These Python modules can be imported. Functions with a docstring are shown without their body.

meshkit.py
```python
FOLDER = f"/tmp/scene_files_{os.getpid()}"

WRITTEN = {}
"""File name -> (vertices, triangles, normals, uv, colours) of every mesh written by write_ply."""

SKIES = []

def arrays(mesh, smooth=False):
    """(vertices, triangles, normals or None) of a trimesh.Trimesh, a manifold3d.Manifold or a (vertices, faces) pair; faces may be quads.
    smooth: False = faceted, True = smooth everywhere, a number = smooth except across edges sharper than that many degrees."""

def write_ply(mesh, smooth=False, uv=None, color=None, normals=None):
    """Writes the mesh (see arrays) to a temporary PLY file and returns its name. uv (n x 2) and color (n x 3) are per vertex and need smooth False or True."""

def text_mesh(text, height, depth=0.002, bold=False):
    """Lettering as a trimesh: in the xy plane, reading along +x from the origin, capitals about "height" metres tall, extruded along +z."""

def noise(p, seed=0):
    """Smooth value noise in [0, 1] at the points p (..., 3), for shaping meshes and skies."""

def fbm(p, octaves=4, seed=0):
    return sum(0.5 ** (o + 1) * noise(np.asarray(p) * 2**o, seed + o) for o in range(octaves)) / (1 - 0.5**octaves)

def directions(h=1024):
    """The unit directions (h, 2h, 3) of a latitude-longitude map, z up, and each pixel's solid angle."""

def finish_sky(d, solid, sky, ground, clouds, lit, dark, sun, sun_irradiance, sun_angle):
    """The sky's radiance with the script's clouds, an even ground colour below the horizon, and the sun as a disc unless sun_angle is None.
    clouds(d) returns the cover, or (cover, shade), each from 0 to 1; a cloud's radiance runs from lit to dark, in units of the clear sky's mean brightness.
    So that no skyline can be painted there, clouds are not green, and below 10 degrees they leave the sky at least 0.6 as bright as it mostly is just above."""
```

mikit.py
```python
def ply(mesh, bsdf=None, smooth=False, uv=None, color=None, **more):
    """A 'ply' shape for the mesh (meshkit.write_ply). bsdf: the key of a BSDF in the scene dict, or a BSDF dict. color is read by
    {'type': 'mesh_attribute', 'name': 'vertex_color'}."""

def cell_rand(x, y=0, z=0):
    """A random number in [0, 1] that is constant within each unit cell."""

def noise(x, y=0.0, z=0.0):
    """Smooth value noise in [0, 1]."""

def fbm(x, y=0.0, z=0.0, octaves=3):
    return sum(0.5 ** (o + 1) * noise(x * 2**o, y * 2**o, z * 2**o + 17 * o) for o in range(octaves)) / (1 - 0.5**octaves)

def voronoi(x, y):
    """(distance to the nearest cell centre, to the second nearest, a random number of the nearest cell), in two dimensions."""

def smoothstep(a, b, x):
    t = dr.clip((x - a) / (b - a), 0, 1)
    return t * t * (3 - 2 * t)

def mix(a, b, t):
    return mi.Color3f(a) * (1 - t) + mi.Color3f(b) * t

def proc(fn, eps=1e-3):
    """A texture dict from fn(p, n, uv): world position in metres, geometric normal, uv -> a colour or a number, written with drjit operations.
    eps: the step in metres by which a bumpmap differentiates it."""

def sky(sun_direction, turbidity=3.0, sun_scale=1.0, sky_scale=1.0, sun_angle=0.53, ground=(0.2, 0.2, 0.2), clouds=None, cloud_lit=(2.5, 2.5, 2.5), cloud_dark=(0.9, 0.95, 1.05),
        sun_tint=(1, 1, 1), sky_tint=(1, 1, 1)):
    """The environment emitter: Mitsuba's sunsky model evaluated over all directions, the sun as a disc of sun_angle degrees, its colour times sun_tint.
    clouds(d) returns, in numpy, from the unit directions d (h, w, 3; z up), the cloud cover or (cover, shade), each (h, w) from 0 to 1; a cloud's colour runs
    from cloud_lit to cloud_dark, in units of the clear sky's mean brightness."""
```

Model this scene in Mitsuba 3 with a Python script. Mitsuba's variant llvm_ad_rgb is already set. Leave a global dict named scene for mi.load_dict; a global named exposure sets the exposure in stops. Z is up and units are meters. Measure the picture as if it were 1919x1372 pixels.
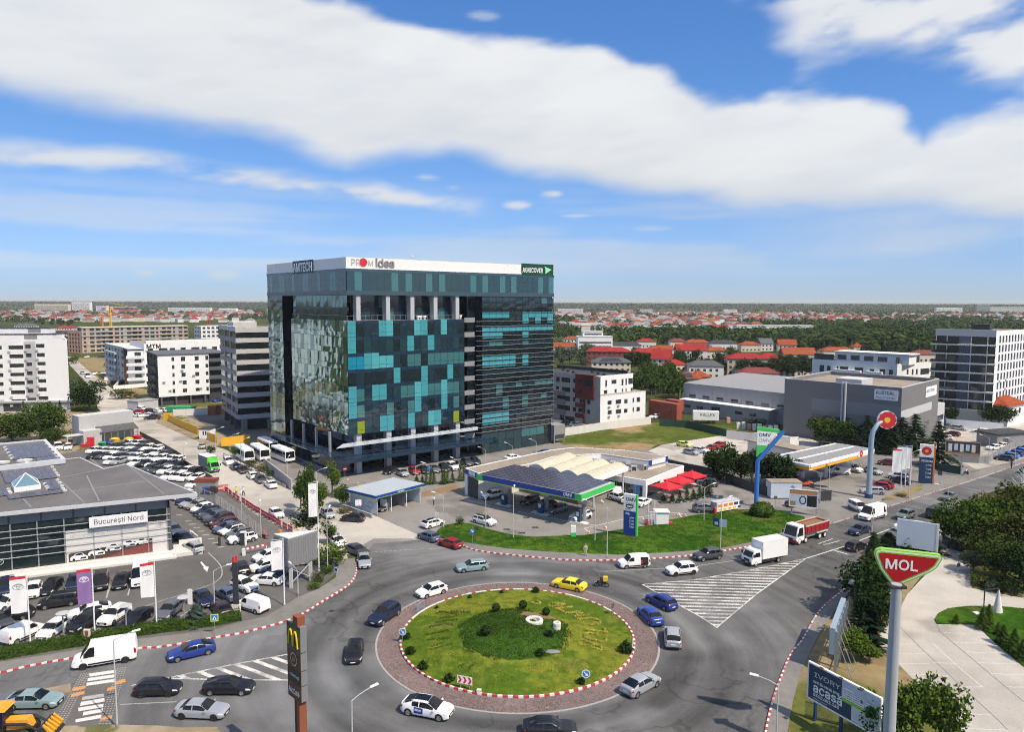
import math,random
import numpy as np
import trimesh,manifold3d,shapely
from shapely.geometry import Polygon,LineString
import mitsuba as mi,drjit as dr
import mikit,meshkit
from mikit import proc,noise,fbm,voronoi,cell_rand,smoothstep,mix
NA=np.array
cos=math.cos
sin=math.sin
atan2=math.atan2
degrees=math.degrees
sqrt=math.sqrt
mfbm=meshkit.fbm
arange=np.arange
linspace=np.linspace
cstack=np.column_stack
norm=np.linalg.norm
hypot=np.hypot
vstack=np.vstack
stack=np.stack
npclip=np.clip
enum=enumerate
RNG=random.Random(7)
NR=np.random.default_rng(7)
T4=mi.ScalarTransform4f
PI=math.pi
scene,labels={},{}
exposure=1.78
CAM_H,PITCH,ROLL=38.0,math.atan((686-566)/1372),math.radians(.17)
_f=NA([0,cos(PITCH),-sin(PITCH)])
_r=NA([cos(ROLL),0,0])+sin(ROLL)*np.cross([1.0,0,0],_f)
_u=np.cross(_r,_f)
scene['camera']={'type':'perspective','fov':69.95,'fov_axis':'x','near_clip':.5,'far_clip':40000.0,'to_world':T4().look_at(origin=[0,0,CAM_H],target=[float(v)for v in NA([0,0,CAM_H])+_f],up=[float(v)for v in _u])}
UP_EDGE=NA([(-48.21,29.38),(-24.78,22.12),(-12.68,22.03),(-8.84,20.48),(-5.28,19.37),(-2.47,18.53),(5.59,17.64),(11.54,16.34),(14.66,14.63),(20.22,13.77),(24.40,13.22),(27.39,12.27),(28.72,10.79),(29.76,11.55),(31.68,12.11),(34.21,12.07),(43.51,11.01),(54.21,5.75)])
LO_EDGE=NA([(-49.56,11.38),(-34.28,12.35),(-31.44,12.21),(-25.18,11.81),(-20.00,11.30),(-15.96,10.64),(-12.52,9.75),(-8.15,10.51),(-4.52,10.79),(-.43,9.66),(5.71,8.46),(11.75,7.18),(17.54,6.25),(24.70,5.79),(31.13,5.27),(34.60,4.75),(43.99,3.55),(54.47,2.20)])
ST_MID=NA([(-48.11,7.08),(-34.44,9.04),(-28.50,9.64),(-24.60,9.41),(-20.78,8.95),(-14.48,8.45),(-9.78,8.14),(-6.16,7.36),(-2.48,7.40),(1.63,7.34)])
TR_EDGE=NA([(11.34,25.03),(14.11,20.68),(17.14,19.10),(19.01,17.42),(20.84,16.13),(24.28,16.09),(27.55,15.55),(30.66,14.80),(34.15,13.26),(43.57,10.17),(54.16,6.46)])
def clouds(d):
 d=np.asarray(d,float)
 az=np.degrees(np.arctan2(d[...,0],d[...,1]))
 el=np.degrees(np.arcsin(npclip(d[...,2],0,1)))
 ss=lambda a,b,x:(lambda t:t*t*(3-2*t))(npclip((x-a)/(b-a),0,1))
 q=stack([az*.075+el*.03,el*.21-az*.03,az*0+3],-1)
 n1=mfbm(q,6,1)-.5
 n2=mfbm(q*[1.0,1.0,1]*3.1+9,5,5)-.5
 n3=mfbm(q*[2.6,4.2,1]+40,6,11)-.5
 fr=ss(75,48,np.abs(az))
 up=np.interp(az,UP_EDGE[:,0],UP_EDGE[:,1])+n1*3.2+n2*2.6
 lo=np.interp(az,LO_EDGE[:,0],LO_EDGE[:,1])+n1*2.2+n2*1.6
 band=ss(-.5,1.9,el-lo)*ss(-.4,1.1,up-el)
 body=npclip(.95+n3*.16+n2*.10+.04*ss(0,5,el-lo),.72,1)
 cov=band*body
 sm=np.interp(az,ST_MID[:,0],ST_MID[:,1])
 dd=np.abs(el-sm+n2*1.6)
 st=ss(1.25,.05,dd)*ss(-.30,.16,n2+n3*.9+.06)*ss(-.5,-6,az)*ss(-47,-36,az)
 tr=ss(0,3.2,el-np.interp(az,TR_EDGE[:,0],TR_EDGE[:,1])+n1*6+n2*2.6)*ss(7,19,az+n2*8)*ss(-.25,.22,n2+n3+.18)
 puffs=0
 for a,e,w,h,k in[(-26.47,1.92,1.17,.38,.55),(-21.17,1.90,1.42,.38,.55),(-30.06,1.99,.92,.29,.25),(.40,7.34,1.08,.29,.80),(3.35,8.24,1.08,.33,.85),(4.71,6.61,2.29,.21,.60),(-2.27,20.54,1.25,.33,.35),(-8.78,8.05,1.67,.38,.80),(-6.76,9.39,1.42,.33,.50),(-4.53,8.64,.92,.29,.35),(10.79,5.58,2.08,.25,.35),(-14.60,2.39,2.50,.29,.15)]:
  puffs=np.maximum(puffs,k*ss(1.15,.15,np.sqrt(((az-a)/w)**2+((el-e)/h)**2)+n2*2.2))
 low=.42*ss(.10,.35,mfbm(stack([az*.035,el*.55,az*0+8],-1),5,21)-.27+n2*.25)*ss(1.5,3,el)*ss(9.5,6,el)
 rightveil=.5*ss(14,30,az)*ss(2.2,4.0,el)*ss(8,5.5,el)*ss(-.15,.3,n1+n3*.5+.1)
 veil=.62*np.exp(-npclip(el,0,90)/4.2)
 front=np.maximum.reduce([cov,st*.92,tr*.95,puffs,low,rightveil])
 front=1-(1-front)*(1-veil)
 w3=d/np.maximum(d[...,2:3],.06)
 gen=ss(.48,.66,mfbm(stack([w3[...,0]*.55,w3[...,1]*.8,w3[...,0]*0],-1),6,31))*.7
 cover=front*fr+(1-(1-gen)*(1-veil))*(1-fr)
 shade=npclip(.16-(n1*.35+n3*.22)+.30*ss(3.2,0,el-lo)*ss(-6,12,az)+.16*ss(6,0,el-lo),0,.7)
 shade=np.maximum(shade,.75*ss(5,0,el))
 return cover,shade
SUN=NA([.47,-.44,.765]);SUN/=norm(SUN)
scene['sky']=mikit.sky(SUN.tolist(),turbidity=2.6,clouds=clouds,cloud_lit=(2.8,2.86,2.92),cloud_dark=(1.7,1.85,2.05),sky_tint=(.60,.90,1.24),sky_scale=1.03,sun_tint=(.97,1.0,1.03),ground=(.13,.14,.13))
def M(name,rgb,rough=.6,metal=.0,spec=.5,coat=.0,two=False,**kw):
 b={'type':'principled','base_color':rgb if isinstance(rgb,dict)else{'type':'rgb','value':list(rgb)},'roughness':rough,'metallic':metal,'specular':spec}
 if coat:b['clearcoat'],b['clearcoat_gloss']=coat,.93
 b.update(kw)
 scene['mat_'+name]={'type':'twosided','material':b}if two else b
 return name
def diffuse(name,tex):
 scene['mat_'+name]={'type':'twosided','material':{'type':'diffuse','reflectance':tex if isinstance(tex,dict)else{'type':'rgb','value':list(tex)}}}
 return name
for n,c in dict(white=(.80,.80,.80),white_b=(.70,.72,.74),silver=(.42,.45,.48),grey=(.16,.17,.19),dark_grey=(.055,.058,.065),black=(.010,.010,.012),navy=(.012,.018,.05),blue=(.012,.035,.22),blue_b=(.02,.06,.30),red=(.30,.012,.018),dark_red=(.09,.01,.014),teal=(.30,.42,.44),yellow=(.80,.62,.02),orange=(.62,.11,.03),green=(.10,.55,.06),brown=(.035,.020,.018),beige=(.40,.38,.34),slate=(.11,.15,.23),lime=(.65,.72,.16),sky=(.06,.22,.55),olive=(.12,.15,.14),turq=(.02,.32,.28)).items():
 M('paint_'+n,c,.35,.35 if n in('silver','grey','slate','teal','beige')else .0,.5,coat=.9,two=True)
M('car_glass',(.008,.010,.012),.05,0,.45,two=True)
M('tyre',(.018,.018,.019),.8,two=True)
M('rim',(.45,.46,.48),.3,.8,two=True)
M('rim_dark',(.05,.05,.055),.35,.6,two=True)
M('trim',(.02,.02,.022),.55,two=True)
M('lamp_clear',(.75,.78,.80),.12,.3,two=True)
M('lamp_red',(.35,.015,.015),.15,two=True)
M('plate',(.75,.76,.78),.5,two=True)
M('chrome',(.6,.6,.6),.15,1.0,two=True)
for n,c,r in(('white',(.76,.765,.77),.7),('off_white',(.62,.61,.58),.75),('light_grey',(.44,.45,.46),.7),('mid_grey',(.23,.235,.245),.7),('dark_grey',(.085,.09,.10),.65),('charcoal',(.035,.037,.042),.6),('brick_red',(.26,.07,.045),.8),('wine',(.16,.025,.030),.7),('cream',(.62,.55,.44),.8),('tan',(.46,.39,.30),.8),('salmon',(.50,.30,.22),.8),('ochre',(.56,.36,.12),.8),('blue_print',(.010,.045,.26),.5),('sky_print',(.04,.20,.50),.5),('red_print',(.55,.025,.04),.5),('yellow_print',(.78,.50,.02),.55),('green_print',(.05,.50,.10),.5),('black_print',(.012,.012,.014),.5),('orange_print',(.72,.20,.02),.5),('navy_print',(.015,.05,.12),.5),('purple',(.24,.14,.34),.75),('marking',(.60,.60,.58),.8),('marking_old',(.38,.37,.36),.85),('marking_orange',(.55,.25,.08),.85),('kerb_red',(.42,.055,.065),.75),('kerb_white',(.66,.64,.62),.75),('kerb_grey',(.34,.33,.32),.85),('barrier_red',(.55,.05,.07),.6),('barrier_white',(.72,.62,.62),.6),('corten',(.24,.075,.035),.75),('sign_grey',(.20,.205,.215),.6),('container',(.30,.07,.045),.6),('skin',(.45,.29,.21),.6),('cloth_dark',(.03,.032,.045),.85),('cloth_yellow',(.72,.66,.05),.85),('soil',(.20,.13,.075),.95),('bark',(.11,.085,.065),.9),('bin_green',(.02,.28,.13),.5),('cobble_white',(.66,.63,.60),.8),('wood',(.30,.20,.11),.8),('pale_blue',(.50,.58,.66),.5),('mol_red',(.48,.012,.022),.35),('mol_green',(.26,.56,.06),.4),('mol_white',(.74,.80,.74),.4),('omv_blue',(.03,.17,.55),.4),('yellow_wall',(.72,.40,.02),.6),('jcb',(.72,.34,.02),.4),('gutter',(.50,.52,.55),.5),('dark_timber',(.06,.04,.03),.7),('mud_red',(.20,.05,.045),.7)):
 M(n,c,r,two=True)
M('steel',(.42,.44,.46),.45,.6,two=True)
M('steel_blue',(.30,.40,.50),.5,.2,two=True)
M('steel_dark',(.07,.075,.085),.5,.4,two=True)
M('glass_dark',(.014,.018,.022),.05,0,.9,two=True)
M('glass_win',(.030,.038,.046),.06,0,.8,two=True)
M('glass_blue',(.10,.20,.26),.06,0,.9,two=True)
M('glass_show',(.012,.022,.026),.05,0,.6,two=True)
M('solar_cell',(.040,.040,.066),.25,0,.5,two=True)
M('solar_cell_b',(.052,.050,.080),.25,0,.5,two=True)
M('solar_frame',(.20,.20,.22),.5,.3,two=True)
M('curtain_a',(.010,.030,.050),.03,.12,1.0,two=True)
M('curtain_b',(.014,.046,.060),.03,.12,1.0,two=True)
M('curtain_c',(.008,.018,.028),.03,.12,1.0,two=True)
M('curtain_d',(.045,.15,.17),.05,.1,.9,two=True)
M('curtain_mirror',(.31,.44,.45),.02,.9,.5,two=True)
M('curtain_mirror_b',(.14,.24,.28),.02,.9,.5,two=True)
M('spandrel',(.012,.032,.062),.12,0,.6,two=True)
M('spandrel_top',(.040,.075,.105),.2,0,.6,two=True)
M('panel_teal',(.050,.27,.32),.18,0,.5,two=True)
M('panel_teal_b',(.070,.33,.37),.18,0,.5,two=True)
M('panel_cyan',(.008,.20,.32),.18,0,.5,two=True)
M('panel_lime',(.20,.26,.015),.3,0,.5,two=True)
M('mullion',(.012,.02,.03),.4,.3,two=True)
M('column_stone',(.42,.43,.46),.6,two=True)
M('parapet_white',(.78,.77,.76),.5,two=True)
M('canopy_glass',(.42,.47,.51),.25,0,.5,two=True)
def asphalt_fn(p,n,uv):
 big=fbm(p.x*.05,p.y*.05,0,4)
 mid=fbm(p.x*.45+7,p.y*.45,3,3)
 fine=noise(p.x*9,p.y*9,1)
 r=dr.sqrt(dr.square(p.x-RBX)+dr.square(p.y-RBY))
 ang=fbm(p.x*.11,p.y*.11,9,3)
 lane=smoothstep(2.4,.2,dr.abs(r-18.2+(ang-.5)*3))*.36+smoothstep(2.2,.2,dr.abs(r-22.8+(ang-.5)*4))*.30
 sw=fbm(r*1.1,dr.atan2(p.y-RBY,p.x-RBX)*2.2,4,4)
 dust=smoothstep(.50,.72,fbm(p.x*.10+60,p.y*.10,12,4))*.42
 patch=smoothstep(.55,.6,noise(p.x*.07+40,p.y*.04+3,2))*.12
 crack=smoothstep(.035,.0,dr.abs(fbm(p.x*.22+5,p.y*.22,6,4)-.5))*.25*smoothstep(.5,.62,noise(p.x*.06,p.y*.06,30))
 v=.155*(1+(big-.5)*.6+(mid-.5)*.30+(fine-.5)*.16+(sw-.5)*.55+dust)*(1-lane)*(1-patch)*(1-crack)
 return mix((.99,.995,1.0),(.93,.975,1.04),big)*v
def pale_fn(p,n,uv):
 big=fbm(p.x*.045+11,p.y*.045,0,4)
 mid=fbm(p.x*.35+2,p.y*.35,3,4)
 fine=noise(p.x*8,p.y*8,1)
 stain=smoothstep(.60,.72,fbm(p.x*.12+31,p.y*.12,5,4))*.28
 v=.50*(1+(big-.5)*.55+(mid-.5)*.30+(fine-.5)*.12)*(1-stain)
 return mi.Color3f(1.0,.945,.86)*v
def lot_fn(p,n,uv):
 big=fbm(p.x*.06+3,p.y*.06,0,4)
 mid=fbm(p.x*.5+2,p.y*.5,3,3)
 v=.15*(1+(big-.5)*.5+(mid-.5)*.28+(noise(p.x*9,p.y*9,1)-.5)*.14)
 return mi.Color3f(1.0,.985,.97)*v
def forecourt_fn(p,n,uv):
 big=fbm(p.x*.07+23,p.y*.07,0,4)
 mid=fbm(p.x*.4+9,p.y*.4,3,4)
 stain=smoothstep(.58,.72,fbm(p.x*.16+51,p.y*.16,5,4))*.30
 v=.25*(1+(big-.5)*.5+(mid-.5)*.30+(noise(p.x*9,p.y*9,1)-.5)*.12)*(1-stain)
 return mi.Color3f(1.0,.965,.92)*v
def walk_fn(p,n,uv):
 big=fbm(p.x*.15+3,p.y*.15,0,4)
 jx=dr.abs(p.x*.8+p.y*.6-dr.floor(p.x*.8+p.y*.6)-.5)
 jy=dr.abs(p.y*.8-p.x*.6-dr.floor(p.y*.8-p.x*.6)-.5)
 v=.235*(1+(big-.5)*.45+(fbm(p.x*2,p.y*2,4,3)-.5)*.25)*(1-.08*smoothstep(.47,.5,dr.maximum(jx,jy)))
 return mi.Color3f(1.0,.965,.92)*v
def cobble_fn(p,n,uv):
 r=dr.sqrt(dr.square(p.x-RBX)+dr.square(p.y-RBY))
 a=dr.atan2(p.y-RBY,p.x-RBX)
 d1,d2,k=voronoi(a*62,r*4.4)
 joint=smoothstep(.02,.16,d2-d1)
 big=fbm(p.x*.3,p.y*.3,0,3)
 dust=smoothstep(15.9,16.6,r)*.55
 return mix((.26,.24,.23),mix((.13,.088,.086),(.205,.150,.143),k)*(1.1+(big-.5)*.7),joint)*(1-dust)+mi.Color3f(.26,.24,.225)*dust
def lawn_fn(p,n,uv):
 a=fbm(p.x*.16,p.y*.16,0,4)
 b=fbm(p.x*1.3,p.y*1.3,3,4)
 c=noise(p.x*7,p.y*7,5)
 col=mix((.085,.145,.016),(.175,.195,.026),smoothstep(.35,.68,a+(b-.5)*.5))
 col=mix(col,(.21,.19,.05),smoothstep(.62,.8,fbm(p.x*.33+9,p.y*.33,8,4))*.5)
 return col*(.62+.45*b+.32*c)
def mound_fn(p,n,uv):
 a=fbm(p.x*.5,p.y*.5,0,4)
 b=fbm(p.x*2.2,p.y*2.2,3,3)
 c=noise(p.x*8,p.y*8,5)
 dx,dy=p.x-MDX,p.y-MDY
 bare=smoothstep(3.1,1.5,dr.sqrt(dr.square(dx*.75+dy*.35)+dr.square(dy*1.7-dx*.25))+(a-.5)*2.4)
 col=mix((.030,.082,.012),(.060,.125,.018),a)
 return mix(col*(.5+.75*b+.3*c),mi.Color3f(.26,.18,.09)*(.7+.6*b),bare)
def field_fn(p,n,uv):
 a=fbm(p.x*.07,p.y*.07,0,4)
 b=fbm(p.x*.7,p.y*.7,3,4)
 col=mix((.075,.115,.022),(.125,.14,.035),a)
 col=mix(col,(.32,.235,.13),smoothstep(.50,.66,fbm(p.x*.06+4,p.y*.06+9,8,4)))
 return col*(.6+.8*b)
def dry_fn(p,n,uv):
 a=fbm(p.x*.09+3,p.y*.09,0,4)
 b=fbm(p.x*.9,p.y*.9,3,4)
 return mix((.29,.225,.125),(.115,.13,.035),smoothstep(.42,.68,a+(b-.5)*.35))*(.65+.7*b)
def dirt_fn(p,n,uv):
 a=fbm(p.x*.11+3,p.y*.11,0,4)
 b=fbm(p.x*.8,p.y*.8,3,4)
 col=mix((.36,.31,.235),(.27,.215,.13),a)
 return mix(col,(.09,.11,.03),smoothstep(.58,.70,fbm(p.x*.3+8,p.y*.3,4,4))*.8)*(.7+.6*b)
def far_fn(p,n,uv):
 a=fbm(p.x*.004,p.y*.004,0,4)
 b=fbm(p.x*.03,p.y*.03,3,4)
 col=mix((.045,.070,.020),(.075,.088,.034),a)
 return mix(col,(.20,.165,.105),smoothstep(.60,.72,fbm(p.x*.006+4,p.y*.003,9,4))*.7)*(.6+.8*b)
def leaf(base,tip):
 def fn(p,n,uv):
  return mix(base,tip,noise(p.x*1.1,p.y*1.1,p.z*1.1))*(.72+.56*cell_rand(p.x*4,p.y*4,p.z*4))
 return fn
def roof_fn(p,n,uv):
 v=fbm(p.x*.2,p.y*.2,1,4)
 seam=smoothstep(.48,.5,dr.abs((p.x*.95+p.y*.28)/3.2-dr.floor((p.x*.95+p.y*.28)/3.2)-.5))*.18
 return mi.Color3f(.165,.163,.17)*(.75+.5*v+seam)
def gravel_fn(p,n,uv):
 v=fbm(p.x*.25+5,p.y*.25,1,4)
 return mi.Color3f(.36,.315,.265)*(.72+.4*v+.25*(noise(p.x*5,p.y*5,2)-.5))
def metal_wall_fn(p,n,uv):
 s=p.z*2.2
 return mi.Color3f(.205,.205,.212)*(.93+.10*smoothstep(.05,.5,dr.abs(s-dr.floor(s)-.5))+.1*(fbm(p.x*.3,p.y*.3,p.z*.3,3)-.5))
def tile_fn(p,n,uv):
 w=fbm(p.x*.5,p.y*.5,p.z*.5,3)
 return mix((.25,.058,.032),(.36,.105,.052),w)*(.8+.4*cell_rand(p.x*2.5,p.y*2.5,p.z*3))
def tile_red_fn(p,n,uv):
 w=fbm(p.x*.4,p.y*.4,p.z*.4,3)
 return mix((.27,.028,.030),(.36,.050,.045),w)*(.85+.3*cell_rand(p.x*2.5,p.y*2.5,p.z*3))
RBX,RBY=(.7,80.5)
MDX,MDY=(3.6,83.5)
for n,f in dict(asphalt=asphalt_fn,pale=pale_fn,lot=lot_fn,forecourt=forecourt_fn,walk=walk_fn,cobble=cobble_fn,lawn=lawn_fn,mound=mound_fn,field=field_fn,dry=dry_fn,dirt=dirt_fn,far=far_fn,roof=roof_fn,gravel=gravel_fn,metal_wall=metal_wall_fn,tile=tile_fn,tile_red=tile_red_fn).items():
 diffuse(n,proc(f))
for n,a,b in(('leaf_mid',(.030,.062,.012),(.065,.110,.020)),('leaf_bright',(.055,.105,.014),(.115,.165,.026)),('leaf_dark',(.016,.036,.010),(.034,.062,.018)),('leaf_conifer',(.010,.024,.012),(.022,.045,.024)),('leaf_blue',(.040,.070,.062),(.075,.115,.105)),('leaf_dry',(.085,.085,.025),(.16,.14,.045)),('leaf_silver',(.060,.085,.045),(.10,.13,.075)),('leaf_olive',(.042,.060,.014),(.085,.095,.022)),('hedge_yellow',(.36,.36,.06),(.55,.50,.11))):
 diffuse(n,proc(leaf(a,b)))
_count={}
def numbered(k):
 c=_count.get(k,0);_count[k]=c+1
 return k if c==0 else f'{k}_{c:03d}'
def say(key,label=None,cat=None,group=None,kind=None):
 d={a:b for a,b in(('label',label),('category',cat),('group',group),('kind',kind))if b}
 if d:labels[key]=d
def shape(key,mesh,mat,smooth=False,tw=None,uv=None):
 if isinstance(mesh,MB):mesh=mesh.out()
 s=mesh if isinstance(mesh,dict)else mikit.ply(mesh,'mat_'+mat,smooth=smooth,uv=uv)
 if isinstance(mesh,dict):s={**s,'bsdf':{'type':'ref','id':'mat_'+mat}}
 if tw is not None:s={**s,'to_world':tw}
 scene[key]=s
 return key
def Th(name,label,cat,group=None,kind=None):
 k=numbered(name);say(k,label,cat,group,kind)
 return k
def Pt(parent,name,mesh,mat,smooth=False,tw=None,label=None,kind=None,uv=None):
 k=shape(numbered(parent+'__'+name),mesh,mat,smooth,tw,uv)
 say(k,label,None,None,kind)
 return k
def solo(name,mesh,mat,label,cat,group=None,smooth=False,tw=None,kind=None):
 k=Th(name,label,cat,group,kind)
 return shape(k,mesh,mat,smooth,tw)
def struct(name,mesh,mat,smooth=False,label=None):
 k=numbered(name);say(k,label,None,None,'structure')
 return shape(k,mesh,mat,smooth)
def rotz(a,x=0,y=0,z=0,s=1.0):
 return T4().translate([float(x),float(y),float(z)]).rotate([0,0,1],degrees(a)).scale(s if isinstance(s,(list,tuple))else[s,s,s])
class MB:
 """collects faces of one mesh"""
 def __init__(s):s.v,s.f,s.n=[],[],0
 def add(s,v,f):
  v=np.asarray(v,float).reshape(-1,3);f=np.asarray(f,int)
  if f.shape[1]==4:f=vstack([f[:,[0,1,2]],f[:,[0,2,3]]])
  s.v.append(v);s.f.append(f+s.n);s.n+=len(v);return s
 def mesh(s,m):
  v,f,_=meshkit.arrays(m);return s.add(v,f)
 def quad(s,a,b,c,d):return s.add([a,b,c,d],[[0,1,2,3]])
 def hexa(s,p):
  """8 corners: bottom ring 0-3 counterclockwise, top ring 4-7"""
  return s.add(p,[[3,2,1,0],[4,5,6,7],[0,1,5,4],[1,2,6,5],[2,3,7,6],[3,0,4,7]])
 def box(s,x0,x1,y0,y1,z0,z1):
  return s.hexa([(x0,y0,z0),(x1,y0,z0),(x1,y1,z0),(x0,y1,z0),(x0,y0,z1),(x1,y0,z1),(x1,y1,z1),(x0,y1,z1)])
 def obox(s,F,u0,u1,d0,d1,z0,z1):
  """box in a facade frame: u along the face, d outwards"""
  P=F.p
  return s.hexa([P(u0,z0,d1),P(u1,z0,d1),P(u1,z0,d0),P(u0,z0,d0),P(u0,z1,d1),P(u1,z1,d1),P(u1,z1,d0),P(u0,z1,d0)])
 def tube(s,pts,r,n=8,cap=True):
  pts=np.asarray(pts,float);r=np.broadcast_to(r,(len(pts),))
  t=np.gradient(pts,axis=0);t/=norm(t,axis=1,keepdims=True)+1e-12
  ref=NA([0,0,1.])if abs(t[0][2])<.9 else NA([1.,0,0])
  a=np.cross(t,ref);a/=norm(a,axis=1,keepdims=True)+1e-12;b=np.cross(t,a)
  ang=arange(n)*2*PI/n
  v=(pts[:,None]+r[:,None,None]*(np.cos(ang)[None,:,None]*a[:,None]+np.sin(ang)[None,:,None]*b[:,None])).reshape(-1,3)
  i,j=np.meshgrid(arange(len(pts)-1),arange(n),indexing='ij')
  q=stack([i*n+j,i*n+(j+1)%n,(i+1)*n+(j+1)%n,(i+1)*n+j],-1).reshape(-1,4)
  f=vstack([q[:,[0,1,2]],q[:,[0,2,3]]])
  if cap:
   e=(len(pts)-1)*n
   f=vstack([f,[[0,k+1,k]for k in range(1,n-1)],[[e,e+k,e+k+1]for k in range(1,n-1)]])
  return s.add(v,f)
 def prism(s,poly,z0,z1):
  """poly: 2-D points or shapely polygon, extruded"""
  P=poly if hasattr(poly,'exterior')else Polygon(poly).buffer(0)
  for g in getattr(P,'geoms',[P]):
   m=trimesh.creation.extrude_polygon(g,z1-z0,engine='earcut');m.apply_translation([0,0,z0]);s.mesh(m)
  return s
 def sheet(s,poly,z):
  P=poly if hasattr(poly,'exterior')else Polygon(poly).buffer(0)
  for g in getattr(P,'geoms',[P]):
   v,f=trimesh.creation.triangulate_polygon(g,engine='earcut')
   f=np.asarray(f);a=v[f[:,0]];b=v[f[:,1]];c=v[f[:,2]]
   cr=(b[:,0]-a[:,0])*(c[:,1]-a[:,1])-(b[:,1]-a[:,1])*(c[:,0]-a[:,0])
   f=np.where(cr[:,None]<0,f[:,::-1],f)
   s.add(cstack([v,np.full(len(v),z)]),f)
  return s
 def lathe(s,prof,n=16,c=(0,0,0)):
  prof=np.asarray(prof,float);ang=arange(n)*2*PI/n;m=len(prof)
  v=stack([np.outer(prof[:,0],np.cos(ang)),np.outer(prof[:,0],np.sin(ang)),np.repeat(prof[:,1:2],n,1)],-1).reshape(-1,3)+c
  i,j=np.meshgrid(arange(m-1),arange(n),indexing='ij')
  return s.add(v,stack([i*n+j,i*n+(j+1)%n,(i+1)*n+(j+1)%n,(i+1)*n+j],-1).reshape(-1,4))
 def out(s):
  return vstack(s.v),vstack(s.f)
class Fr:
 """a facade frame: from ground point a towards b; outwards is to the right of a->b when seen from above (towards the viewer when a is left)"""
 def __init__(s,a,b,z=0):
  s.a=NA(a[:2],float);v=NA(b[:2],float)-s.a;s.L=float(hypot(*v));s.u=v/s.L;s.n=NA([s.u[1],-s.u[0]]);s.z=z
 def p(s,u,z,d=.0):
  q=s.a+s.u*u+s.n*d
  return(q[0],q[1],z+s.z)
def text_on(F,txt,u,z,h,d=.02,depth=.04,bold=True,fit=None):
 """raised lettering on a facade frame, reading along u from (u, z)"""
 m=meshkit.text_mesh(txt,h,depth,bold)
 v=NA(m.vertices)
 if fit:v[:,0]*=fit/max(1e-6,v[:,0].max())
 w=stack([F.a[0]+F.u[0]*(u+v[:,0])+F.n[0]*(d+v[:,2]),F.a[1]+F.u[1]*(u+v[:,0])+F.n[1]*(d+v[:,2]),F.z+z+v[:,1]],-1)
 return w,NA(m.faces)
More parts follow.
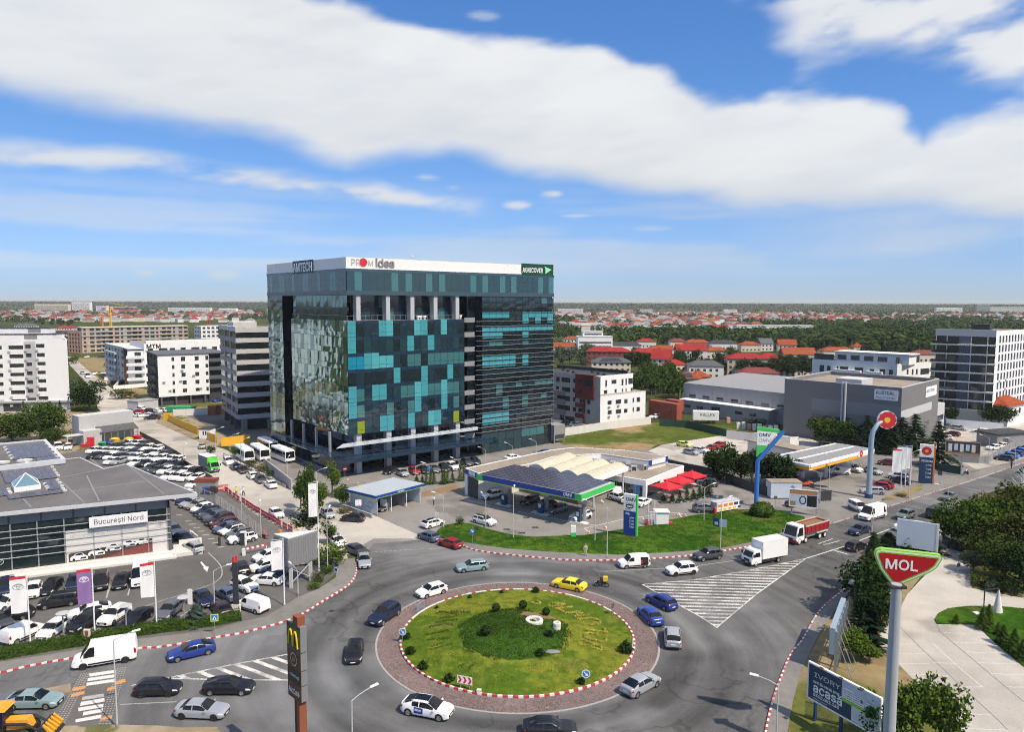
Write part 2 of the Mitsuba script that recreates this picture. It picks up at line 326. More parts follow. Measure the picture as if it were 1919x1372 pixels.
def wall_holes(mb,F,u0,u1,z0,z1,holes,depth=.18):
 """a wall in MB with rectangular recesses (reveals included)"""
 us=sorted({u0,u1,*[x for h in holes for x in h[:2]if u0<x<u1]});zs=sorted({z0,z1,*[x for h in holes for x in h[2:4]if z0<x<z1]})
 for i in range(len(us)-1):
  run=None
  for j in range(len(zs)-1):
   cu,cz=(us[i]+us[i+1])/2,(zs[j]+zs[j+1])/2
   hole=any(h[0]<cu<h[1]and h[2]<cz<h[3]for h in holes)
   if not hole and run is None:run=zs[j]
   if hole and run is not None:
    mb.quad(F.p(us[i],run),F.p(us[i+1],run),F.p(us[i+1],zs[j]),F.p(us[i],zs[j]));run=None
  if run is not None:mb.quad(F.p(us[i],run),F.p(us[i+1],run),F.p(us[i+1],z1),F.p(us[i],z1))
 for h in holes:
  a,b,c,d=h[:4]
  mb.quad(F.p(a,c),F.p(b,c),F.p(b,c,-depth),F.p(a,c,-depth));mb.quad(F.p(a,d,-depth),F.p(b,d,-depth),F.p(b,d),F.p(a,d))
  mb.quad(F.p(a,c,-depth),F.p(a,d,-depth),F.p(a,d),F.p(a,c));mb.quad(F.p(b,c),F.p(b,d),F.p(b,d,-depth),F.p(b,c,-depth))
def window(parent,F,h,depth=.18,frame='charcoal',pane='glass_win',mull=1,split=False):
 """a window part with its pane as sub-part, set back in the hole h"""
 a,b,c,d=h[:4];w=.055
 m=MB()
 for x0,x1,y0,y1 in((a,a+w,c,d),(b-w,b,c,d),(a+w,b-w,c,c+w),(a+w,b-w,d-w,d)):m.obox(F,x0,x1,-depth+.003,-depth+.06,y0,y1)
 for k in range(1,mull+1):
  x=a+(b-a)*k/(mull+1);m.obox(F,x-w/2,x+w/2,-depth+.003,-depth+.055,c+w,d-w)
 k=Pt(parent,'window',m.out(),frame)
 Pt(k,'pane',MB().quad(F.p(a,c,-depth+.001),F.p(b,c,-depth+.001),F.p(b,d,-depth+.001),F.p(a,d,-depth+.001)).out(),pane)
 return k
def pane_only(parent,F,h,depth=.18,mat='glass_win',name='window'):
 a,b,c,d=h[:4]
 return Pt(parent,name,MB().quad(F.p(a,c,-depth),F.p(b,c,-depth),F.p(b,d,-depth),F.p(a,d,-depth)).out(),mat)
def curve_pts(pts,step=1.0):
 """Catmull-Rom through 2-D points, resampled"""
 p=np.asarray(pts,float);p=vstack([2*p[0]-p[1],p,2*p[-1]-p[-2]]);o=[]
 for i in range(1,len(p)-2):
  n=max(2,int(hypot(*(p[i+1]-p[i]))/step))
  for t in arange(n)/n:
   o.append(.5*((2*p[i])+(-p[i-1]+p[i+1])*t+(2*p[i-1]-5*p[i]+4*p[i+1]-p[i+2])*t*t+(-p[i-1]+3*p[i]-3*p[i+1]+p[i+2])*t**3))
 o.append(p[-2])
 return NA(o)
#  ground, roads, pavements
def grid_sheet(xs,ys,z):
 v=NA([(x,y,z)for y in ys for x in xs]);n=len(xs)
 q=NA([(j*n+i,j*n+i+1,(j+1)*n+i+1,(j+1)*n+i)for j in range(len(ys)-1)for i in range(n-1)])
 return MB().add(v,q).out()
struct('ground',grid_sheet(linspace(-16000,16000,9),[-400,0,400,1500,5000,16000],-.03),'far',label='flat green and brown plain running to the horizon')
LKERB=curve_pts([(-63,67.9),(-57.4,70),(-52.2,71.8),(-50.4,73.1),(-47,74.8),(-43.7,76),(-40.3,77.3),(-38.6,77.5),(-33.5,79.8),(-30.4,81.3),(-26.2,84.9),(-23.9,90.1),(-22.1,94.6),(-21.7,97.7),(-22,100.7),(-22.8,104)],.5)
OKERB=curve_pts([(-7.7,111.3),(-6.5,110.1),(-4.8,108.9),(-.7,107.4),(3.3,106.3),(7.2,105.3),(11.1,105),(15.9,105.2),(21.1,105.8),(27.5,107.4),(32,109.1),(38.3,112.1),(41,114.1),(44.8,117.5),(48.5,121)],.5)
RKERB=curve_pts([(46.9,97.3),(44.9,95),(40,89.8),(37,86),(32.8,79.6),(30.2,76.2),(27.4,71.4),(25,67),(22.7,62.2),(20.4,56.88)],.5)
FKERB=curve_pts([(55.4,123.5),(63.9,129.7),(72.8,135.7),(83.2,143.3),(97.2,153.3),(109.9,162.8),(122.4,172.3),(145.5,189.2)],.5)
LIN=[(-23.1,105.5),(-25.2,105),(-24.2,97.7),(-25.5,93.8),(-27.4,91),(-29.5,85.2),(-31.9,83.9),(-34.4,81.5),(-41.6,79.3),(-47.6,76.4),(-53.7,73.9),(-58.8,71.8),(-64.5,69.6)]
OIN=[(46.9,120.4),(45.2,118.5),(38.7,113.6),(32.5,110.4),(24.1,108.4),(15.8,107.2),(6.6,108.3),(-.7,109.9),(-4.9,111.6),(-7.8,113)]
FIN=[(150.5,195.7),(125.8,177.1),(113.1,167.6),(98.9,158.6),(88.2,152.3),(76.5,141.9),(70.7,137.2),(62.1,130)]
RIN=[(22.07,56.89),(24.7,62.2),(26.8,66.6),(29,70.8),(32.8,77.1),(35.7,81.5),(39.4,86.6),(45.4,94.5),(47.6,96.9)]
tup=lambda a:[tuple(x)for x in a]
road=tup(LKERB)+[(-21.7,112.2),(-14.4,114.3)]+tup(OKERB)+tup(FKERB)+[(292.2,296.8),(287.5,253.7),(129.4,167.8),(109.3,153.4),(95.4,144.1),(80.6,130.2),(70.8,120.7),(63.3,114.3),(56.7,108)]+tup(RKERB)+[(17.26,47.55),(-46.2,47.3)]
struct('roundabout_road',MB().sheet(road,.012),'asphalt',label='dark worn asphalt of the roundabout and its arms')
struct('side_street',MB().sheet([(-22.3,99.7),(-24.8,107.3),(-22.2,114.8),(-13.6,114.9),(-32.4,136.8),(-46.4,151.1),(-60.2,169.8),(-74.1,185.9),(-81.4,192.9),(-87.6,200.5),(-113.3,233.4),(-134.3,261.9),(-160.8,298.3),(-183,328.6),(-241.3,412.4),(-300.8,499.7),(-305.1,499.5),(-260.2,429.2),(-218.4,368.2),(-191.4,328.4),(-167.1,291.3),(-147.1,257.6),(-128.5,231),(-114.5,213.6),(-103.3,200.2),(-88,180.4),(-76.1,167.3),(-63.4,151.8),(-55.5,141.2),(-45.6,127.9),(-36.1,117.4),(-28.8,107.3),(-24.5,102.8)],.008),'pale',label='pale dusty concrete street leading away on the left')
struct('yard',MB().sheet([(-168.7,263.9),(-154.5,218.5),(-143.6,173.4),(-123.2,173.7),(-111.7,180.1),(-103.3,200.2),(-128.5,231),(-139.2,239.5)],.006),'dirt',label='bare sandy ground behind the dealership')
struct('yard',MB().sheet([(-111.8,227.1),(-115.7,240),(-116.6,251.9),(-68.2,188.8),(-80.2,190),(-86.3,197.4)],.010),'dirt',label='bare sandy triangle beside the yellow hoarding')
struct('dry_field',MB().sheet([(-140.9,218.7),(-145,214),(-172.4,193),(-233.5,262.6),(-153.8,253.6),(-132.1,236.3),(-127.4,219)],.004),'dry',label='dry grass strip in front of the long white flats')
struct('dry_field',MB().sheet([(-173.4,316.6),(-134.3,261.9),(-118.6,244.5),(-99.1,249.7),(-105.9,272.3),(-126.5,287.3),(-175.9,328.8)],.004),'dry',label='dry grass plot below the white block')
struct('dry_field',MB().sheet([(-247.2,412.2),(-181.9,328.7),(-204.3,382.5),(-275,500.7),(-293.7,490.3)],.004),'dry',label='dry grass plot near the building shell')
struct('dealer_yard',MB().sheet([(-65.9,68.9),(-58.8,71.8),(-53.7,73.8),(-41.6,79.3),(-34.4,81.5),(-29.5,85.2),(-25.5,93.8),(-24.5,100.7),(-25.6,107.3),(-29,108.2),(-36.2,117.9),(-45.9,128.9),(-64,153.2),(-88.7,181.7),(-103.8,201.8),(-120.1,193.8),(-166.9,179.3)],.003),'lot',label='grey tarmac yard of the car dealership')
struct('forecourt',MB().sheet([(-24.8,107.3),(-27.9,117.5),(-41.7,140.5),(-54.6,160.7),(-63.6,175.7),(-72.9,190.1),(-56.6,241.1),(13.6,202.1),(38.9,187.6),(62.8,192.9),(81.2,182.8),(108.5,183.2),(155.2,223.9),(146.2,192),(72.4,135),(63.4,128.7),(55,122.6),(49.1,121.6),(16,106.3),(-7.3,109.8),(-16.3,109.8)],.004),'forecourt',label='grey worn forecourt of the filling stations')
struct('parking_ground',MB().sheet([(-106.1,265.2),(-113.8,245.8),(-68.2,188.8),(-51.8,220.3),(10.9,191.4),(28.7,242.7),(8,267.6)],.002),'lot',label='dark paving around the office tower')
struct('weedy_field',MB().sheet([(12.4,207.9),(13.1,194.4),(19.3,185.3),(35.5,187.5),(39,193.3),(60.2,206.1),(72.3,222.4),(46.7,230),(16.5,221.5)],.0045),'field',label='weedy plot with bare sandy patches')
struct('car_park',MB().sheet([(35,184.8),(40.1,193.3),(60.7,207.8),(83.3,217),(84.2,189.7),(65.7,170.4),(44.5,161.9)],.0075),'pale',label='pale concrete car park behind the filling station')
struct('car_park',MB().sheet([(111.2,191.5),(137.3,228.5),(148.5,223.8),(186.4,245.7),(188.7,224.5),(147.9,194.2),(124.9,175.9),(106.7,165.4)],.0075),'pale',label='pale car park by the main road at the right')
struct('pavement',MB().prism(tup(LKERB)+LIN,-.02,.13),'walk',label='grey pavement along the hedge of the dealership')
struct('pavement',MB().prism(tup(OKERB)+OIN,-.02,.13),'walk',label='narrow pavement round the filling station lawn')
struct('pavement',MB().prism(tup(FKERB)+FIN,-.02,.13),'walk',label='pavement beside the second filling station')
struct('pavement',MB().prism(tup(RKERB)+RIN,-.02,.13),'walk',label='pavement under the billboards at the right')
def kerb(pts,label,h=.15,w=.16,plain=lambda i:False,r=RNG):
 k=numbered('kerb');say(k,label,None,None,'structure')
 pts=np.asarray(pts);s=np.r_[0,np.cumsum(hypot(*np.diff(pts,axis=0).T))]
 n=int(s[-1]/.5);lens=linspace(0,s[-1],n+1)
 P=stack([np.interp(lens,s,pts[:,i])for i in(0,1)],1)
 t=np.gradient(P,axis=0);t/=norm(t,axis=1,keepdims=True);nn=stack([-t[:,1],t[:,0]],1)
 for i in range(n):
  a,b=P[i],P[i+1];d=(b-a)*.012;g=r.uniform(-.008,.008)
  ring=[a+d-nn[i]*w,b-d-nn[i+1]*w,b-d+nn[i+1]*.02,a+d+nn[i]*.02]
  m=MB().hexa([(*q,-.01)for q in ring]+[(q[0],q[1],h+.03+g)for q in ring])
  Pt(k,'stone',m,'kerb_grey' if plain(i)else('kerb_red' if i%2 else 'kerb_white'))
kerb(LKERB,'red and white painted kerb below the dealership hedge',plain=lambda i:i<12)
kerb(OKERB,'red and white painted kerb round the filling station lawn')
kerb(RKERB[::-1],'red and white painted kerb below the billboards',plain=lambda i:RNG.random()<.25)
kerb(FKERB,'worn pale kerb beside the second filling station',plain=lambda i:i%2==0 or RNG.random()<.6)
RC=NA([RBX,RBY]);RI,RO=13.15,15.75
ring=lambda r,n=120:[(RC[0]+r*cos(a),RC[1]+r*sin(a))for a in arange(n)*2*PI/n]
struct('cobbled_apron',MB().prism(Polygon(ring(RO),[ring(RI-.1)]),-.02,.06),'cobble',label='reddish cobbled ring round the roundabout lawn')
struct('apron_edge',MB().prism(Polygon(ring(RO+.22),[ring(RO+.004)]),-.02,.055),'kerb_grey',label='pale concrete edge of the cobbled ring')
k=numbered('roundabout_kerb');say(k,'red and white painted kerb round the roundabout lawn',None,None,'structure')
for i in range(164):
 a0,a1=(i+.02)*2*PI/164,(i+.98)*2*PI/164
 q=[(RC[0]+r*cos(a),RC[1]+r*sin(a))for r,a in((RI-.08,a0),(RI+.14,a0),(RI+.14,a1),(RI-.08,a1))]
 h=.26+RNG.uniform(-.012,.012)
 worn=sin((a0+a1)/2)>.35 and RNG.random()<.55
 Pt(k,'stone',MB().hexa([(*p,.0)for p in q]+[(*p,h)for p in q]),'kerb_white' if i%2 or worn else 'kerb_red')
def lawn_z(x,y):
 r=hypot(x-RC[0],y-RC[1])
 d=hypot(x-MC[0],(y-MC[1])*1.0)
 return .18+.55*npclip(1-(r/RI)**2,0,1)+1.05*np.exp(-(d/5.2)**2)
MC=NA((.2,79.4))
rr=np.r_[0,linspace(.5,RI-.07,44)]
aa=arange(140)*2*PI/140
v=[(RC[0],RC[1])]+[(RC[0]+r*cos(a),RC[1]+r*sin(a))for r in rr[1:]for a in aa]
v=NA(v);z=lawn_z(v[:,0],v[:,1])+.07*(mfbm(cstack([v*.8,v[:,0]*0]),4,3)-.5)
f=[(0,1+j,1+(j+1)%140)for j in range(140)]
for i in range(len(rr)-2):
 for j in range(140):
  a,b,c_,d_=1+i*140+j,1+i*140+(j+1)%140,1+(i+1)*140+(j+1)%140,1+(i+1)*140+j
  f+=[(a,d_,c_),(a,c_,b)]
struct('lawn',(cstack([v,z]),NA(f)),'lawn',smooth=True,label='round grass lawn in the middle of the roundabout')
def tufts(n,where,zf,size,seed,cols,name,mat,label,cat='grass'):
 """short grass blades: nobody could count them"""
 r=np.random.default_rng(seed);P=where(n,r);n=len(P);z=zf(P[:,0],P[:,1])
 a=r.uniform(0,PI,n);s=r.uniform(.5,1.3,n)*size;h=r.uniform(.4,1.3,n)*size*cols
 dx,dy=np.cos(a)*s*.5,np.sin(a)*s*.5;lx,ly=r.normal(0,.35,(2,n))*h
 v=stack([cstack([P[:,0]-dx,P[:,1]-dy,z-.03]),cstack([P[:,0]+dx,P[:,1]+dy,z-.03]),cstack([P[:,0]+lx,P[:,1]+ly,z+h])],1).reshape(-1,3)
 solo(name,(v,arange(3*n).reshape(-1,3)),mat,label,cat,kind='stuff')
def in_mound(n,r):
 p=cstack([MC[0]+r.normal(0,3.3,n*2),MC[1]+r.normal(0,3.3,n*2)])
 e=hypot((p[:,0]-MC[0])/6.6,(p[:,1]-MC[1])/6.3)+.35*(mfbm(cstack([p*.55,p[:,0]*0]),3,9)-.5)
 bx,by=p[:,0]-MDX,p[:,1]-MDY
 keep=(e<1)&((hypot(bx*.75+by*.35,0)**2+(by*1.7-bx*.25)**2)**.5+2.0*(mfbm(cstack([p*.9,p[:,0]*0+3]),3,4)-.5)>2.2)
 return p[keep][:n]
def in_disc(n,r):
 a,q=r.uniform(0,2*PI,n),np.sqrt(r.random(n))*(RI-.3)
 p=cstack([RC[0]+q*np.cos(a),RC[1]+q*np.sin(a)])
 return p[mfbm(cstack([p*.4,p[:,0]*0+7]),3,5)>.42]
v2=NA([(MC[0]+6.6*q*cos(a),MC[1]+6.4*q*sin(a))for q in linspace(.02,1,26)for a in arange(90)*2*PI/90])
edge=1+.16*(mfbm(cstack([np.cos(np.tile(arange(90)*2*PI/90,26))*3,np.sin(np.tile(arange(90)*2*PI/90,26))*3,v2[:,0]*0]),4,8)-.5)*2
v2=MC+(v2-MC)*edge[:,None]
q2=np.repeat(linspace(.02,1,26),90)
z2=lawn_z(v2[:,0],v2[:,1])+.10*(1-q2**6)-.05*q2**6+.10*(mfbm(cstack([v2*1.3,v2[:,0]*0]),4,3)-.5)*(1-q2**4)
f2=NA([(i*90+j,i*90+(j+1)%90,(i+1)*90+(j+1)%90,(i+1)*90+j)for i in range(25)for j in range(90)])[:,[0,3,2,1]]
struct('mound',(cstack([v2,z2]),vstack([f2[:,[0,1,2]],f2[:,[0,2,3]]])),'mound',smooth=True,label='darker green hump with a bare patch in the roundabout')
tufts(16000,in_mound,lambda x,y:lawn_z(x,y)+.06,.13,3,1.1,'ground_cover','leaf_mid','low dark green ground cover on the hump of the roundabout','ground cover')
tufts(15000,in_disc,lawn_z,.09,4,.9,'grass','leaf_olive','short uneven grass blades on the roundabout lawn')
def leaf_ball(n,rx,ry,rz,size,seed,hollow=.55,lump=.25,flat=.0,cz=.0):
 """leaf-sized triangles through the volume of an uneven ball"""
 r=np.random.default_rng(seed)
 d=r.normal(size=(n,3));d/=norm(d,axis=1,keepdims=True)
 q=hollow+(1-hollow)*r.random(n)**.6
 q=q*(1+lump*2*(mfbm(d*2.2+seed,3,seed)-.5))
 c=d*q[:,None]*[rx,ry,rz];c[:,2]+=cz
 a=r.normal(size=(n,3));a[:,2]*=1-flat;a/=norm(a,axis=1,keepdims=True)
 b=np.cross(a,r.normal(size=(n,3)));b/=norm(b,axis=1,keepdims=True)
 s=size*r.uniform(.6,1.35,(n,1))
 v=stack([c-a*s,c+b*s*.55,c+a*s,c-b*s*.55],1).reshape(-1,3)
 i=arange(n)[:,None]*4
 return v,vstack([i+[0,1,2],i+[0,2,3]])
BALL=mikit.ply(MB().mesh(leaf_ball(420,.5,.5,.5,.10,5,.85,.06)).mesh(trimesh.creation.icosphere(2,.44)).out(),'mat_leaf_dark')
for(x,y),w,lab in zip([(-1.83,84.82),(1.41,85.95),(4.10,83.78),(-2.81,77.71)],(.78,.78,.72,.9),('leftmost of the three balls by the bare patch','middle one of the three balls by the bare patch','rightmost of the three balls, nearest the stone ring','nearest ball, alone on the green hump')):
 k=solo('clipped_shrub',BALL,'leaf_dark','dark clipped ball shrub, '+lab,'shrub','clipped balls on the roundabout',tw=rotz(0,x,y,lawn_z(x,y)+w*.72,w*1.25))
BUSH=[mikit.ply(leaf_ball(260,.5,.5,.42,.11,20+i,.2,.5,cz=.32),'mat_leaf_dark')for i in range(3)]
for i,((x,y),s,lab)in enum(zip([(-11.88,79.28),(-10.89,75.75),(-9.09,72.52),(-6.17,70.02),(3.17,92.51),(-5.30,90.57),(-9.23,87.35),(-1.29,92.29)]+[(12.42,76.23)]+[(3.04,74.21),(4.20,77.84)]+[(6.96,69.67)],(.9,.85,.9,.9,.8,.45,.4,.4,1.3,.8,.8,.7),('behind the blue arrow sign at the left edge','second from the blue sign along the left edge','third along the left edge','beside the red chevron board','at the far edge below the yellow taxi','tiny one near the far left kerb','tiny one near the far left railing','tiny one in the middle of the far kerb','largest one by the thin white post at the right','below the flat stone on the hump','bluish one on the hump below the white rings','beside the blue arrow sign at the right'))):
 solo('small_bush',BUSH[i%3],'leaf_dark' if i!=10 else 'leaf_conifer','small dark bush on the roundabout, '+lab,'bush','small bushes on the roundabout',tw=rotz(i,x,y,lawn_z(x,y)-.03,s*1.3))
def hedge_letter(strokes,label,seed,thin=False):
 out=MB();r=np.random.default_rng(seed)
 for st in strokes:
  P=curve_pts(st,.16)if len(st)>2 else NA([NA(st[0])+(NA(st[1])-st[0])*t for t in linspace(0,1,max(3,int(hypot(*(NA(st[1])-st[0]))/.16)))])
  for x,y in P:
   v,f=leaf_ball(12 if thin else 44,.15,.15,.13,.062,int(r.integers(1e6)),.3,.3)
   v[:,0]+=x+r.normal(0,.03);v[:,1]+=y+r.normal(0,.03);v[:,2]+=lawn_z(x,y)+.12
   out.add(v,f)
 solo('planted_letter',out,'leaf_olive' if thin else 'hedge_yellow',label,'letter','letters planted in shrubs on the roundabout')
for i,(st,lab)in enum((([[(7.44,76.99),(8.01,76.84)],[(7.80,78.10),(8.77,77.44)],[(9.13,77.09),(9.84,76.62),(9.78,76.11),(9.05,76.35)]],'letter V planted in sparse yellow shrubs, lowest of the word on the right'),([[(9.74,79.81),(8.87,79.81),(8.22,79.29),(8.27,78.66),(9.00,78.24),(10.16,78.01),(10.60,78.54),(10.58,79.02)]],'letter O planted in yellow shrubs, a long loop on the right'),([[(8.43,80.68),(9.33,80.58),(10.91,80.38)],[(10.91,80.38),(10.66,81.46)]],'letter L planted in yellow shrubs above the long loop'),([[(7.88,83.44),(9.30,83.87),(10.22,83.65),(10.43,83.06),(10.17,82.51),(8.38,82.11)]],'letter U planted in yellow shrubs, open to the left'),([[(7.54,84.08),(9.25,84.90)],[(7.54,84.08),(8.53,85.36)],[(8.53,85.36),(6.67,85.25)]],'letter N planted in yellow shrubs between the U and the T'),([[(6.66,85.07),(8.30,85.89)]],'single bar of yellow shrubs below the letter T'),([[(5.49,86.32),(7.48,87.30)],[(5.50,86.44),(6.25,85.54)]],'letter T planted in yellow shrubs at the upper right'),([[(4.66,87.62),(4.71,87.03),(5.72,87.45),(6.62,87.86)],[(5.19,88.28),(6.63,88.10)]],'letter A planted in yellow shrubs near the top'),([[(2.58,88.41),(2.77,87.84),(3.39,87.85),(3.62,88.36),(3.14,88.94)]],'letter R planted in yellow shrubs at the far end of the word'))):
 hedge_letter(st,lab,50+i)
for i,(st,lab)in enum((([[(-9.06,85.40),(-8.18,85.86),(-6.06,84.46)],[(-7.24,85.79),(-5.04,85.22)]],'faint overgrown letter at the upper left of the lawn'),([[(-8.80,82.90),(-6.42,83.13)],[(-8.46,84.02),(-6.51,84.35)]],'dark overgrown letter bar, second from the top left'),([[(-9.56,81.63),(-7.84,82.16),(-6.76,81.72)]],'thin overgrown letter stroke in the middle left'),([[(-9.77,79.70),(-7.22,80.30)]],'long thin overgrown letter stroke on the left'),([[(-9.21,78.53),(-6.91,78.35)]],'short overgrown letter stroke on the left'),([[(-8.59,76.15),(-7.60,76.66),(-6.44,76.97)],[(-8.74,76.86),(-7.53,77.34)]],'paler planted letter at the lower left'),([[(-5.35,72.37),(-4.98,72.80)],[(-4.27,72.05),(-3.97,72.58)]],'scraps of a planted letter above the chevron board'))):
 hedge_letter(st,lab,80+i,True)
x,y=(2.63,80.77)
solo('well_ring',MB().lathe([(.62,0),(1.0,0),(1.02,.3),(.98,.38),(.64,.38),(.60,.3),(.60,.05),(0,.05)],28,(x,y,lawn_z(x,y))),'off_white','white concrete ring lying by the bare patch of the roundabout','well ring')
x,y=(5.14,79.90)
k=Th('well_ring','two white concrete rings stacked beside the bare patch','well ring')
for i in range(2):Pt(k,'ring',MB().lathe([(.20,0),(.43,0),(.45,.08),(.45,.36),(.43,.42),(.22,.42),(.20,.36),(.2,0)],20,(x+i*.03,y,lawn_z(x,y)-.04+i*.44)),'off_white')
x,y=(4.38,74.92)
m=trimesh.creation.icosphere(2,.7);m.vertices=m.vertices*[1.2,.6,.25]*(1+.3*(mfbm(m.vertices*2,3,2)-.5))[:,None]
solo('flat_stone',(NA(m.vertices)+[x,y,lawn_z(x,y)+.05],NA(m.faces)),'mid_grey','flat grey stone slab lying at the foot of the hump','stone')
def stripes(name,label,poly,a,b,pitch,width,mat='marking',z=.017,outline=.16):
 """hatched area: stripes along a->b clipped to poly; each stripe a part"""
 k=numbered(name);say(k,label,None,None,'structure')
 P=Polygon(poly).buffer(0);u=NA(b)-a;u/=hypot(*u);n=NA([-u[1],u[0]]);c0=NA(P.centroid.coords[0])
 for i in range(-60,61):
  c=c0+n*i*pitch
  s=LineString([c-u*80,c+u*80]).buffer(width/2,cap_style=2).intersection(P.buffer(-.10))
  for g in getattr(s,'geoms',[s]):
   if g.area>.12 and g.geom_type=='Polygon':Pt(k,'stripe',MB().sheet(g,z).out(),mat)
 if outline:Pt(k,'outline',MB().sheet(P.buffer(.02).difference(P.buffer(-outline)),z+.004).out(),mat)
def line(pts,w):return LineString(pts).buffer(w/2,cap_style=2,join_style=2)
stripes('gore_marking','white hatched triangle between the roundabout and the right arm',[(17.6,95.9),(20.6,90),(22.8,85.9),(24.1,82.7),(32.2,92.8),(44.1,106.3),(33.5,101.2),(25.1,97.7)],(19.8,94),(32.1,93.2),1.02,.40,'marking_worn')
stripes('gore_marking','white hatched wedge between the lanes of the left arm',[(-35.1,70.8),(-29.5,73.6),(-23.3,76.4),(-21.5,70.5),(-28.8,70.5)],(-28.8,73.4),(-24.4,70.8),1.5,.50,'marking_worn')
def worn_fn(p,n,uv):
 w=smoothstep(.40,.62,fbm(p.x*1.1,p.y*1.1,3,4)*.7+fbm(p.x*.2,p.y*.2,8,3)*.3)
 return mix((.66,.65,.62),(.26,.26,.26),w*.7)
diffuse('marking_worn',proc(worn_fn))
k=numbered('lane_marking');say(k,'thin white lane lines on the roundabout and its arms',None,None,'structure')
for pts,w in(([(44.1,106.3),(52,111.6),(65.4,121.8),(71,125.5)],.2),([(49.1,112.3),(52.6,114.4)],.14),([(48.5,112.8),(51.8,115.3)],.14),([(13.2,100.7),(22.4,102)],.12),([(27,103),(34.2,105.7)],.12),([(49.7,109.8),(51,107.9)],.25),([(-35.4,70.8),(-37.6,69.4)],.14),([(-36.9,66),(-31.8,66.5)],.12),([(36.6,82.5),(34.6,80)],.1),([(-21,108.5),(-9.4,110.6)],.1)):
 Pt(k,'line',MB().sheet(line(pts,w),.017),'marking' if w>.13 else 'marking_old')
struct('raised_crossing',MB().sheet([(-44.3,71.8),(-40.1,73.6),(-39,70.5),(-35.8,62.7),(-41.3,62.4),(-41.7,65.5),(-43.2,69.5)],.020),'lot',label='raised dark paved crossing on the left arm')
k=numbered('zebra_crossing');say(k,'worn white zebra bars on the raised crossing',None,None,'structure')
ZB=[([(-43.1,71.7),(-40.8,72.5),(-40.5,71.9),(-42.7,71.1)],'marking'),([(-42.7,70.8),(-40.3,71.6),(-40,71),(-42.4,70.2)],'marking'),([(-42.3,69.9),(-39.9,70.7),(-39.6,70.1),(-42,69.3)],'marking'),([(-41.2,67.3),(-39.5,67.9),(-39.1,67.3),(-40.9,66.7)],'marking_old'),([(-40.8,66.4),(-39,67.1),(-38.6,66.5),(-40.5,65.7)],'marking'),([(-40.5,65.4),(-38.5,66.1),(-38.2,65.5),(-40.1,64.8)],'marking'),([(-39.6,64.7),(-38.1,65.3),(-37.8,64.7),(-39.3,64.1)],'marking'),([(-39.6,63.5),(-37.7,64.3),(-37.4,63.7),(-39.3,63)],'marking'),([(-43.1,68.9),(-42.1,69.4),(-41.8,68.8),(-42.8,68.3)],'marking_orange'),([(-42.6,67.8),(-41.6,68.4),(-41.3,67.8),(-42.2,67.2)],'marking_orange'),([(-39.7,68.9),(-39.1,69.4),(-38.8,68.8),(-39.4,68.3)],'marking_orange'),([(-39.7,70.1),(-38.9,70.7),(-38.5,70.1),(-39.3,69.5)],'marking_orange'),([(-37.5,63.8),(-36.7,64.2),(-36.4,63.7),(-37.2,63.3)],'marking_orange')]
for q,m in ZB:Pt(k,'bar',MB().sheet(q,.028).out(),m)
dots=MB();dots2=MB();zz=[(-44,71.7),(-40,73.3),(-35.9,62.7),(-41.2,62.4)]
for i in range(26):
 for side in(0,1):
  for j in range(4):
   t=(i+.5)/26;s=(.03+j*.055)if side==0 else(.80+j*.055)
   p=(NA(zz[0])*(1-s)+NA(zz[1])*s)*(1-t)+(NA(zz[3])*(1-s)+NA(zz[2])*s)*t
   dots.box(p[0]-.07,p[0]+.07,p[1]-.05,p[1]+.05,.018,.032)
Pt(k,'stud_field',dots,'marking_old',kind='stuff')
struct('traffic_island',MB().prism([(-46.3,68.3),(-43.7,69.6),(-42.8,68.1),(-44.1,67.6),(-44.6,67.8)],-.02,.13),'dirt',label='sandy wedge island left of the crossing')
struct('traffic_island',MB().prism([(-47.5,60.3),(-42.1,62.1),(-40,62.3),(-35.7,62.5),(-31.7,62.4),(-29.3,62.1),(-26.2,62.2),(-25.5,61.2),(-31.13,56.02),(-44.24,55.96)],-.02,.14),'dirt',label='sandy verge with a broken kerb at the bottom left')
for pts,lab in(([(-22.1,87.1),(65.13,-96.61)],'near the bend of the left kerb'),([(34.3,110),(65.13,-96.61)],'in front of the filling station lawn')):
 x,y=pts[0]
 solo('manhole_cover',MB().lathe([(0,.018),(.36,.018),(.38,.012)],20,(x,y,0)),'charcoal','round dark manhole cover in the road '+lab,'manhole cover')
k=numbered('yard_arrow');say(k,'white direction arrows painted on the dealership drive',None,None,'structure')
for poly in([(-45.4,103.8),(-45.3,104.1),(-43.8,102.1),(-43.4,102.1),(-42.8,100),(-44.1,101.7),(-43.9,101.7)],[(-50.8,115.6),(-50.9,116),(-53,118.6),(-52.6,118.4),(-53.7,119.1),(-52.7,117.5),(-52.9,118.1)]):Pt(k,'arrow',MB().sheet(poly,.012),'marking')
k=numbered('yard_line');say(k,'white lines of the dealership drive and bays',None,None,'structure')
for pts in([(-46,108.1),(-42.4,103.3),(-40.8,100.3),(-40.1,98),(-40.3,95.7),(-41.5,93.8),(-42.7,92.1),(-44.6,89.9),(-47.5,86.5),(-54.5,83)],):Pt(k,'line',MB().sheet(line(curve_pts(pts,.6),.13),.010),'marking_old')
for p in([(-54.1,95.5),(-52,91.1)],[(-51.7,96.8),(-49.6,91.7)],[(-42.6,84.1),(-42.9,81.6)],[(-39.6,87.4),(-40.1,84.7)],[(-45.4,81.5),(-45.7,80.4)],[(-53.7,95.1),(-51.9,90.8)],[(-47.9,82.2),(-48.3,80.8)]):Pt(k,'line',MB().sheet(line(p,.16),.010),'marking_old')
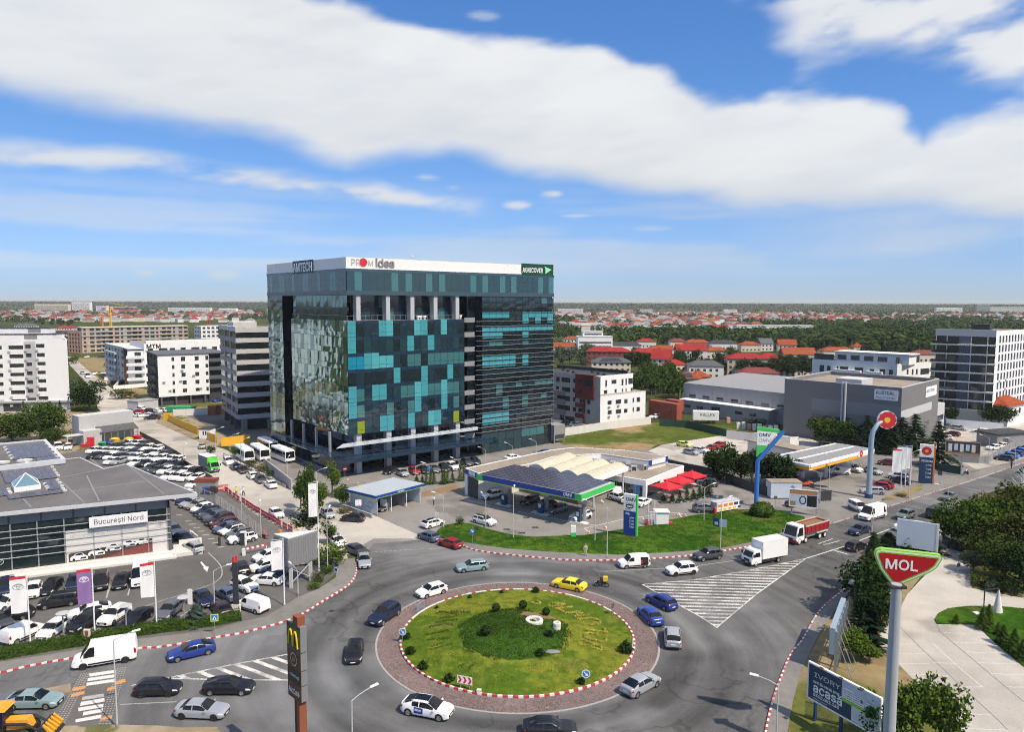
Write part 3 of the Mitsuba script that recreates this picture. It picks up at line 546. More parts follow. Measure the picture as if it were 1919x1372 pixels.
for x,y in[(-59.2,127.6),(-56,123.9),(-54.5,122.1),(-52.9,120.2),(-51.4,118.3),(-49.8,116.4),(-48.2,114.5),(-46.6,112.4),(-45,110.5)]:Pt(k,'dash',MB().sheet(line([(x-.5,y-.1),(x+.5,y+.1)],.35),.010),'marking_old')
LAWN2=[(-12.4,118.3),(-11.5,121.8),(-8.6,123.2),(-6.8,122.6),(-3.2,119.1),(.4,116.5),(3.5,115.7),(11.9,116.6),(18.4,119.7),(23.6,122.2),(27.7,125.1),(33,128.3),(41.8,131.6),(48.1,132.1),(49.7,130.1),(52,127.3),(51.3,124.7),(46.9,120.4)]+OIN+[(-11.3,115.1)]
P=Polygon(LAWN2).buffer(0)
xs=arange(P.bounds[0],P.bounds[2],1.0);ys=arange(P.bounds[1],P.bounds[3],1.0)
inn=P.buffer(-.6)
pts=[(x,y)for x in xs for y in ys if inn.contains(shapely.Point(x,y))]
bd=[P.exterior.interpolate(t).coords[0]for t in arange(0,P.exterior.length,.8)]
allp=NA(bd+pts)
from scipy.spatial import Delaunay
tri=Delaunay(allp).simplices
tri=NA([t for t in tri if P.contains(shapely.Point(*allp[t].mean(0)))])
cr=np.cross(allp[tri[:,1]]-allp[tri[:,0]],allp[tri[:,2]]-allp[tri[:,0]]);tri[cr<0]=tri[cr<0][:,::-1]
dist=NA([P.exterior.distance(shapely.Point(*q))for q in allp])
lz=.14+.5*(1-np.exp(-dist/4))+.12*(mfbm(cstack([allp*.35,allp[:,0]*0]),3,6)-.5)
def green_fn(p,n,uv):
 a=fbm(p.x*.14,p.y*.14,0,4)
 b=fbm(p.x*1.1,p.y*1.1,3,4)
 col=mix((.030,.088,.010),(.070,.140,.016),smoothstep(.3,.7,a+(b-.5)*.5))
 return mix(col,(.16,.15,.05),smoothstep(.64,.80,fbm(p.x*.2+19,p.y*.2,8,4))*.6)*(.55+.6*b+.25*noise(p.x*6,p.y*6,5))
diffuse('green',proc(green_fn))
struct('lawn',(cstack([allp,lz]),tri),'green',smooth=True,label='bright green lawn in front of the filling station')
from scipy.interpolate import NearestNDInterpolator
_lz=NearestNDInterpolator(allp,lz)
lawn2_z=lambda x,y:_lz(x,y)
def in_lawn2(n,r):
 q=cstack([r.uniform(P.bounds[0],P.bounds[2],n*3),r.uniform(P.bounds[1],P.bounds[3],n*3)])
 return q[shapely.contains_xy(inn,q[:,0],q[:,1])][:n]
tufts(14000,in_lawn2,lawn2_z,.14,6,.8,'grass','leaf_mid','thick green grass blades of the filling station lawn')
struct('verge',MB().sheet([(22.07,56.89),(24.7,62.2),(26.8,66.6),(29,70.8),(32.8,77.1),(35.7,81.5),(39.4,86.6),(47.6,96.9),(54.7,105.7),(60,108),(60.8,103.5),(51.8,92.8),(47.4,86.8),(43.4,81.8),(41.1,77.3),(40.5,69.7),(40.1,65.6),(40,62.1),(39.08,56.97)],.03),'dry',label='dry grass verge behind the billboards')
struct('verge',MB().prism([(71.9,139.2),(73.6,141),(83.7,148.9),(86.3,151),(83.7,146.4),(73.9,138.8),(71.7,138.3)],0,.2),'dry',label='dry grass strip under the flags of the second filling station')
struct('concrete_yard',MB().sheet([(42.5,81.3),(45.6,84.7),(47.4,86.8),(51.8,92.8),(59.6,101.4),(64.5,108.1),(69.5,118.4),(74.3,122.8),(73.6,113.1),(74.6,105.8),(82.1,95.7),(81.3,80.1),(47.88,49.72),(36.57,53.08),(40.1,62.1),(40.1,65.6),(40.6,69.7),(41.1,78.4)],.034),'pale',label='pale concrete yard with empty parking bays')
struct('lawn',MB().prism([(50.5,83.8),(50.9,85),(52.4,86.8),(54.4,88.2),(57.3,88.9),(60.9,89),(63.9,88.2),(69.4,85.5),(54.4,66.3),(53.7,73.6),(54.2,78.8),(55.1,83.7)],.0,.14),'green',label='green lawn beside the concrete yard')
struct('planting_bed',MB().prism([(62.3,96.3),(61.7,94.9),(63.1,93.7),(66,91.8),(71.3,90),(87.9,109.2),(80.3,118.5),(68.8,106.8)],.0,.13),'dry',label='dry planting bed under the big trees at the right')
k=numbered('bay_line');say(k,'white bay lines of the concrete yard',None,None,'structure')
for a in([(41.5,78.9),(45.2,78.8)],[(41.7,76.6),(45,76.4)],[(41,74.3),(44.1,74.2)],[(40.7,72),(44.8,71.8)],[(43.6,69.5),(46.9,69.6)],[(42.4,67.2),(44.6,67.1)],[(41.5,64.9),(44.4,64.6)],[(40.3,62.5),(44.4,62.2)],[(44.8,74.5),(46.9,74.3)],[(49.9,81.5),(54.9,81.2)],[(49.6,79.2),(54.1,78.9)],[(49.7,76.9),(54.3,76.5)],[(49.4,74.5),(54.1,74.2)],[(49.3,72.2),(53.4,71.9)],[(49.2,69.6),(53.1,69.5)],[(47.2,79),(47,76.3),(46.8,72.8),(46.8,69.5)],[(50.4,83.7),(55.1,83.5)]):Pt(k,'line',MB().sheet(line(a,.10),.046),'marking')
for a in([(45.8,84.3),(45.2,77.5),(44.8,70.5),(44.5,63.7),(44.3,62.1)],[(50.9,85),(49.7,81.9),(49.5,78.1),(49.2,72.3),(49,66.9)]):Pt(k,'drain',MB().sheet(line(a,.12),.042),'mid_grey')
#  vehicles
def interp(xs,ys,x):return float(np.interp(x,xs,ys))
class CarShape:
 """a car body lofted from its side profile; every panel is cut from the same surface"""
 def __init__(s,L,W,H,hood,belt,xc,xf,xr,xt,deck,zsill=.20,wr=.72,ax=None,rw=.33,nose=.55,tail=.8,boxy=.0):
  s.L,s.W,s.H=L,W,H;h=L/2
  s.xc,s.xf,s.xr,s.xt,s.belt,s.deck,s.hood,s.zs,s.wr,s.rw,s.nose,s.tail,s.boxy=xc,xf,xr,xt,belt,deck,hood,zsill,wr,rw,nose,tail,boxy
  s.ax=ax or(h-.86,-h+.82)
  s.px=[-h,-h+.06,xt,xr,(xr+xf)/2,xf,xc,h-.35,h-.06,h]
  s.pz=[tail,deck,deck+.02,H-.05,H,H-.02,hood+.02,hood-.12,nose+.10,nose]
  if xt<=-h+.12:s.px=[-h,xt+.02,xr,(xr+xf)/2,xf,xc,h-.35,h-.06,h];s.pz=[tail,deck,H-.05,H,H-.02,hood+.02,hood-.12,nose+.10,nose]
  s.cache={}
 def sect(s,x):
  h=s.L/2
  zt=interp(s.px,s.pz,x)
  belt=interp([-h,-h+.3,h-.9,h-.1,h],[s.belt-.12,s.belt+.03,s.belt-.05,min(s.hood,s.belt)-.2,s.nose-.08],x)
  cab=max(0.,min(1.,(zt-belt-.02)/(s.H-s.belt)))
  zb=min(belt,zt-.015)
  e=min(1,(h-abs(x))/.55);w=s.W/2*(1-(.20-.12*s.boxy)*(1-max(0,e))**2.2)
  z0=s.zs+.10*(1-max(0,min(1,(h-abs(x))/.3)))
  wt=w*(1-(1-s.wr)*(.25+.75*cab))if cab>0 else w*.93
  rx=min(.10+.10*cab,zt-zb)
  return[(0,z0),(w*.86,z0),(w-.03,z0+.07),(w,z0+(zb-z0)*.45),(w-.015,z0+(zb-z0)*.80),(w-.06,zb),(wt+(w-.06-wt)*.45,zb+(zt-zb)*.52),(wt,max(zb+.004,zt-rx*.62)),(wt*.86,zt-rx*.10),(wt*.45,zt+.0),(0,zt+.012)]
 def P(s,x,t):
  S=s.cache.setdefault(round(x,3),s.sect(x));i=min(9,int(t));f=t-i
  a,b=S[i],S[i+1]
  return NA([x,a[0]+(b[0]-a[0])*f,a[1]+(b[1]-a[1])*f])
 def body(s):
  h=s.L/2
  xs=sorted({-h,-h+.05,-h+.15,-h+.3,h-.3,h-.15,h-.05,h,s.xc,s.xf,s.xr,s.xt,(s.xf+s.xc)/2,*linspace(-h+.4,h-.4,15)})
  xs=[x for i,x in enum(xs)if i==0 or x-xs[i-1]>.012]
  rings=[]
  for x in xs:
   S=s.sect(x);r=[(x,y,z)for y,z in S]+[(x,-y,z)for y,z in S[-2:0:-1]]
   rings.append(r)
  n=len(rings[0]);v=NA(rings).reshape(-1,3);f=[]
  for i in range(len(xs)-1):
   for j in range(n):
    a,b,c,d=i*n+j,i*n+(j+1)%n,(i+1)*n+(j+1)%n,(i+1)*n+j
    f+=[(a,d,c),(a,c,b)]
  m0,m1=len(v),len(v)+1
  v=vstack([v,np.mean(rings[0],0),np.mean(rings[-1],0)])
  for j in range(n):f+=[(m0,j,(j+1)%n),(m1,(len(xs)-1)*n+(j+1)%n,(len(xs)-1)*n+j)]
  M_=manifold3d.Manifold(manifold3d.Mesh(v.astype(np.float32),NA(f,np.uint32)))
  if M_.volume()<0 or M_.is_empty():
   f=[t[::-1]for t in f];M_=manifold3d.Manifold(manifold3d.Mesh(v.astype(np.float32),NA(f,np.uint32)))
  for x in s.ax:
   for sg in(1,-1):
    c=manifold3d.Manifold.cylinder(.5,s.rw+.055,s.rw+.055,20,True).rotate([90,0,0]).translate([x,sg*(s.W/2-.05),s.rw])
    M_=M_-c
  mm=M_.to_mesh()
  return NA(mm.vert_properties[:,:3],float),NA(mm.tri_verts)
 def patch(s,x0,x1,t0,t1,off=.008,sides=(1,-1),nx=5,nt=3,skew=.0):
  """a panel of the body surface between two stations and two section numbers"""
  m=MB();T=linspace(t0,t1,nt)
  for sg in sides:
   g=[]
   for k,t in enum(T):
    for x in linspace(x0+skew*k/(nt-1),x1-skew*k/(nt-1)*0,nx):
     p=s.P(x,t);e=.02
     du=s.P(x+e,t)-s.P(x-e,t);dv=s.P(x,min(10,t+.1))-s.P(x,max(0,t-.1))
     nrm=np.cross(du,dv);nrm/=norm(nrm)+1e-9
     if nrm[1]<-1e-6:nrm=-nrm
     if nrm[2]<-.3:nrm=-nrm
     q=p+nrm*off;g.append((q[0],q[1]*sg,q[2]))
   q=[(j*nx+i,j*nx+i+1,(j+1)*nx+i+1,(j+1)*nx+i)for j in range(nt-1)for i in range(nx-1)]
   m.add(g,[x[::sg]for x in q])
  return m.out()
 def across(s,x0,x1,t0,off=.008,nx=5):
  """a panel right across the car (windscreens, bonnet): from section t0 over the top to the other side"""
  T=list(linspace(t0,10,4));m=MB();g=[]
  cols=[(t,1)for t in T]+[(t,-1)for t in T[-2::-1]]
  for t,sg in cols:
   for x in linspace(x0,x1,nx):
    p=s.P(x,t);du=s.P(x+.02,10)-s.P(x-.02,10);nz=NA([-du[2],0,du[0]]);nz/=norm(nz)
    q=p+nz*off;g.append((q[0],q[1]*sg,q[2]))
  n=len(cols)
  return m.add(g,[(j*nx+i,(j+1)*nx+i,(j+1)*nx+i+1,j*nx+i+1)for j in range(n-1)for i in range(nx-1)]).out()
def wheel_mesh(r,w=.21):
 t=MB().lathe([(r*.62,-w/2),(r*.93,-w/2),(r,-w/2+.03),(r,w/2-.03),(r*.93,w/2),(r*.62,w/2-.01),(r*.60,0),(r*.62,-w/2)],20)
 v,f=t.out();t=(v[:,[0,2,1]],f[:,::-1])
 rim=MB()
 disc=MB().lathe([(0,w/2-.055),(r*.64,w/2-.055),(r*.64,w/2-.015),(r*.58,w/2-.015),(r*.56,w/2-.05)],20);v,f=disc.out();dark=(v[:,[0,2,1]],f[:,::-1])
 for k in range(5):
  a=k*2*PI/5;c,s_=cos(a),sin(a);p=[]
  for y in(w/2-.05,w/2-.022):
   for q,e in((.02,-.055),(r*.62,-.035),(r*.62,.035),(.02,.055)):p.append((q*c-e*s_,y,q*s_+e*c))
  rim.hexa(p)
 rg=MB().lathe([(r*.55,w/2-.05),(r*.64,w/2-.012),(r*.66,w/2-.012),(r*.66,w/2-.05)],20);v,f=rg.out();rim.add(v[:,[0,2,1]],f[:,::-1])
 return t,dark,rim.out()
def flip_y(m):return(m[0]*[1,-1,1],m[1][:,::-1])
def P_(mesh,smooth=False):return mikit.ply(mesh.out()if isinstance(mesh,MB)else mesh,'mat_trim',smooth=smooth)
def car_kit(c,kind):
 """all parts of a car as reusable shapes: (name, sub-part of, shape, material or None for paint)"""
 h,W=c.L/2,c.W;kit=[]
 add=lambda n,m,mat,smooth=False,sub=None:kit.append((n,sub,P_(m,smooth),mat))
 add('body',c.body(),None,34)
 tb,tt=5.12,6.93
 van=kind in('panel_van','big_van')
 add('windscreen',c.across(c.xf-.01,c.xc-.04,7.05),'car_glass',True)
 if not van:
  add('rear_window',c.across(c.xt+.05 if c.xt>-h+.15 else-h+.13,c.xr+.03,7.05),'car_glass',True)
 mid=(c.xf+c.xr)/2-.1
 xa,xb=c.xf+(c.xc-c.xf)*.60,c.xr-(.05 if kind!='sedan' else .25)
 if van:
  add('side_window',c.patch(c.xf-.45,xa,tb,tt-.2,sides=(1,)),'car_glass');add('side_window',c.patch(c.xf-.45,xa,tb,tt-.2,sides=(-1,)),'car_glass')
 else:
  for sg in(1,-1):
   add('side_window',c.patch(mid+.05,xa,tb,tt,sides=(sg,)),'car_glass')
   add('side_window',c.patch(xb,mid-.04,tb,tt,sides=(sg,)),'car_glass')
   if kind in('estate','suv','mpv'):add('side_window',c.patch(-h+.30,xb-.06,tb+.15,tt-.1,sides=(sg,)),'car_glass')
 for sg in(1,-1):
  add('headlight',c.patch(h-.46,h-.05,3.85,4.85,sides=(sg,),off=.012),'lamp_clear')
  add('tail_light',c.patch(-h+.03,-h+.24,3.9,4.9 if not van else 5.5,sides=(sg,),off=.012),'lamp_red')
  zm=c.belt+.06;ym=sg*(W/2+.09)
  add('mirror',MB().hexa([(c.xc-.30,ym-.10,zm-.07),(c.xc-.17,ym-.08,zm-.06),(c.xc-.17,ym+.08,zm-.06),(c.xc-.30,ym+.10,zm-.07),(c.xc-.29,ym-.09,zm+.08),(c.xc-.19,ym-.07,zm+.06),(c.xc-.19,ym+.07,zm+.06),(c.xc-.29,ym+.09,zm+.08)]).out(),None)
 fx=h+.006;zn=c.nose
 add('grille',MB().hexa([(fx-.06,-W*.28,zn-.30),(fx+.012,-W*.28,zn-.30),(fx+.012,W*.28,zn-.30),(fx-.06,W*.28,zn-.30),(fx-.06,-W*.33,zn-.05),(fx+.008,-W*.33,zn-.05),(fx+.008,W*.33,zn-.05),(fx-.06,W*.33,zn-.05)]),'trim')
 add('number_plate',MB().box(fx+.013,fx+.022,-.26,.26,zn-.27,zn-.16),'plate')
 zr=c.tail-.30
 add('number_plate',MB().box(-h-.022,-h+.01,-.26,.26,zr,zr+.11),'plate')
 add('bumper',MB().box(-h-.012,-h+.06,-W*.36,W*.36,c.zs+.08,c.zs+.22),'trim')
 if kind in('suv','big_van','panel_van','mpv'):
  add('sill_trim',c.patch(c.ax[1]+c.rw+.09,c.ax[0]-c.rw-.09,1.6,2.75,off=.012),'trim')
 if kind in('estate','suv'):
  r=MB()
  for sg in(1,-1):r.tube([(c.xf-.15,sg*W*.36,c.H-.03),(c.xf-.25,sg*W*.36,c.H+.045),(c.xr+.1,sg*W*.36,c.H+.02),(c.xr,sg*W*.36,c.H-.05)],.022,5)
  add('roof_rail',r,'steel_dark')
 t,d,rm=wheel_mesh(c.rw)
 for x in c.ax:
  for sg in(1,-1):
   tr=[x,sg*(W/2-.115),c.rw]
   mv=lambda m:((m[0]if sg>0 else flip_y(m)[0])+tr,m[1]if sg>0 else flip_y(m)[1])
   kit.append(('wheel',None,P_(mv(t),35),'tyre'));kit.append(('rim','wheel',P_(mv((vstack([d[0],rm[0]]),vstack([d[1],rm[1]+len(d[0])])))),'rim'))
 return kit
SH=dict(hatch=(CarShape(4.20,1.78,1.47,.98,.94,1.02,.30,-1.45,-2.06,1.02,nose=.62,tail=.86),'hatch'),sedan=(CarShape(4.70,1.82,1.45,.96,.93,.98,.22,-1.15,-1.78,1.06,nose=.62,tail=.90),'sedan'),fastback=(CarShape(4.72,1.84,1.46,.97,.94,1.05,.28,-1.05,-2.05,1.10,nose=.62,tail=.92),'sedan'),estate=(CarShape(4.60,1.80,1.49,.98,.95,.98,.25,-1.80,-2.24,1.02,nose=.62,tail=.88),'estate'),suv=(CarShape(4.45,1.86,1.66,1.10,1.06,.98,.30,-1.58,-2.15,1.12,zsill=.27,nose=.76,tail=.98,rw=.36),'suv'),big_suv=(CarShape(4.90,1.95,1.74,1.16,1.12,1.05,.30,-1.85,-2.38,1.20,zsill=.27,nose=.80,tail=1.02,rw=.38),'suv'),crossover=(CarShape(4.75,1.92,1.60,1.02,1.02,1.30,.35,-1.15,-2.15,1.16,zsill=.22,nose=.66,tail=1.0,rw=.37),'hatch'),mpv=(CarShape(4.50,1.80,1.80,1.08,1.06,1.30,.62,-2.02,-2.20,1.10,zsill=.24,nose=.74,tail=.95,wr=.80),'mpv'),minibus=(CarShape(5.1,1.95,1.95,1.12,1.14,1.75,.95,-2.30,-2.50,1.20,zsill=.24,nose=.78,tail=1.0,wr=.84,boxy=1),'mpv'),panel_van=(CarShape(4.45,1.84,1.83,1.10,1.08,1.32,.66,-2.08,-2.18,1.60,zsill=.24,nose=.76,tail=1.2,wr=.84,boxy=1),'panel_van'),big_van=(CarShape(5.95,2.05,2.52,1.22,1.20,2.25,1.35,-2.85,-2.94,2.2,zsill=.30,nose=.86,tail=1.6,wr=.84,rw=.36,boxy=1,ax=(1.95,-1.9)),'big_van'))
KIT={k:car_kit(c,kd)for k,(c,kd)in SH.items()}
def lite(kit):return[x for x in kit if x[0]not in('mirror','number_plate','bumper','roof_rail','grille','sill_trim')]
def place_car(shape_,paint,x,y,ang,label,cat='car',group=None,name='car',full=True,rim='rim',dark_roof=False,z=.0):
 t=Th(name,label,cat,group);tw=rotz(ang,x,y,z);wk=None
 for n,sub,sh,mat in(KIT[shape_]if full else lite(KIT[shape_])):
  if sub:
   kk=Pt(wk,n,sh,rim if mat=='rim' else mat,tw=tw)
  else:
   kk=Pt(t,n,sh,mat or 'paint_'+paint,tw=tw)
   if n=='wheel':wk=kk
 if dark_roof:
  c=SH[shape_][0];Pt(t,'roof',c.across(c.xr+.04,c.xf-.03,7.6,.006),'car_glass',tw=tw)
 return t
def car_w(shape_,paint,f,r,label,cat='car',name='car',**kw):
 """place by the two wheel contacts on the side towards the camera"""
 f,r=NA(f),NA(r);d=f-r;d/=hypot(*d);c=SH[shape_][0]
 n=NA([-d[1],d[0]])
 m=(f+r)/2
 if n@m<0:n=-n
 m=m+n*(c.W/2-.08)-d*(c.ax[0]+c.ax[1])/2
 return place_car(shape_,paint,m[0],m[1],atan2(d[1],d[0]),label,cat,name=name,**kw)
def car_c(shape_,paint,front,rear,label,cat='car',name='car',**kw):
 f,r=NA(front),NA(rear);d=f-r;d/=hypot(*d);m=(f+r)/2
 return place_car(shape_,paint,m[0],m[1],atan2(d[1],d[0]),label,cat,name=name,**kw)
def car_at(shape_,paint,p,ang,label,cat='car',name='car',**kw):
 return place_car(shape_,paint,p[0],p[1],ang,label,cat,name=name,**kw)
t=car_w('crossover','white',*[(-6.6,63.3),(-9.4,64.2)],'white crossover with black glass roof and blue printed rear door below the island',dark_roof=True)
c=SH['crossover'][0]
kk=[k for k in scene if k.startswith(t+'__body')][0]
sd=Pt(t,'door_print',c.patch(-.95,-.05,2.6,4.95,sides=(-1,),off=.010,nx=7,nt=6),'blue_print',tw=scene[kk]['to_world'],label='blue printed rear door')
v,f=meshkit.text_mesh('blue',.22,.006,True).vertices,meshkit.text_mesh('blue',.22,.006,True).faces
Pt(t,'door_lettering',(cstack([v[:,0]-.85,np.full(len(v),-c.W/2-.012)-v[:,2]*0-.004*(v[:,2]>.003),v[:,1]+.70]),NA(f)),'white',tw=scene[kk]['to_world'])
car_w('sedan','black',*[(5.1,60.7),(1.7,60.7)],'black saloon cut by the bottom edge of the picture below the island')
car_c('hatch','black',*[(-16.5,73.2),(-17.1,77.8)],'black rounded hatchback facing the viewer at the left of the island',rim='rim_dark')
car_w('big_suv','navy',*[(-15,82.9),(-13.7,85.8)],'dark navy large SUV entering the left side of the roundabout')
car_w('hatch','white',*[(-10.9,90.8),(-8.8,92.5)],'white hatchback driving at the upper left of the roundabout')
car_w('estate','teal',*[(-6.5,99.9),(-4.1,100.7)],'pale blue grey small estate driving left behind the island')
t=car_w('sedan','yellow',*[(6.1,94.4),(8.5,93.1)],'bright yellow taxi saloon at the top of the roundabout','taxi',name='taxi')
car_w('suv','white',*[(22.8,98.7),(25.5,99.5)],'white boxy SUV with black wheels approaching beside the hatched triangle',rim='rim_dark')
t=car_w('panel_van','white',*[(16.3,101.5),(19.3,102.1)],'small white van with a black printed rear panel by the red and white kerb','van',name='van')
c=SH['panel_van'][0];kk=[k for k in scene if k.startswith(t+'__body')][0]
Pt(t,'side_print',c.patch(-1.9,-.75,2.5,6.6,sides=(1,-1),off=.010,nx=7,nt=8),'black_print',tw=scene[kk]['to_world'],label='black printed rear panel')
Pt(t,'side_print',c.patch(-1.0,-.80,3.2,5.4,sides=(1,-1),off=.016,nx=3,nt=4),'red_print',tw=scene[kk]['to_world'])
car_w('suv','dark_grey',*[(28.2,104.6),(30.8,105.6)],'dark grey SUV beside the filling station lawn')
car_w('sedan','navy',*[(56.8,116.7),(59.3,118.5)],'dark blue saloon on the right arm, first behind the red tipper lorry')
car_w('hatch','black',*[(54.9,110.5),(52.5,108.7)],'black hatchback seen from behind leaving on the right arm')
t=car_w('big_van','white',*[(62.6,124.7),(66,126.9)],'tall white delivery van with a dark mark on its rear corner on the right arm','van',name='van')
c=SH['big_van'][0];kk=[k for k in scene if k.startswith(t+'__body')][0]
Pt(t,'side_print',c.patch(-2.7,-1.9,4.2,6.4,sides=(1,-1),off=.010,nx=4,nt=5,skew=.5),'black_print',tw=scene[kk]['to_world'])
car_w('mpv','white',*[(62.9,130.2),(62.6,132.7)],'small white passenger van joining from the second filling station','van',name='van')
car_w('suv','olive',*[(69.1,125.2),(71.1,126.7)],'grey green SUV approaching on the right arm')
car_w('minibus','black',*[(78.8,129.5),(73.7,124.9)],'black minibus seen from behind near the trees on the right arm','van',name='van')
car_c('sedan','olive',*[(82.4,137.3),(87.5,141.6)],'grey green saloon farthest along the right arm')
car_c('sedan','dark_grey',*[(118.3,163.4),(114,160.8)],'dark car cut by the right edge of the picture on the main road')
car_w('estate','blue',*[(17.5,89.8),(18.8,87.5)],'bright blue estate beside the hatched triangle, outer of the two blue cars')
car_w('sedan','blue_b',*[(15.6,86),(16.2,83.5)],'bright blue saloon next to the cobbled ring, inner of the two blue cars')
car_c('suv','silver',*[(18.5,81.3),(17.7,76.9)],'silver SUV seen from behind at the right of the roundabout')
car_w('fastback','silver',*[(14.3,69.3),(12.3,67.5)],'silver fastback saloon at the lower right of the roundabout')
car_w('fastback','blue',*[(-35.1,74.1),(-32.6,75.7)],'deep blue saloon on the left arm beside the kerb')
t=car_w('big_van','white',*[(-44.2,72.4),(-40.5,74)],'big white panel van on the left arm below the hedge','van',name='van',rim='rim_dark')
car_w('hatch','black',*[(-32.8,67.3),(-35.6,67.1)],'black small estate with dark wheels just past the crossing on the left arm',rim='rim_dark')
car_w('fastback','black',*[(-26.1,67.5),(-28.9,67.5)],'black saloon below the hatched wedge on the left arm')
car_w('sedan','silver',*[(-27.1,63.3),(-29.8,63.5)],'silver saloon at the bottom of the left arm',rim='rim_dark')
car_w('fastback','teal',*[(-43.4,65),(-46.1,64.9)],'pale teal saloon behind the yellow digger at the crossing')
car_w('hatch','slate',*[(-14.8,114.6),(-12.8,112.7)],'grey small hatchback queueing behind the red one by the lawn')
car_w('hatch','red',*[(-11.1,111.2),(-9,109.5)],'red hatchback at the tip of the filling station lawn',rim='rim_dark')
car_w('hatch','white',*[(-11.7,121.8),(-13.9,119.6)],'white hatchback with a dark glass roof turning into the forecourt',dark_roof=True)
car_w('estate','white',*[(-4,121.2),(-6.4,123.2)],'white estate with a glass roof on the forecourt above the lawn',dark_roof=True)
car_w('hatch','black',*[(-29.2,123.7),(-26.2,123.1)],'black hatchback in front of the graffiti wall of the car wash',rim='rim_dark')
car_w('sedan','dark_grey',*[(-22.7,105.9),(-25,108.2)],'dark saloon parked behind the silver one at the corner')
car_c('sedan','silver',*[(-20.7,100.6),(-22,105.9)],'silver saloon facing the viewer at the corner kerb')
car_c('hatch','white',*[(-25.9,109.7),(-28.6,113.7)],'white car carrying a red and white sign board on its roof',rim='rim_dark')
x,y=(-27.1,111.6)
k=Th('roof_board','red and white sign board on the roof of a white car','sign')
m=MB().box(-.5,.5,-.03,.03,1.52,2.1)
Pt(k,'panel',m,'white',tw=rotz(-.6,x,y));Pt(k,'band',MB().hexa([(-.3,-.034,1.6),(-.05,-.034,1.6),(.3,-.034,2.0),(.05,-.034,2.0),(-.3,-.038,1.6),(-.05,-.038,1.6),(.3,-.038,2.0),(.05,-.038,2.0)]),'red_print',tw=rotz(-.6,x,y))
car_w('hatch','white',*[(-41.5,125.2),(-43.1,127.4)],'white hatchback driving down the pale side street')
car_c('hatch','silver',*[(-31.3,124.8),(-33.8,129)],'silver hatchback half hidden behind the street trees')
car_c('estate','beige',*[(-82.3,192.2),(-78.3,182.5)],'beige grey estate driving up the pale street near the hut')
for i,(sh,pt,p,lab)in enum((('suv','white',(-66.2,168.4),'white SUV, uppermost of the row'),('sedan','navy',(-62.8,163.6),'dark blue saloon, second of the row'),('hatch','brown',(-59.8,160.2),'dark brown hatchback, third of the row'),('hatch','white',(-55.9,155.1),'white hatchback, fourth of the row'),('hatch','dark_grey',(-52.9,151.5),'dark grey hatchback, fifth of the row'),('sedan','white',(-49.4,147.4),'white saloon, lowest of the row'))):
 car_at(sh,pt,p,math.radians(122 if i%2 else-57),lab+' parked along the pale street',full=i>2)
car_w('suv','white',*[(-4.2,137.9),(-2.4,139.2)],'white small crossover under the left end of the station canopy',rim='rim_dark')
car_w('suv','white',*[(11.6,124),(13.8,126)],'white sporty SUV in front of the station canopy',rim='rim_dark')
car_w('suv','dark_red',*[(7.4,131.3),(6.2,132)],'dark red car in the shade of the station canopy')
car_w('estate','grey',*[(7.6,128.3),(10,130.4)],'grey estate under the right end of the canopy')
car_w('hatch','black',*[(3.5,134.6),(4.8,136.1)],'black car at the pump under the canopy')
car_w('suv','white',*[(20.6,136.3),(19.3,137.8)],'white SUV parked nearest the shop front')
car_c('panel_van','white',*[(21,142.6),(20.5,139.9)],'white van at the shop behind the white SUV','van',name='van')
car_c('hatch','white',*[(23.5,138.3),(21.2,134.8)],'white car half hidden by the price pillar')
car_w('sedan','white',*[(26.3,135.6),(24.4,133.1)],'white saloon beside the price pillar')
car_w('big_suv','grey',*[(36.7,129.6),(34.2,129.5)],'grey large SUV by the advertising trailer')
car_c('suv','dark_grey',*[(38.9,149.9),(42.5,148.9)],'dark grey SUV beside the red parasols')
car_c('estate','black',*[(39.2,153.2),(42.6,152.7)],'black estate behind the red parasols')
car_c('hatch','black',*[(-23.4,129.7),(-24.6,133.2)],'black car with its lights on in the car wash bay')
for i,(sh,pt,f,r,lab)in enum((('sedan','black',(-27.4,158.9),(-26.8,161.7),'black saloon, first from the entrance'),('hatch','silver',(-22.8,156),(-25.1,159.6),'silver hatchback in front'),('hatch','red',(-20.6,157.7),(-22.6,161.8),'red hatchback'),('sedan','navy',(-18.5,158.4),(-20.7,163.2),'dark navy saloon'),('sedan','grey',(-16.4,159.7),(-18.5,163.9),'grey saloon'),('suv','black',(-14.6,160.5),(-15.9,164),'black SUV'),('suv','white',(-12.4,161.9),(-14.4,165.8),'white SUV'),('sedan','black',(-10.9,164),(-12.7,168.5),'black saloon beyond the white one'),('suv','dark_grey',(-9.4,165.9),(-11.4,170.8),'dark grey SUV near the canopy roof'),('sedan','navy',(-7.8,167.8),(-9.6,172.4),'dark saloon farthest in view'))):
 car_c(sh,pt,f,r,lab+' in the row before the glass tower',group=None)
car_w('sedan','white',*[(2.7,174.8),(-1.1,171.8)],'white car above the flat roof beside the tower',full=False)
car_c('hatch','blue',*[(6.4,177.9),(9.2,179.9)],'small blue and white car at the far corner of the tower',full=False)
car_w('sedan','silver',*[(80.4,159.5),(79.6,162.2)],'silver saloon beside the tall blue grey mast')
car_w('suv','orange',*[(61.6,148.9),(59.5,148.6)],'orange SUV at the pumps of the second filling station')
car_w('panel_van','white',*[(71.3,159.4),(74.2,159.1)],'white van under the grey canopy of the second station','van',name='van')
car_c('panel_van','white',*[(77.4,162.2),(76.5,163.4)],'white van behind another under the grey canopy','van',name='van')
car_w('estate','silver',*[(70.2,143.1),(73.7,142.4)],'silver estate at the foot of the tall mast')
car_w('hatch','red',*[(74,147.3),(76.5,146.3)],'plain red hatchback between the silver estate and another red car')
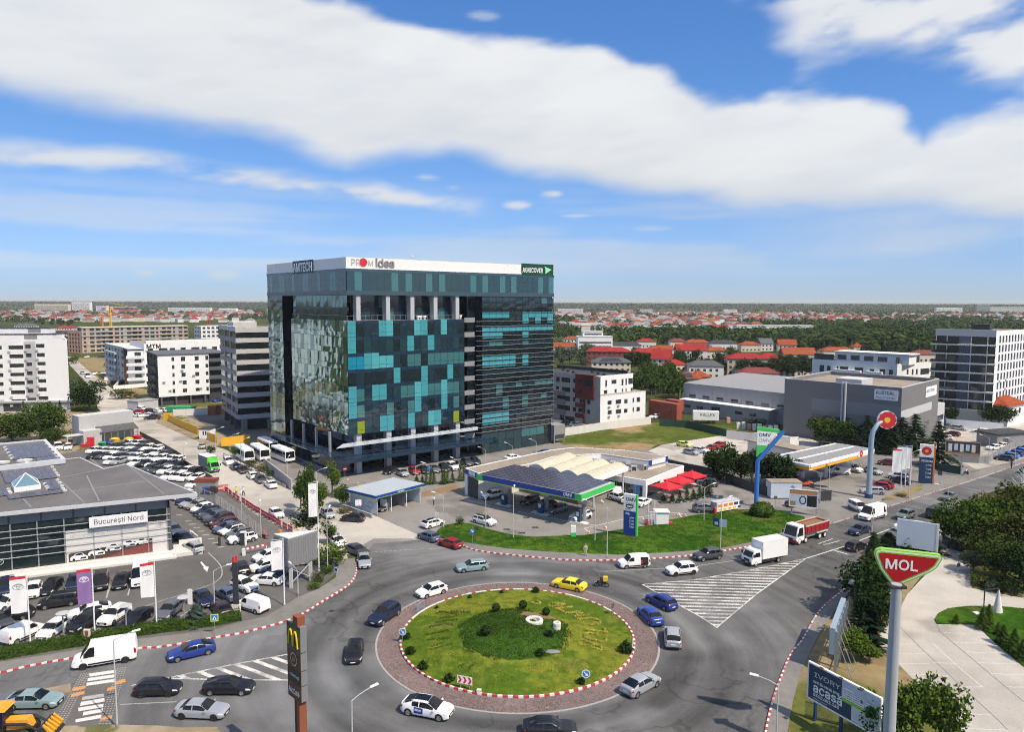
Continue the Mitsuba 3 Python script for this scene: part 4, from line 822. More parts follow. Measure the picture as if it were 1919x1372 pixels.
car_w('suv','red',*[(74.7,148.8),(77.5,146.8)],'red SUV with a dark roof beside the flags',dark_roof=True)
car_w('estate','navy',*[(81,154.7),(82.3,149.9)],'navy estate behind the white flags')
car_w('suv','white',*[(81.6,156.4),(84.6,153.7)],'white SUV behind the white flags')
car_c('hatch','dark_red',*[(87.7,169.9),(89.1,169.3)],'dark red car under the conifers',full=False)
car_c('suv','navy',*[(52.1,134),(54.8,135.2)],'dark car behind the lorry repair poster')
car_c('hatch','black',*[(73.7,167.1),(75.9,167.8)],'dark car inside the grey canopy',full=False)
car_c('hatch','lime',*[(47,189.6),(44.2,192.2)],'yellow hatchback at the edge of the weedy plot')
car_c('hatch','silver',*[(46.3,179.5),(43.7,182.6)],'silver hatchback on the pale car park')
car_c('estate','white_b',*[(49.3,182.3),(46.8,184.7)],'pale blue white estate on the pale car park')
car_c('sedan','red',*[(49.8,185.2),(53.1,187.6)],'red saloon half hidden by the dark trees, front one of two')
car_c('sedan','red',*[(52.8,189.2),(56.4,192)],'red saloon half hidden by the dark trees, rear one of two')
for i,(sh,pt,f,r,lab)in enum((('estate','silver',(135.7,216),(133.7,219.7),'silver estate by the white wall'),('estate','white',(136.3,213.8),(139.5,211.8),'white estate by the white wall'),('hatch','dark_red',(125.4,209.5),(127.8,206.5),'dark red hatchback in the middle of the pale car park'),('big_suv','dark_red',(129.9,199.8),(132.8,196.2),'dark red large SUV near the grey shed'),('hatch','brown',(135.9,205.6),(139.4,207.7),'brown hatchback beside the grey shed'),('hatch','white',(120.2,202.5),(122,201.5),'white hatchback behind the conifers'),('hatch','black',(118.8,208.4),(121,207.4),'black hatchback behind the conifers'),('sedan','dark_grey',(130.7,219.2),(134.3,222.7),'dark grey saloon at the corner of the white wall'))):
 car_c(sh,pt,f,r,lab,full=False)
for i in range(4):car_c('hatch','white',(123.7,187.4)if i==0 else((127.3,189.7)if i==1 else((131.1,192.3)if i==2 else(135,195.3))),(127.2,188.7)if i==0 else((130.9,191.2)if i==1 else((134.6,193.9)if i==2 else(138.6,197.2))),('first','second','third','fourth')[i]+' white hatchback in the row behind the low fence at the right',full=False)
for i,(pt,f,r)in enum((('navy',(118.2,176.5),(120.9,173.7)),('sky',(121.6,179.5),(124,176.6)),('blue',(125.1,182.7),(127,178.9)),('sky',(129,185.9),(130.5,182)),('navy',(132,188.4),(134,185.2)))):
 car_c('hatch',pt,f,r,('first dark navy','second pale blue','third bright blue','fourth pale blue','fifth dark navy')[i]+' hatchback in the row by the main road',full=False)
car_c('suv','grey',*[(18.2,219.5),(20.3,221.8)],'dark grey SUV below the wine red bay of the flats',full=False)
car_c('suv','black',*[(15,221.7),(17.7,225.3)],'black SUV behind the grey one below the flats',full=False)
car_c('sedan','navy',*[(10.5,216),(15.6,218.3)],'dark blue saloon beside the white panel fence',full=False)
car_c('hatch','white',*[(44.9,237.1),(49.2,239.8)],'white car by the rust red containers',full=False)
for sh,pt,f,r,lab in(('hatch','grey',(-132.3,247.3),(-129.1,245.8),'grey hatchback first at the edge of the sandy yard'),('hatch','red',(-128.9,246.7),(-124.2,244.9),'red hatchback on the sandy yard'),('suv','navy',(-124.1,233.1),(-128,235.3),'dark navy SUV driving down the pale street'),('hatch','white',(-124.6,238.9),(-121.1,236.9),'white hatchback in front of the red one'),('mpv','white',(-130.5,252.2),(-126.2,249),'white van behind the red hatchback'),('hatch','black',(-126,249),(-123.1,247.5),'black hatchback behind the brown pickup'),('hatch','white',(-123.1,249.1),(-119.7,246.9),'white hatchback, second from the hoarding'),('hatch','white_b',(-121.3,250.7),(-117.9,248.2),'white hatchback next to the yellow hoarding'),('estate','white_b',(-121.2,238.9),(-118.1,237.8),'pale estate behind the brown pickup'),('estate','silver',(-117.2,236.9),(-115.2,237),'silver estate by the end of the hoarding'),('big_suv','brown',(-117.8,232.6),(-113.4,233.3),'brown pickup at the end of the yellow hoarding'),('hatch','white',(-184.1,326.3),(-183.7,329.6),'white car by the low white wall'),('suv','black',(-182.5,329.7),(-181.5,331.9),'black car, left of two by the low white wall'),('suv','black',(-179,329.7),(-178.3,333.2),'black car, right of two by the low white wall'),('hatch','dark_grey',(-186.6,325.1),(-184.7,325.2),'dark car beside the round tree'),('big_van','white',(-203.1,351.2),(-218,371),'white lorry parked at the plot'),('sedan','white',(-213.8,371.2),(-217.1,382),'white car behind the parked lorry'),('suv','white',(-211.6,374.8),(-211.2,380.7),'white van near the grey flats'),('hatch','silver',(-220.1,374.6),(-225.2,380.3),'pale car at the edge of the far street'),('sedan','navy',(-276.3,485.5),(-273.7,491.8),'dark car below the building shell'),('hatch','white',(-284.5,485.2),(-284.3,491.3),'white car below the building shell'),('suv','dark_grey',(-237,423.2),(-242.4,437.3),'dark van near the far plot'),('hatch','blue',(-112.3,274),(-110.8,276.7),'blue car beside the striped office block')):
 car_c(sh,pt,f,r,lab,full=False)
#  the glass office tower
TC,TR_,TL_=NA([-35.5,157.5]),NA([.777,.629]),NA([-.636,.772])
LR,LL=59.8,44.6
tower=Th('office_tower','dark glass office tower with turquoise panels and a white roof band, tallest building in view','building')
FR=Fr(TC,TC+TR_*LR)
_far=TC+TL_*LL
FL=Fr(_far,TC)
ul=lambda u:LL-u
ZT,ZP,ZB_,ZR,ZS,ZD=47.5,45.1,39.4,33.85,8.9,4.25
rect=lambda u0,u1,w0,w1:[tuple(TC+TR_*u+TL_*w)for u,w in((u0,w0),(u1,w0),(u1,w1),(u0,w1))]
Pt(tower,'wall',MB().prism(rect(.25,LR-.25,.25,LL-.25),ZB_+.02,ZP).prism(rect(3.2,31.2,3.0,30.4),ZR,ZB_).prism(rect(.35,30.7,.35,29.7),ZS+.3,ZR-.25).prism(rect(36.4,LR-.25,.3,LL-.3),0,ZB_).prism(rect(.3,36.5,35.2,LL-.3),0,ZB_).prism(rect(33.8,36.6,3,LL-2),0,ZB_).prism(rect(4.0,36,6.0,34),0,ZS+.3).prism(rect(30,36,8,36),ZS,ZB_).prism(rect(4,36,29,36),ZS,ZB_),'curtain_c')
pb=MB().prism(rect(-.12,LR+.12,-.12,LL+.12),ZP,ZP+.25)
roofm=Pt(tower,'roof',MB().prism(rect(.5,LR-.5,.5,LL-.5),ZP+.25,ZT-1.2).prism(rect(18,34,12,26),ZT-1.2,ZT-.1),'gravel')
Pt(tower,'parapet',MB().prism(Polygon(rect(0,LR,0,LL)).difference(Polygon(rect(.5,LR-.5,.5,LL-.5))),ZP+.25,ZT).add(*pb.out()),'parapet_white')
Pt(tower,'cornice',MB().prism(Polygon(rect(-.1,LR+.1,-.1,LL+.1)).difference(Polygon(rect(.3,LR-.3,.3,LL-.3))),ZP-.62,ZP-.002).prism(Polygon(rect(-.1,LR+.1,-.1,LL+.1)).difference(Polygon(rect(.3,LR-.3,.3,LL-.3))),ZB_,ZB_+.95).prism(rect(0,LR,0,LL),ZB_+.004,ZB_+.02),'spandrel_top')
PR=np.random.default_rng(12)
def pane(F,u0,u1,z0,z1,d=.0,wav=.004,n=4):
 """a glass sheet with the slight bow of real curtain-wall glass"""
 g=[];bow=PR.normal(0,wav);tx,tz=PR.normal(0,wav*.8,2);tw=PR.normal(0,wav*.6)
 for j in range(n):
  for i in range(n):
   s,t=i/(n-1),j/(n-1)
   g.append(F.p(u0+(u1-u0)*s,z0+(z1-z0)*t,d+.03+bow*(1-(2*s-1)**2)*(1-(2*t-1)**2)*2+tx*(s-.5)+tz*(t-.5)+tw*(2*s-1)*(2*t-1)))
 return NA(g),NA([(j*n+i,j*n+i+1,(j+1)*n+i+1,(j+1)*n+i)for j in range(n-1)for i in range(n-1)])
def q2t(m):return(m[0],vstack([m[1][:,[0,1,2]],m[1][:,[0,2,3]]]))
def grid_lines(F,us,zs,u0,u1,z0,z1,d=.04,w=.05):
 m=MB()
 for u in us:m.obox(F,u-w/2,u+w/2,-.05,d,z0,z1)
 for z in zs:m.obox(F,u0,u1,-.05,d-.004,z-w/2,z+w/2)
 return m.out()
top=Pt(tower,'top_storey',grid_lines(FR,linspace(.1,LR-.1,34),[],0,LR,ZB_+.95,ZP-.62),'mullion')
for i in range(33):
 a,b=.1+(LR-.2)*i/33,.1+(LR-.2)*(i+1)/33
 Pt(top,'glass_panel',q2t(pane(FR,a,b,ZB_+.95,ZP-.62)),('curtain_b','curtain_d','curtain_b','curtain_b','curtain_d','curtain_b')[(i*7+i//4)%6],smooth=True)
Pt(top,'mullion',grid_lines(FL,linspace(.1,LL-.1,29),[ZB_+2.2,ZB_+3.4],0,LL,ZB_+.95,ZP-.62),'mullion')
for i in range(28):
 a,b=.1+(LL-.2)*i/28,.1+(LL-.2)*(i+1)/28
 Pt(top,'glass_panel',q2t(pane(FL,a,b,ZB_+.95,ZP-.62)),('curtain_b','curtain_b','curtain_d')[(i*5+i//3)%3],smooth=True)
FRt,FLt=Fr(TC+TR_*3.2+TL_*3.0,TC+TR_*31.2+TL_*3.0),Fr(TC+TR_*3.2+TL_*30.4,TC+TR_*3.2+TL_*3.0)
FLt2=Fr(TC+TR_*.9+TL_*30.4,TC+TR_*.9+TL_*1.2)
ter=Pt(tower,'terrace',MB().prism(rect(.25,30.75,.25,29.75),ZR-.25,ZR),'mid_grey')
for i in range(14):
 for z0,z1 in((ZR,ZR+2.7),(ZR+2.8,ZB_)):Pt(ter,'glass_panel',q2t(pane(FRt,i*2+.05,i*2+1.95,z0+.05,z1-.05)),('curtain_c','curtain_b','curtain_a','curtain_d')[(i*3+int(z0))%7%4],smooth=True)
for i in range(15):
 for z0,z1 in((ZR+.02,ZR+2.2),(ZR+2.9,ZB_)):Pt(ter,'glass_panel',q2t(pane(FLt2,i*1.93+.05,i*1.93+1.88,z0,z1-.05,wav=.008)),('curtain_mirror_b','curtain_b')[z0<35],smooth=True)
Pt(ter,'spandrel',MB().obox(FLt2,0,29,-.3,.02,ZR+2.2,ZR+2.9).obox(FRt,0,28,-.2,.06,ZR+2.65,ZR+2.85),'spandrel')
for u in(2.9,10.2,16.5,22.8,29.0):Pt(tower,'column',MB().obox(FR,u-.5,u+.5,-1.9,-.25,ZR,ZB_),'column_stone')
rail=MB()
for u in arange(.2,30.6,1.45):rail.obox(FR,u-.025,u+.025,-.3,-.25,ZR,ZR+1.1)
rail.obox(FR,.2,30.6,-.3,-.24,ZR+1.08,ZR+1.13);rail.obox(FL,ul(29.6),ul(.2),-.3,-.24,ZR+1.08,ZR+1.13)
Pt(ter,'railing',rail,'steel')
for i,(u,w)in enum(((19.2,-2.2),(20.1,-2.5),(21.0,-2.2),(31.8,-3.0))):
 p=TC+TR_*u+TL_*(-w)
 solo('garden_chair',MB().lathe([(.05,.4),(.38,.42),(.42,.5),(.40,.9),(.36,.92),(.34,.5),(0,.46)],12,(p[0],p[1],ZR)).lathe([(.25,0),(.2,.4),(.05,.42)],10,(p[0],p[1],ZR)),'white',('first','second','third','fourth')[i]+' white tub chair from the left on the upper tower terrace','chair','white chairs on the tower terrace')
COLS=[.05,2.05,3.9,5.75,7.6,9.42,11.25,13.0,14.85,16.7,18.5,20.35,22.2,24.0,25.8,27.5,29.2,30.75]
FLZ=[ZR-i*(ZR-ZS)/7 for i in range(8)]
TEAL={0:{0,4,5,9,10,13},1:{0,8,11},2:{2,3},3:{6,10,14},4:{0,3,4,9,10,13},5:{0,9,13},6:{4,5,8,11,12}}
LIT={2:{4:'panel_teal_b',5:'panel_teal_b',0:'panel_cyan',1:'panel_cyan',8:'curtain_d',9:'curtain_d',11:'curtain_d',12:'curtain_d',13:'curtain_d',14:'curtain_d',15:'curtain_d',16:'curtain_d'},4:{1:'curtain_d',7:'curtain_d',8:'curtain_d',11:'curtain_d',12:'curtain_d',14:'curtain_d',15:'curtain_d'},5:{1:'curtain_d',5:'curtain_d',8:'curtain_d',15:'curtain_d'},6:{1:'panel_lime',15:'panel_lime'}}
blk=Pt(tower,'office_block',MB().prism(rect(.02,30.73,.02,29.72),ZS-.02,ZS+.25),'spandrel')
for fl in range(7):
 z1,z0=FLZ[fl],FLZ[fl+1]
 for c_ in range(17):
  a,b=COLS[c_]+.03,COLS[c_+1]-.03
  if c_ in TEAL[fl]:
   m=MB()
   for e,g in((z0+.04,z0+.86),(z0+.90,z1-.82),(z1-.78,z1-.04)):m.obox(FR,a,b,-.02,.05+.004*((c_+fl)%3),e,g)
   Pt(blk,'teal_panel',m.out(),('panel_teal','panel_teal_b')[(c_*5+fl*3)%4==1])
  else:
   mt=LIT.get(fl,{}).get(c_)or('curtain_a','curtain_c','curtain_b','curtain_a','curtain_c')[(c_*3+fl*7+c_*c_)%5]
   Pt(blk,'glass_panel',q2t(pane(FR,a,b,z0+.92,z1-.74,wav=.006)),mt,smooth=True)
   Pt(blk,'lower_panel',q2t(pane(FR,a,b,z0+.10,z0+.88,wav=.006)),mt if mt!='panel_cyan' else 'panel_cyan',smooth=True)
 Pt(blk,'spandrel',MB().obox(FR,0,30.73,-.3,.012,z1-.72,z1).obox(FR,0,30.73,-.3,.018,z0,z0+.08),'spandrel')
Pt(blk,'mullion',grid_lines(FR,COLS,[z+.9 for z in FLZ[1:]],0,30.73,ZS+.02,ZR-.02,d=.06,w=.05),'mullion')
for fl in range(7):
 z1,z0=FLZ[fl],FLZ[fl+1]
 for c_ in range(16):
  a,b=ul(29.7*(c_+1)/16)+.02,ul(29.7*c_/16)-.02
  for e,g in((z0+.03,z0+1.18),(z0+1.22,z1-.03)):
   Pt(blk,'mirror_panel',q2t(pane(FL,a,b,e,g,wav=.011)),('curtain_mirror','curtain_mirror','curtain_mirror_b')[(c_*7+fl*5)%3],smooth=True)
Pt(blk,'mullion',grid_lines(FL,[ul(29.7*i/16)for i in range(17)],[],ul(29.7),LL,ZS,ZR,d=.045,w=.035),'mullion')
wingl=Pt(tower,'rear_wing',MB().obox(FL,0,ul(34.9),-.3,-.02,1.0,ZB_),'curtain_c')
for i in range(int((ZB_-2)/1.78)):
 z0=ZB_-(i+1)*1.78
 for c_ in range(5):
  a,b=ul(LL)+9.7*c_/5+.03,ul(LL)+9.7*(c_+1)/5-.03
  Pt(wingl,'mirror_panel',q2t(pane(FL,a,b,z0+.03,z0+1.75,wav=.010)),('curtain_mirror_b','curtain_mirror')[(i*3+c_)%3==1]if i>1 else 'curtain_b',smooth=True)
wing=Pt(tower,'louvre_wing',grid_lines(FR,linspace(36.2,LR-.05,12),[],36.2,LR,5.4,ZB_,d=.05),'mullion')
LITR={1:({0,1,2,3,6,7,8,9,10},{6,8,10}),2:(set(range(11)),{0,1,2,6}),3:({1,2,6},set()),5:({0,1,2,3,4,6},{0,1,2,3,4,6}),9:({0,1,2,3},{0,1,2,3}),0:({9},set()),7:({2,5,8,9,10},{2}),8:({3,6,9},{3,6})}
for fl in range(9):
 z1=ZB_-fl*3.6;z0=z1-3.6
 for c_ in range(11):
  a,b=36.2+23.5*c_/11+.04,36.2+23.5*(c_+1)/11-.04
  L_=LITR.get(fl if fl<4 else fl+1,(set(),set()))
  Pt(wing,'glass_panel',q2t(pane(FR,a,b,z1-1.75,z1-.35,wav=.005)),'panel_teal' if c_ in L_[0]and fl in(1,2,4,8)else('curtain_d' if c_ in L_[0]else 'curtain_a'),smooth=True)
  Pt(wing,'glass_panel',q2t(pane(FR,a,b,z0+.35,z1-1.80,wav=.005)),'panel_teal' if c_ in L_[1]and fl in(1,2,4,8)else('curtain_d' if c_ in L_[1]else 'curtain_c'),smooth=True)
for i,z in enum(arange(5.6,34.4,1.2)):Pt(wing,'louvre',MB().obox(FR,34.0,LR+.05,.16,.42,z,z+.07),'steel')
for i,z in enum((35.3,36.6)):Pt(wing,'louvre',MB().obox(FR,36.0,LR+.05,.16,.30,z,z+.05),'steel_dark')
for i in range(9):
 z=ZR-.6-i*3.56
 if z>4:Pt(tower,'balcony',MB().obox(FR,31.1,34.2,-3.0,-.35,z-.25,z).obox(FR,31.1,34.2,-.45,-.35,z,z+.95),'mid_grey')
for u in(2.7,10.2,16.6,22.9,29.2):Pt(tower,'column',MB().obox(FR,u-.62,u+.62,-1.9,-.5,.0,ZS),'column_stone')
for w in(7,14,21,28):Pt(tower,'column',MB().obox(FL,ul(w)-.25,ul(w)+.25,.9,1.4,.0,ZS),'steel')
deck=Pt(tower,'deck',MB().prism(rect(-3.6,37,-3.4,6.2),ZD-.75,ZD).prism(rect(-3.6,.5,-3.4,31),ZD-.28,ZD-.02),'spandrel',label='dark deck running round the foot of the glass tower')
m=MB()
for u in arange(-3.4,37,1.9):m.obox(FR,u-.03,u+.03,3.25,3.35,ZD,ZD+1.05)
m.obox(FR,-3.5,37,3.24,3.34,ZD+1.02,ZD+1.08).obox(FR,-3.5,37,3.24,3.30,ZD+.5,ZD+.54)
for w in arange(-3,30,2.2):m.obox(FL,ul(w)-.03,ul(w)+.03,3.45,3.52,ZD,ZD+1.05)
m.obox(FL,ul(30),ul(-3.4),3.44,3.52,ZD+1.02,ZD+1.08)
Pt(deck,'railing',m,'steel_dark')
can=Pt(tower,'canopy',MB().hexa([FR.p(-4.2,6.9,2.6),FR.p(33,6.9,2.6),FR.p(34.5,7.2,.3),FR.p(-1.5,7.2,.3),FR.p(-4.2,7.0,2.6),FR.p(33,7.0,2.6),FR.p(34.5,7.3,.3),FR.p(-1.5,7.3,.3)]),'canopy_glass',label='long sloping pale canopy over the deck')
m=MB()
for u in arange(0,33,3.1):m.tube([FR.p(u,7.45,3.2),FR.p(u,7.8,1.5),FR.p(u,7.9,-1)],.05,5)
Pt(can,'stay',m,'steel_dark')
FG,FGl=Fr(TC+TR_*4+TL_*5.9,TC+TR_*36+TL_*5.9),Fr(TC+TR_*4+TL_*33,TC+TR_*4+TL_*5.9)
for i in range(16):
 Pt(tower,'shop_glass',q2t(pane(FG,i*2+.05,i*2+1.95,.1,3.4)),('curtain_c','curtain_a','curtain_d','curtain_c')[(i*5)%4]if i%5==3 else 'curtain_c',smooth=True)
 Pt(tower,'shop_glass',q2t(pane(FG,i*2+.05,i*2+1.95,ZD+.05,ZS-.2)),('curtain_c','curtain_a','curtain_b')[i%3],smooth=True)
FG2=Fr(TC+TR_*36.1+TL_*.2,TC+TR_*57+TL_*.2)
for i in range(8):
 for z0,z1,mt in((.1,2.9,('curtain_b','curtain_a')[i%2]),(3.0,5.2,'curtain_b' if i<5 else 'curtain_d')):Pt(tower,'shop_glass',q2t(pane(FG2,i*2.6+.05,i*2.6+2.55,z0,z1)),mt,smooth=True)
FPl=Fr(TC+TL_*40-TR_*1.9,TC+TL_*2-TR_*1.9)
for i in range(15):
 Pt(tower,'plinth_glass',q2t(pane(FPl,i*2.5+.04,i*2.5+2.46,.5,3.8)),('curtain_c','curtain_a','curtain_b')[(i*2)%3],smooth=True)
Pt(tower,'plinth',MB().obox(FPl,0,37.6,-.5,.35,0,.5).obox(FPl,0,37.6,-.4,.02,3.8,4.0).obox(FPl,0,37.5,-3.2,-.02,.5,3.7),'mid_grey')
sg=Pt(tower,'roof_sign',MB().obox(FR,LR-11.2,LR-.25,.02,.14,ZP-.25,ZT+.35),'navy_print',label='dark green company board at the right end of the roof band')
M('board_green',(.006,.055,.030),.45,two=True);scene[sg]['bsdf']={'type':'ref','id':'mat_board_green'}
Pt(sg,'lettering',text_on(FR,'AGRICOVER',LR-10.9,ZP+.55,1.12,.14,.05,fit=6.9),'white')
a_=LR-3.4
Pt(sg,'emblem',MB().add([FR.p(a_,ZP+2.15,.16),FR.p(a_+2.5,ZP+1.45,.16),FR.p(a_+.3,ZP+.25,.16),FR.p(a_+.35,ZP+1.5,.16)],[[0,3,1],[3,2,1]]),'sky_print');scene[[k for k in scene if k.startswith(sg+'__emblem')][0]]['bsdf']={'type':'ref','id':'mat_emblem'}
M('emblem',(.30,.72,.45),.4,two=True)
Pt(tower,'roof_lettering',text_on(FR,'PR',1.0,ZP+.7,1.35,.02,.10),'light_grey')
cc=FR.p(4.05,ZP+1.4,.03);ang=arange(28)*2*PI/28
disc=MB();v=[FR.p(4.05+.92*cos(t),ZP+1.38+.92*sin(t),d)for d in(.02,.14)for t in ang]
disc.add(v+[FR.p(4.05,ZP+1.38,.14)],[(i,(i+1)%28,28+(i+1)%28)for i in range(28)]+[(i,28+(i+1)%28,28+i)for i in range(28)]+[(28+i,28+(i+1)%28,56)for i in range(28)])
Pt(tower,'roof_dot',disc,'red_print',label='red disc in the roof lettering')
Pt(tower,'roof_lettering',text_on(FR,'M',5.05,ZP+.7,1.2,.02,.08),'light_grey')
Pt(tower,'roof_lettering',text_on(FR,'idea',6.9,ZP+.55,1.75,.02,.25),'mid_grey')
sg=Pt(tower,'roof_sign',MB().obox(FL,ul(27.6),ul(16.2),.02,.18,ZP-.45,ZT+.15),'navy_print',label='dark framed company sign on the left roof band')
Pt(sg,'lettering',text_on(FL,'AMTECH',ul(27.3),ZP-.05,2.0,.18,.12,fit=10.7),'white')
solo('roof_mast',MB().tube([(*(TC+TR_*17+TL_*1),ZT),(*(TC+TR_*17+TL_*1),ZT+1.2)],.05,6).lathe([(0,0),(.25,.05),(.3,.3),(0,.4)],8,(*(TC+TR_*17+TL_*1),ZT+.6)),'white','small white antenna on the white roof band of the glass tower','antenna')
k=Th('plant_unit','grey cooling plant block at the right foot of the glass tower','plant unit')
p=TC+TR_*59.5+TL_*-1.0;Fp=Fr(p,p+TR_*4)
Pt(k,'housing',MB().obox(Fp,0,4.0,-4,0,1.0,5.0),'mid_grey');Pt(k,'grille',MB().obox(Fp,.3,3.7,0,.05,1.2,2.4),'steel_dark')
for u in(.3,3.7):Pt(k,'leg',MB().obox(Fp,u-.15,u+.15,-.4,-.1,0,1.0),'steel')
#  blocks of flats and offices
def facade(t,F,z0,z1,mat,wins=(),u0=0,u1=None,depth=.2,full=True,frame='charcoal',pane_m='glass_win',mull=1,name='wall',label=None):
 u1=F.L if u1 is None else u1;m=MB()
 ok=[w for w in wins if w[1]>u0+.05 and w[0]<u1-.05]
 ok=[(max(w[0],u0+.02),min(w[1],u1-.02),max(w[2],z0+.02),min(w[3],z1-.02))for w in ok]
 wall_holes(m,F,u0,u1,z0,z1,ok,depth)
 Pt(t,name,m.out(),mat,label=label)
 for w in ok:window(t,F,w,depth,frame,pane_m,mull)if full else pane_only(t,F,w,depth,pane_m)
def block_roof(t,poly,z,mat='gravel',para=.5,pm='white',name='roof'):
 P=Polygon(poly).buffer(0)
 Pt(t,name,MB().prism(P.buffer(-.28),z-.6,z-.12).out(),mat)
 if para:Pt(t,'parapet',MB().prism(P.difference(P.buffer(-.28)),z-.12-.45,z-.12+para).out(),pm)
def core(t,poly,z0,z1,mat):Pt(t,'core',MB().prism(Polygon(poly).buffer(-.32),z0,z1).out(),mat)
A,B=NA([-172.7,244.7]),NA([-151.4,248.7]);dA=(B-A)/hypot(*(B-A));nA=NA([-dA[1],dA[0]])
A0=A-dA*30
t=Th('white_flats','long white block of flats with a grey window strip at the left edge','building')
F=Fr(A,B)
W1=[(-.1,1.6,21.6,22.9),(-.3,1.6,18.5,19.8),(-.5,1.6,15.4,16.7),(-.6,1.6,12.3,13.6),(-.8,1.5,9.3,10.6),(-1,1.5,6.2,7.5),(-1.1,1.5,3.1,4.5),(3.6,8.1,21.6,22.9),(3.7,8,18.6,19.9),(3.6,8,15.5,16.8),(3.7,8,12.5,13.7),(3.6,8,9.5,10.8),(3.6,7.9,6.4,7.7),(3.6,8,3.3,4.7),(8.7,10.4,21.9,23.2),(8.8,10.5,18.9,20.2),(8.8,10.5,15.9,17.1),(8.8,10.5,12.8,14.1),(8.7,10.5,9.8,11.1),(8.7,10.5,6.8,8.2),(8.5,11.2,4,5.1),(12,14.6,22.1,23.4),(12.1,14.6,19,20.3),(12.1,14.7,16.1,17.3),(12,14.6,13.1,14.3),(12.1,14.6,10.2,11.4),(12,14.6,7.2,8.5),(11.9,15,4.2,5.5)]
S0=[(8.3,24.2),(11.9,24.2),(8.2,3.9),(11.5,3.8),(.1,2),(21.7,2.5)]
g0,g1=S0[0][0],S0[1][0]
white_w=[w for w in W1 if not(g0<(w[0]+w[1])/2<g1)];grey_w=[w for w in W1 if g0<(w[0]+w[1])/2<g1]
facade(t,F,4.2,24.6,'white',[w for w in white_w if w[1]<g0],u0=-30,u1=g0,mull=2)
facade(t,F,4.2,24.6,'light_grey',grey_w,u0=g0,u1=g1,mull=1,label='grey strip between the white walls')
facade(t,F,4.2,24.6,'white',[w for w in white_w if w[0]>g1-.5],u0=g1,u1=F.L,mull=1)
facade(t,F,0,4.2,'light_grey',[(-6,-1,.6,3.2),(1,6.5,.6,3.2)],u0=-30,u1=F.L,mull=3)
Pt(t,'ledge',MB().obox(F,-30,F.L+.8,-3,.8,3.6,4.18),'light_grey')
E2=B+14*NA([-.56,.83])
facade(t,Fr(B,E2),0,24.6,'white',[])
fp=[tuple(A0),tuple(B),tuple(E2),tuple(A0+nA*14)];core(t,fp,0,24,'charcoal');block_roof(t,fp,24.7,'charcoal',.35)
for i,(u0_,u1_,z,h)in enum(((-30,16.8,24.6,1.9),(-30,14.0,26.8,1.7))):
 m=MB()
 F2=Fr(A+nA*(2+i*3),B+nA*(2+i*3))
 Pt(t,'penthouse',MB().obox(F2,u0_,u1_,-9+i*3,0,z-.3,z+h),'white')
 Pt(t,'penthouse',MB().obox(F2,g0-.6,g1-.2,-1,.03,z+.12,z+h-.004),'mid_grey');Pt(t,'penthouse_roof',MB().obox(F2,u0_-.2,u1_+.2,-9.2+i*3,.2,z+h,z+h+.22),'charcoal')
for u,z in[(3.8,20.9),(3.8,17.8),(3.8,14.7),(3.8,11.6),(3.7,8.6),(3.7,5.5),(3.7,2.5),(8.8,21.2),(8.8,18.1),(8.8,15.1),(8.8,12.1),(8.8,9),(8.8,6),(12.3,21.3),(12.3,18.3),(12.2,15.3),(12.2,12.3),(12.1,9.3),(12.1,6.4)]:
 Pt(t,'air_conditioner',MB().obox(F,u-.42,u+.42,.02,.38,z-.32,z+.32),'light_grey')
t=Th('white_block','white block of flats with scattered small windows on a dark open base','building')
A,B=NA([-127.5,262.4]),NA([-113.2,272.3]);F=Fr(A,B);u_,n_=F.u,F.n
W2=[(4.6,5.5,16.2,17.6),(4.7,5.5,13.3,14.7),(4.7,5.5,10.4,11.8),(4.7,5.5,7.5,8.9),(4.6,5.5,4.5,6),(7.8,9.2,16,17.7),(7.8,9.1,13.3,14.8),(7.8,9.2,10.3,11.8),(8.1,9.5,7.4,8.9),(8.1,9.5,4.5,5.9),(12.5,13.9,16.1,17.6),(12.5,13.9,13.2,14.7),(12.5,13.9,10.3,11.8),(12.5,13.9,7.4,8.9),(12.5,13.9,4.6,5.9),(16.2,17.2,16.1,17.7),(16.2,17.2,13.3,14.7),(16.2,17.2,10.4,11.8),(16.2,17.2,7.5,8.9),(16.2,17.1,4.6,6)]
facade(t,F,3.3,18.4,'white',W2,mull=1)
Pt(t,'base',MB().obox(F,.5,F.L-.3,-14,-1.5,0,3.3),'charcoal')
for u in(.6,5.5,10.5,15.5):Pt(t,'base_column',MB().obox(F,u,u+.6,-.8,-.1,0,3.3),'dark_grey')
Lb=A-n_*24
FLb=Fr(Lb,A)
facade(t,FLb,1.5,18.4,'charcoal',[(a,a+3.2,z,z+1.7)for a in(2.5,9.5,16.5)for z in(4.2,7.4,10.6,13.8,16.6)],full=False)
for z in(3.4,6.6,9.8,13.0):Pt(t,'balcony',MB().obox(FLb,8,21,0,1.6,z,z+1.1),'charcoal')
Pt(t,'side_wall',MB().obox(F,F.L,F.L+6.5,-16,-1.2,0,18.2),'charcoal')
for z in(5.6,8.9,12.2,15.4):Pt(t,'balcony',MB().obox(F,F.L,F.L+5.5,-1.2,.4,z,z+1.15),'dark_grey');Pt(t,'window',MB().obox(F,F.L+1,F.L+5,-1.2,-1.15,z+1.2,z+2.6),'glass_win')
fp=[tuple(A),tuple(B),tuple(B-n_*24),tuple(Lb)];core(t,fp,3.35,18.2,'charcoal');Pt(t,'roof',MB().obox(F,-.4,F.L+6.6,-24.3,.35,18.4,18.8),'dark_grey')
for u,z in[(1.8,8.6),(3.7,5.4),(8,12.6),(7.4,8.7),(11.9,10.5),(14.2,5.6)]:Pt(t,'air_conditioner',MB().obox(F,u-.45,u+.45,.02,.36,z-.3,z+.3),'mid_grey')
t=Th('lettered_flats','white terraced flats with black letters on the parapet and a rust red panel','building')
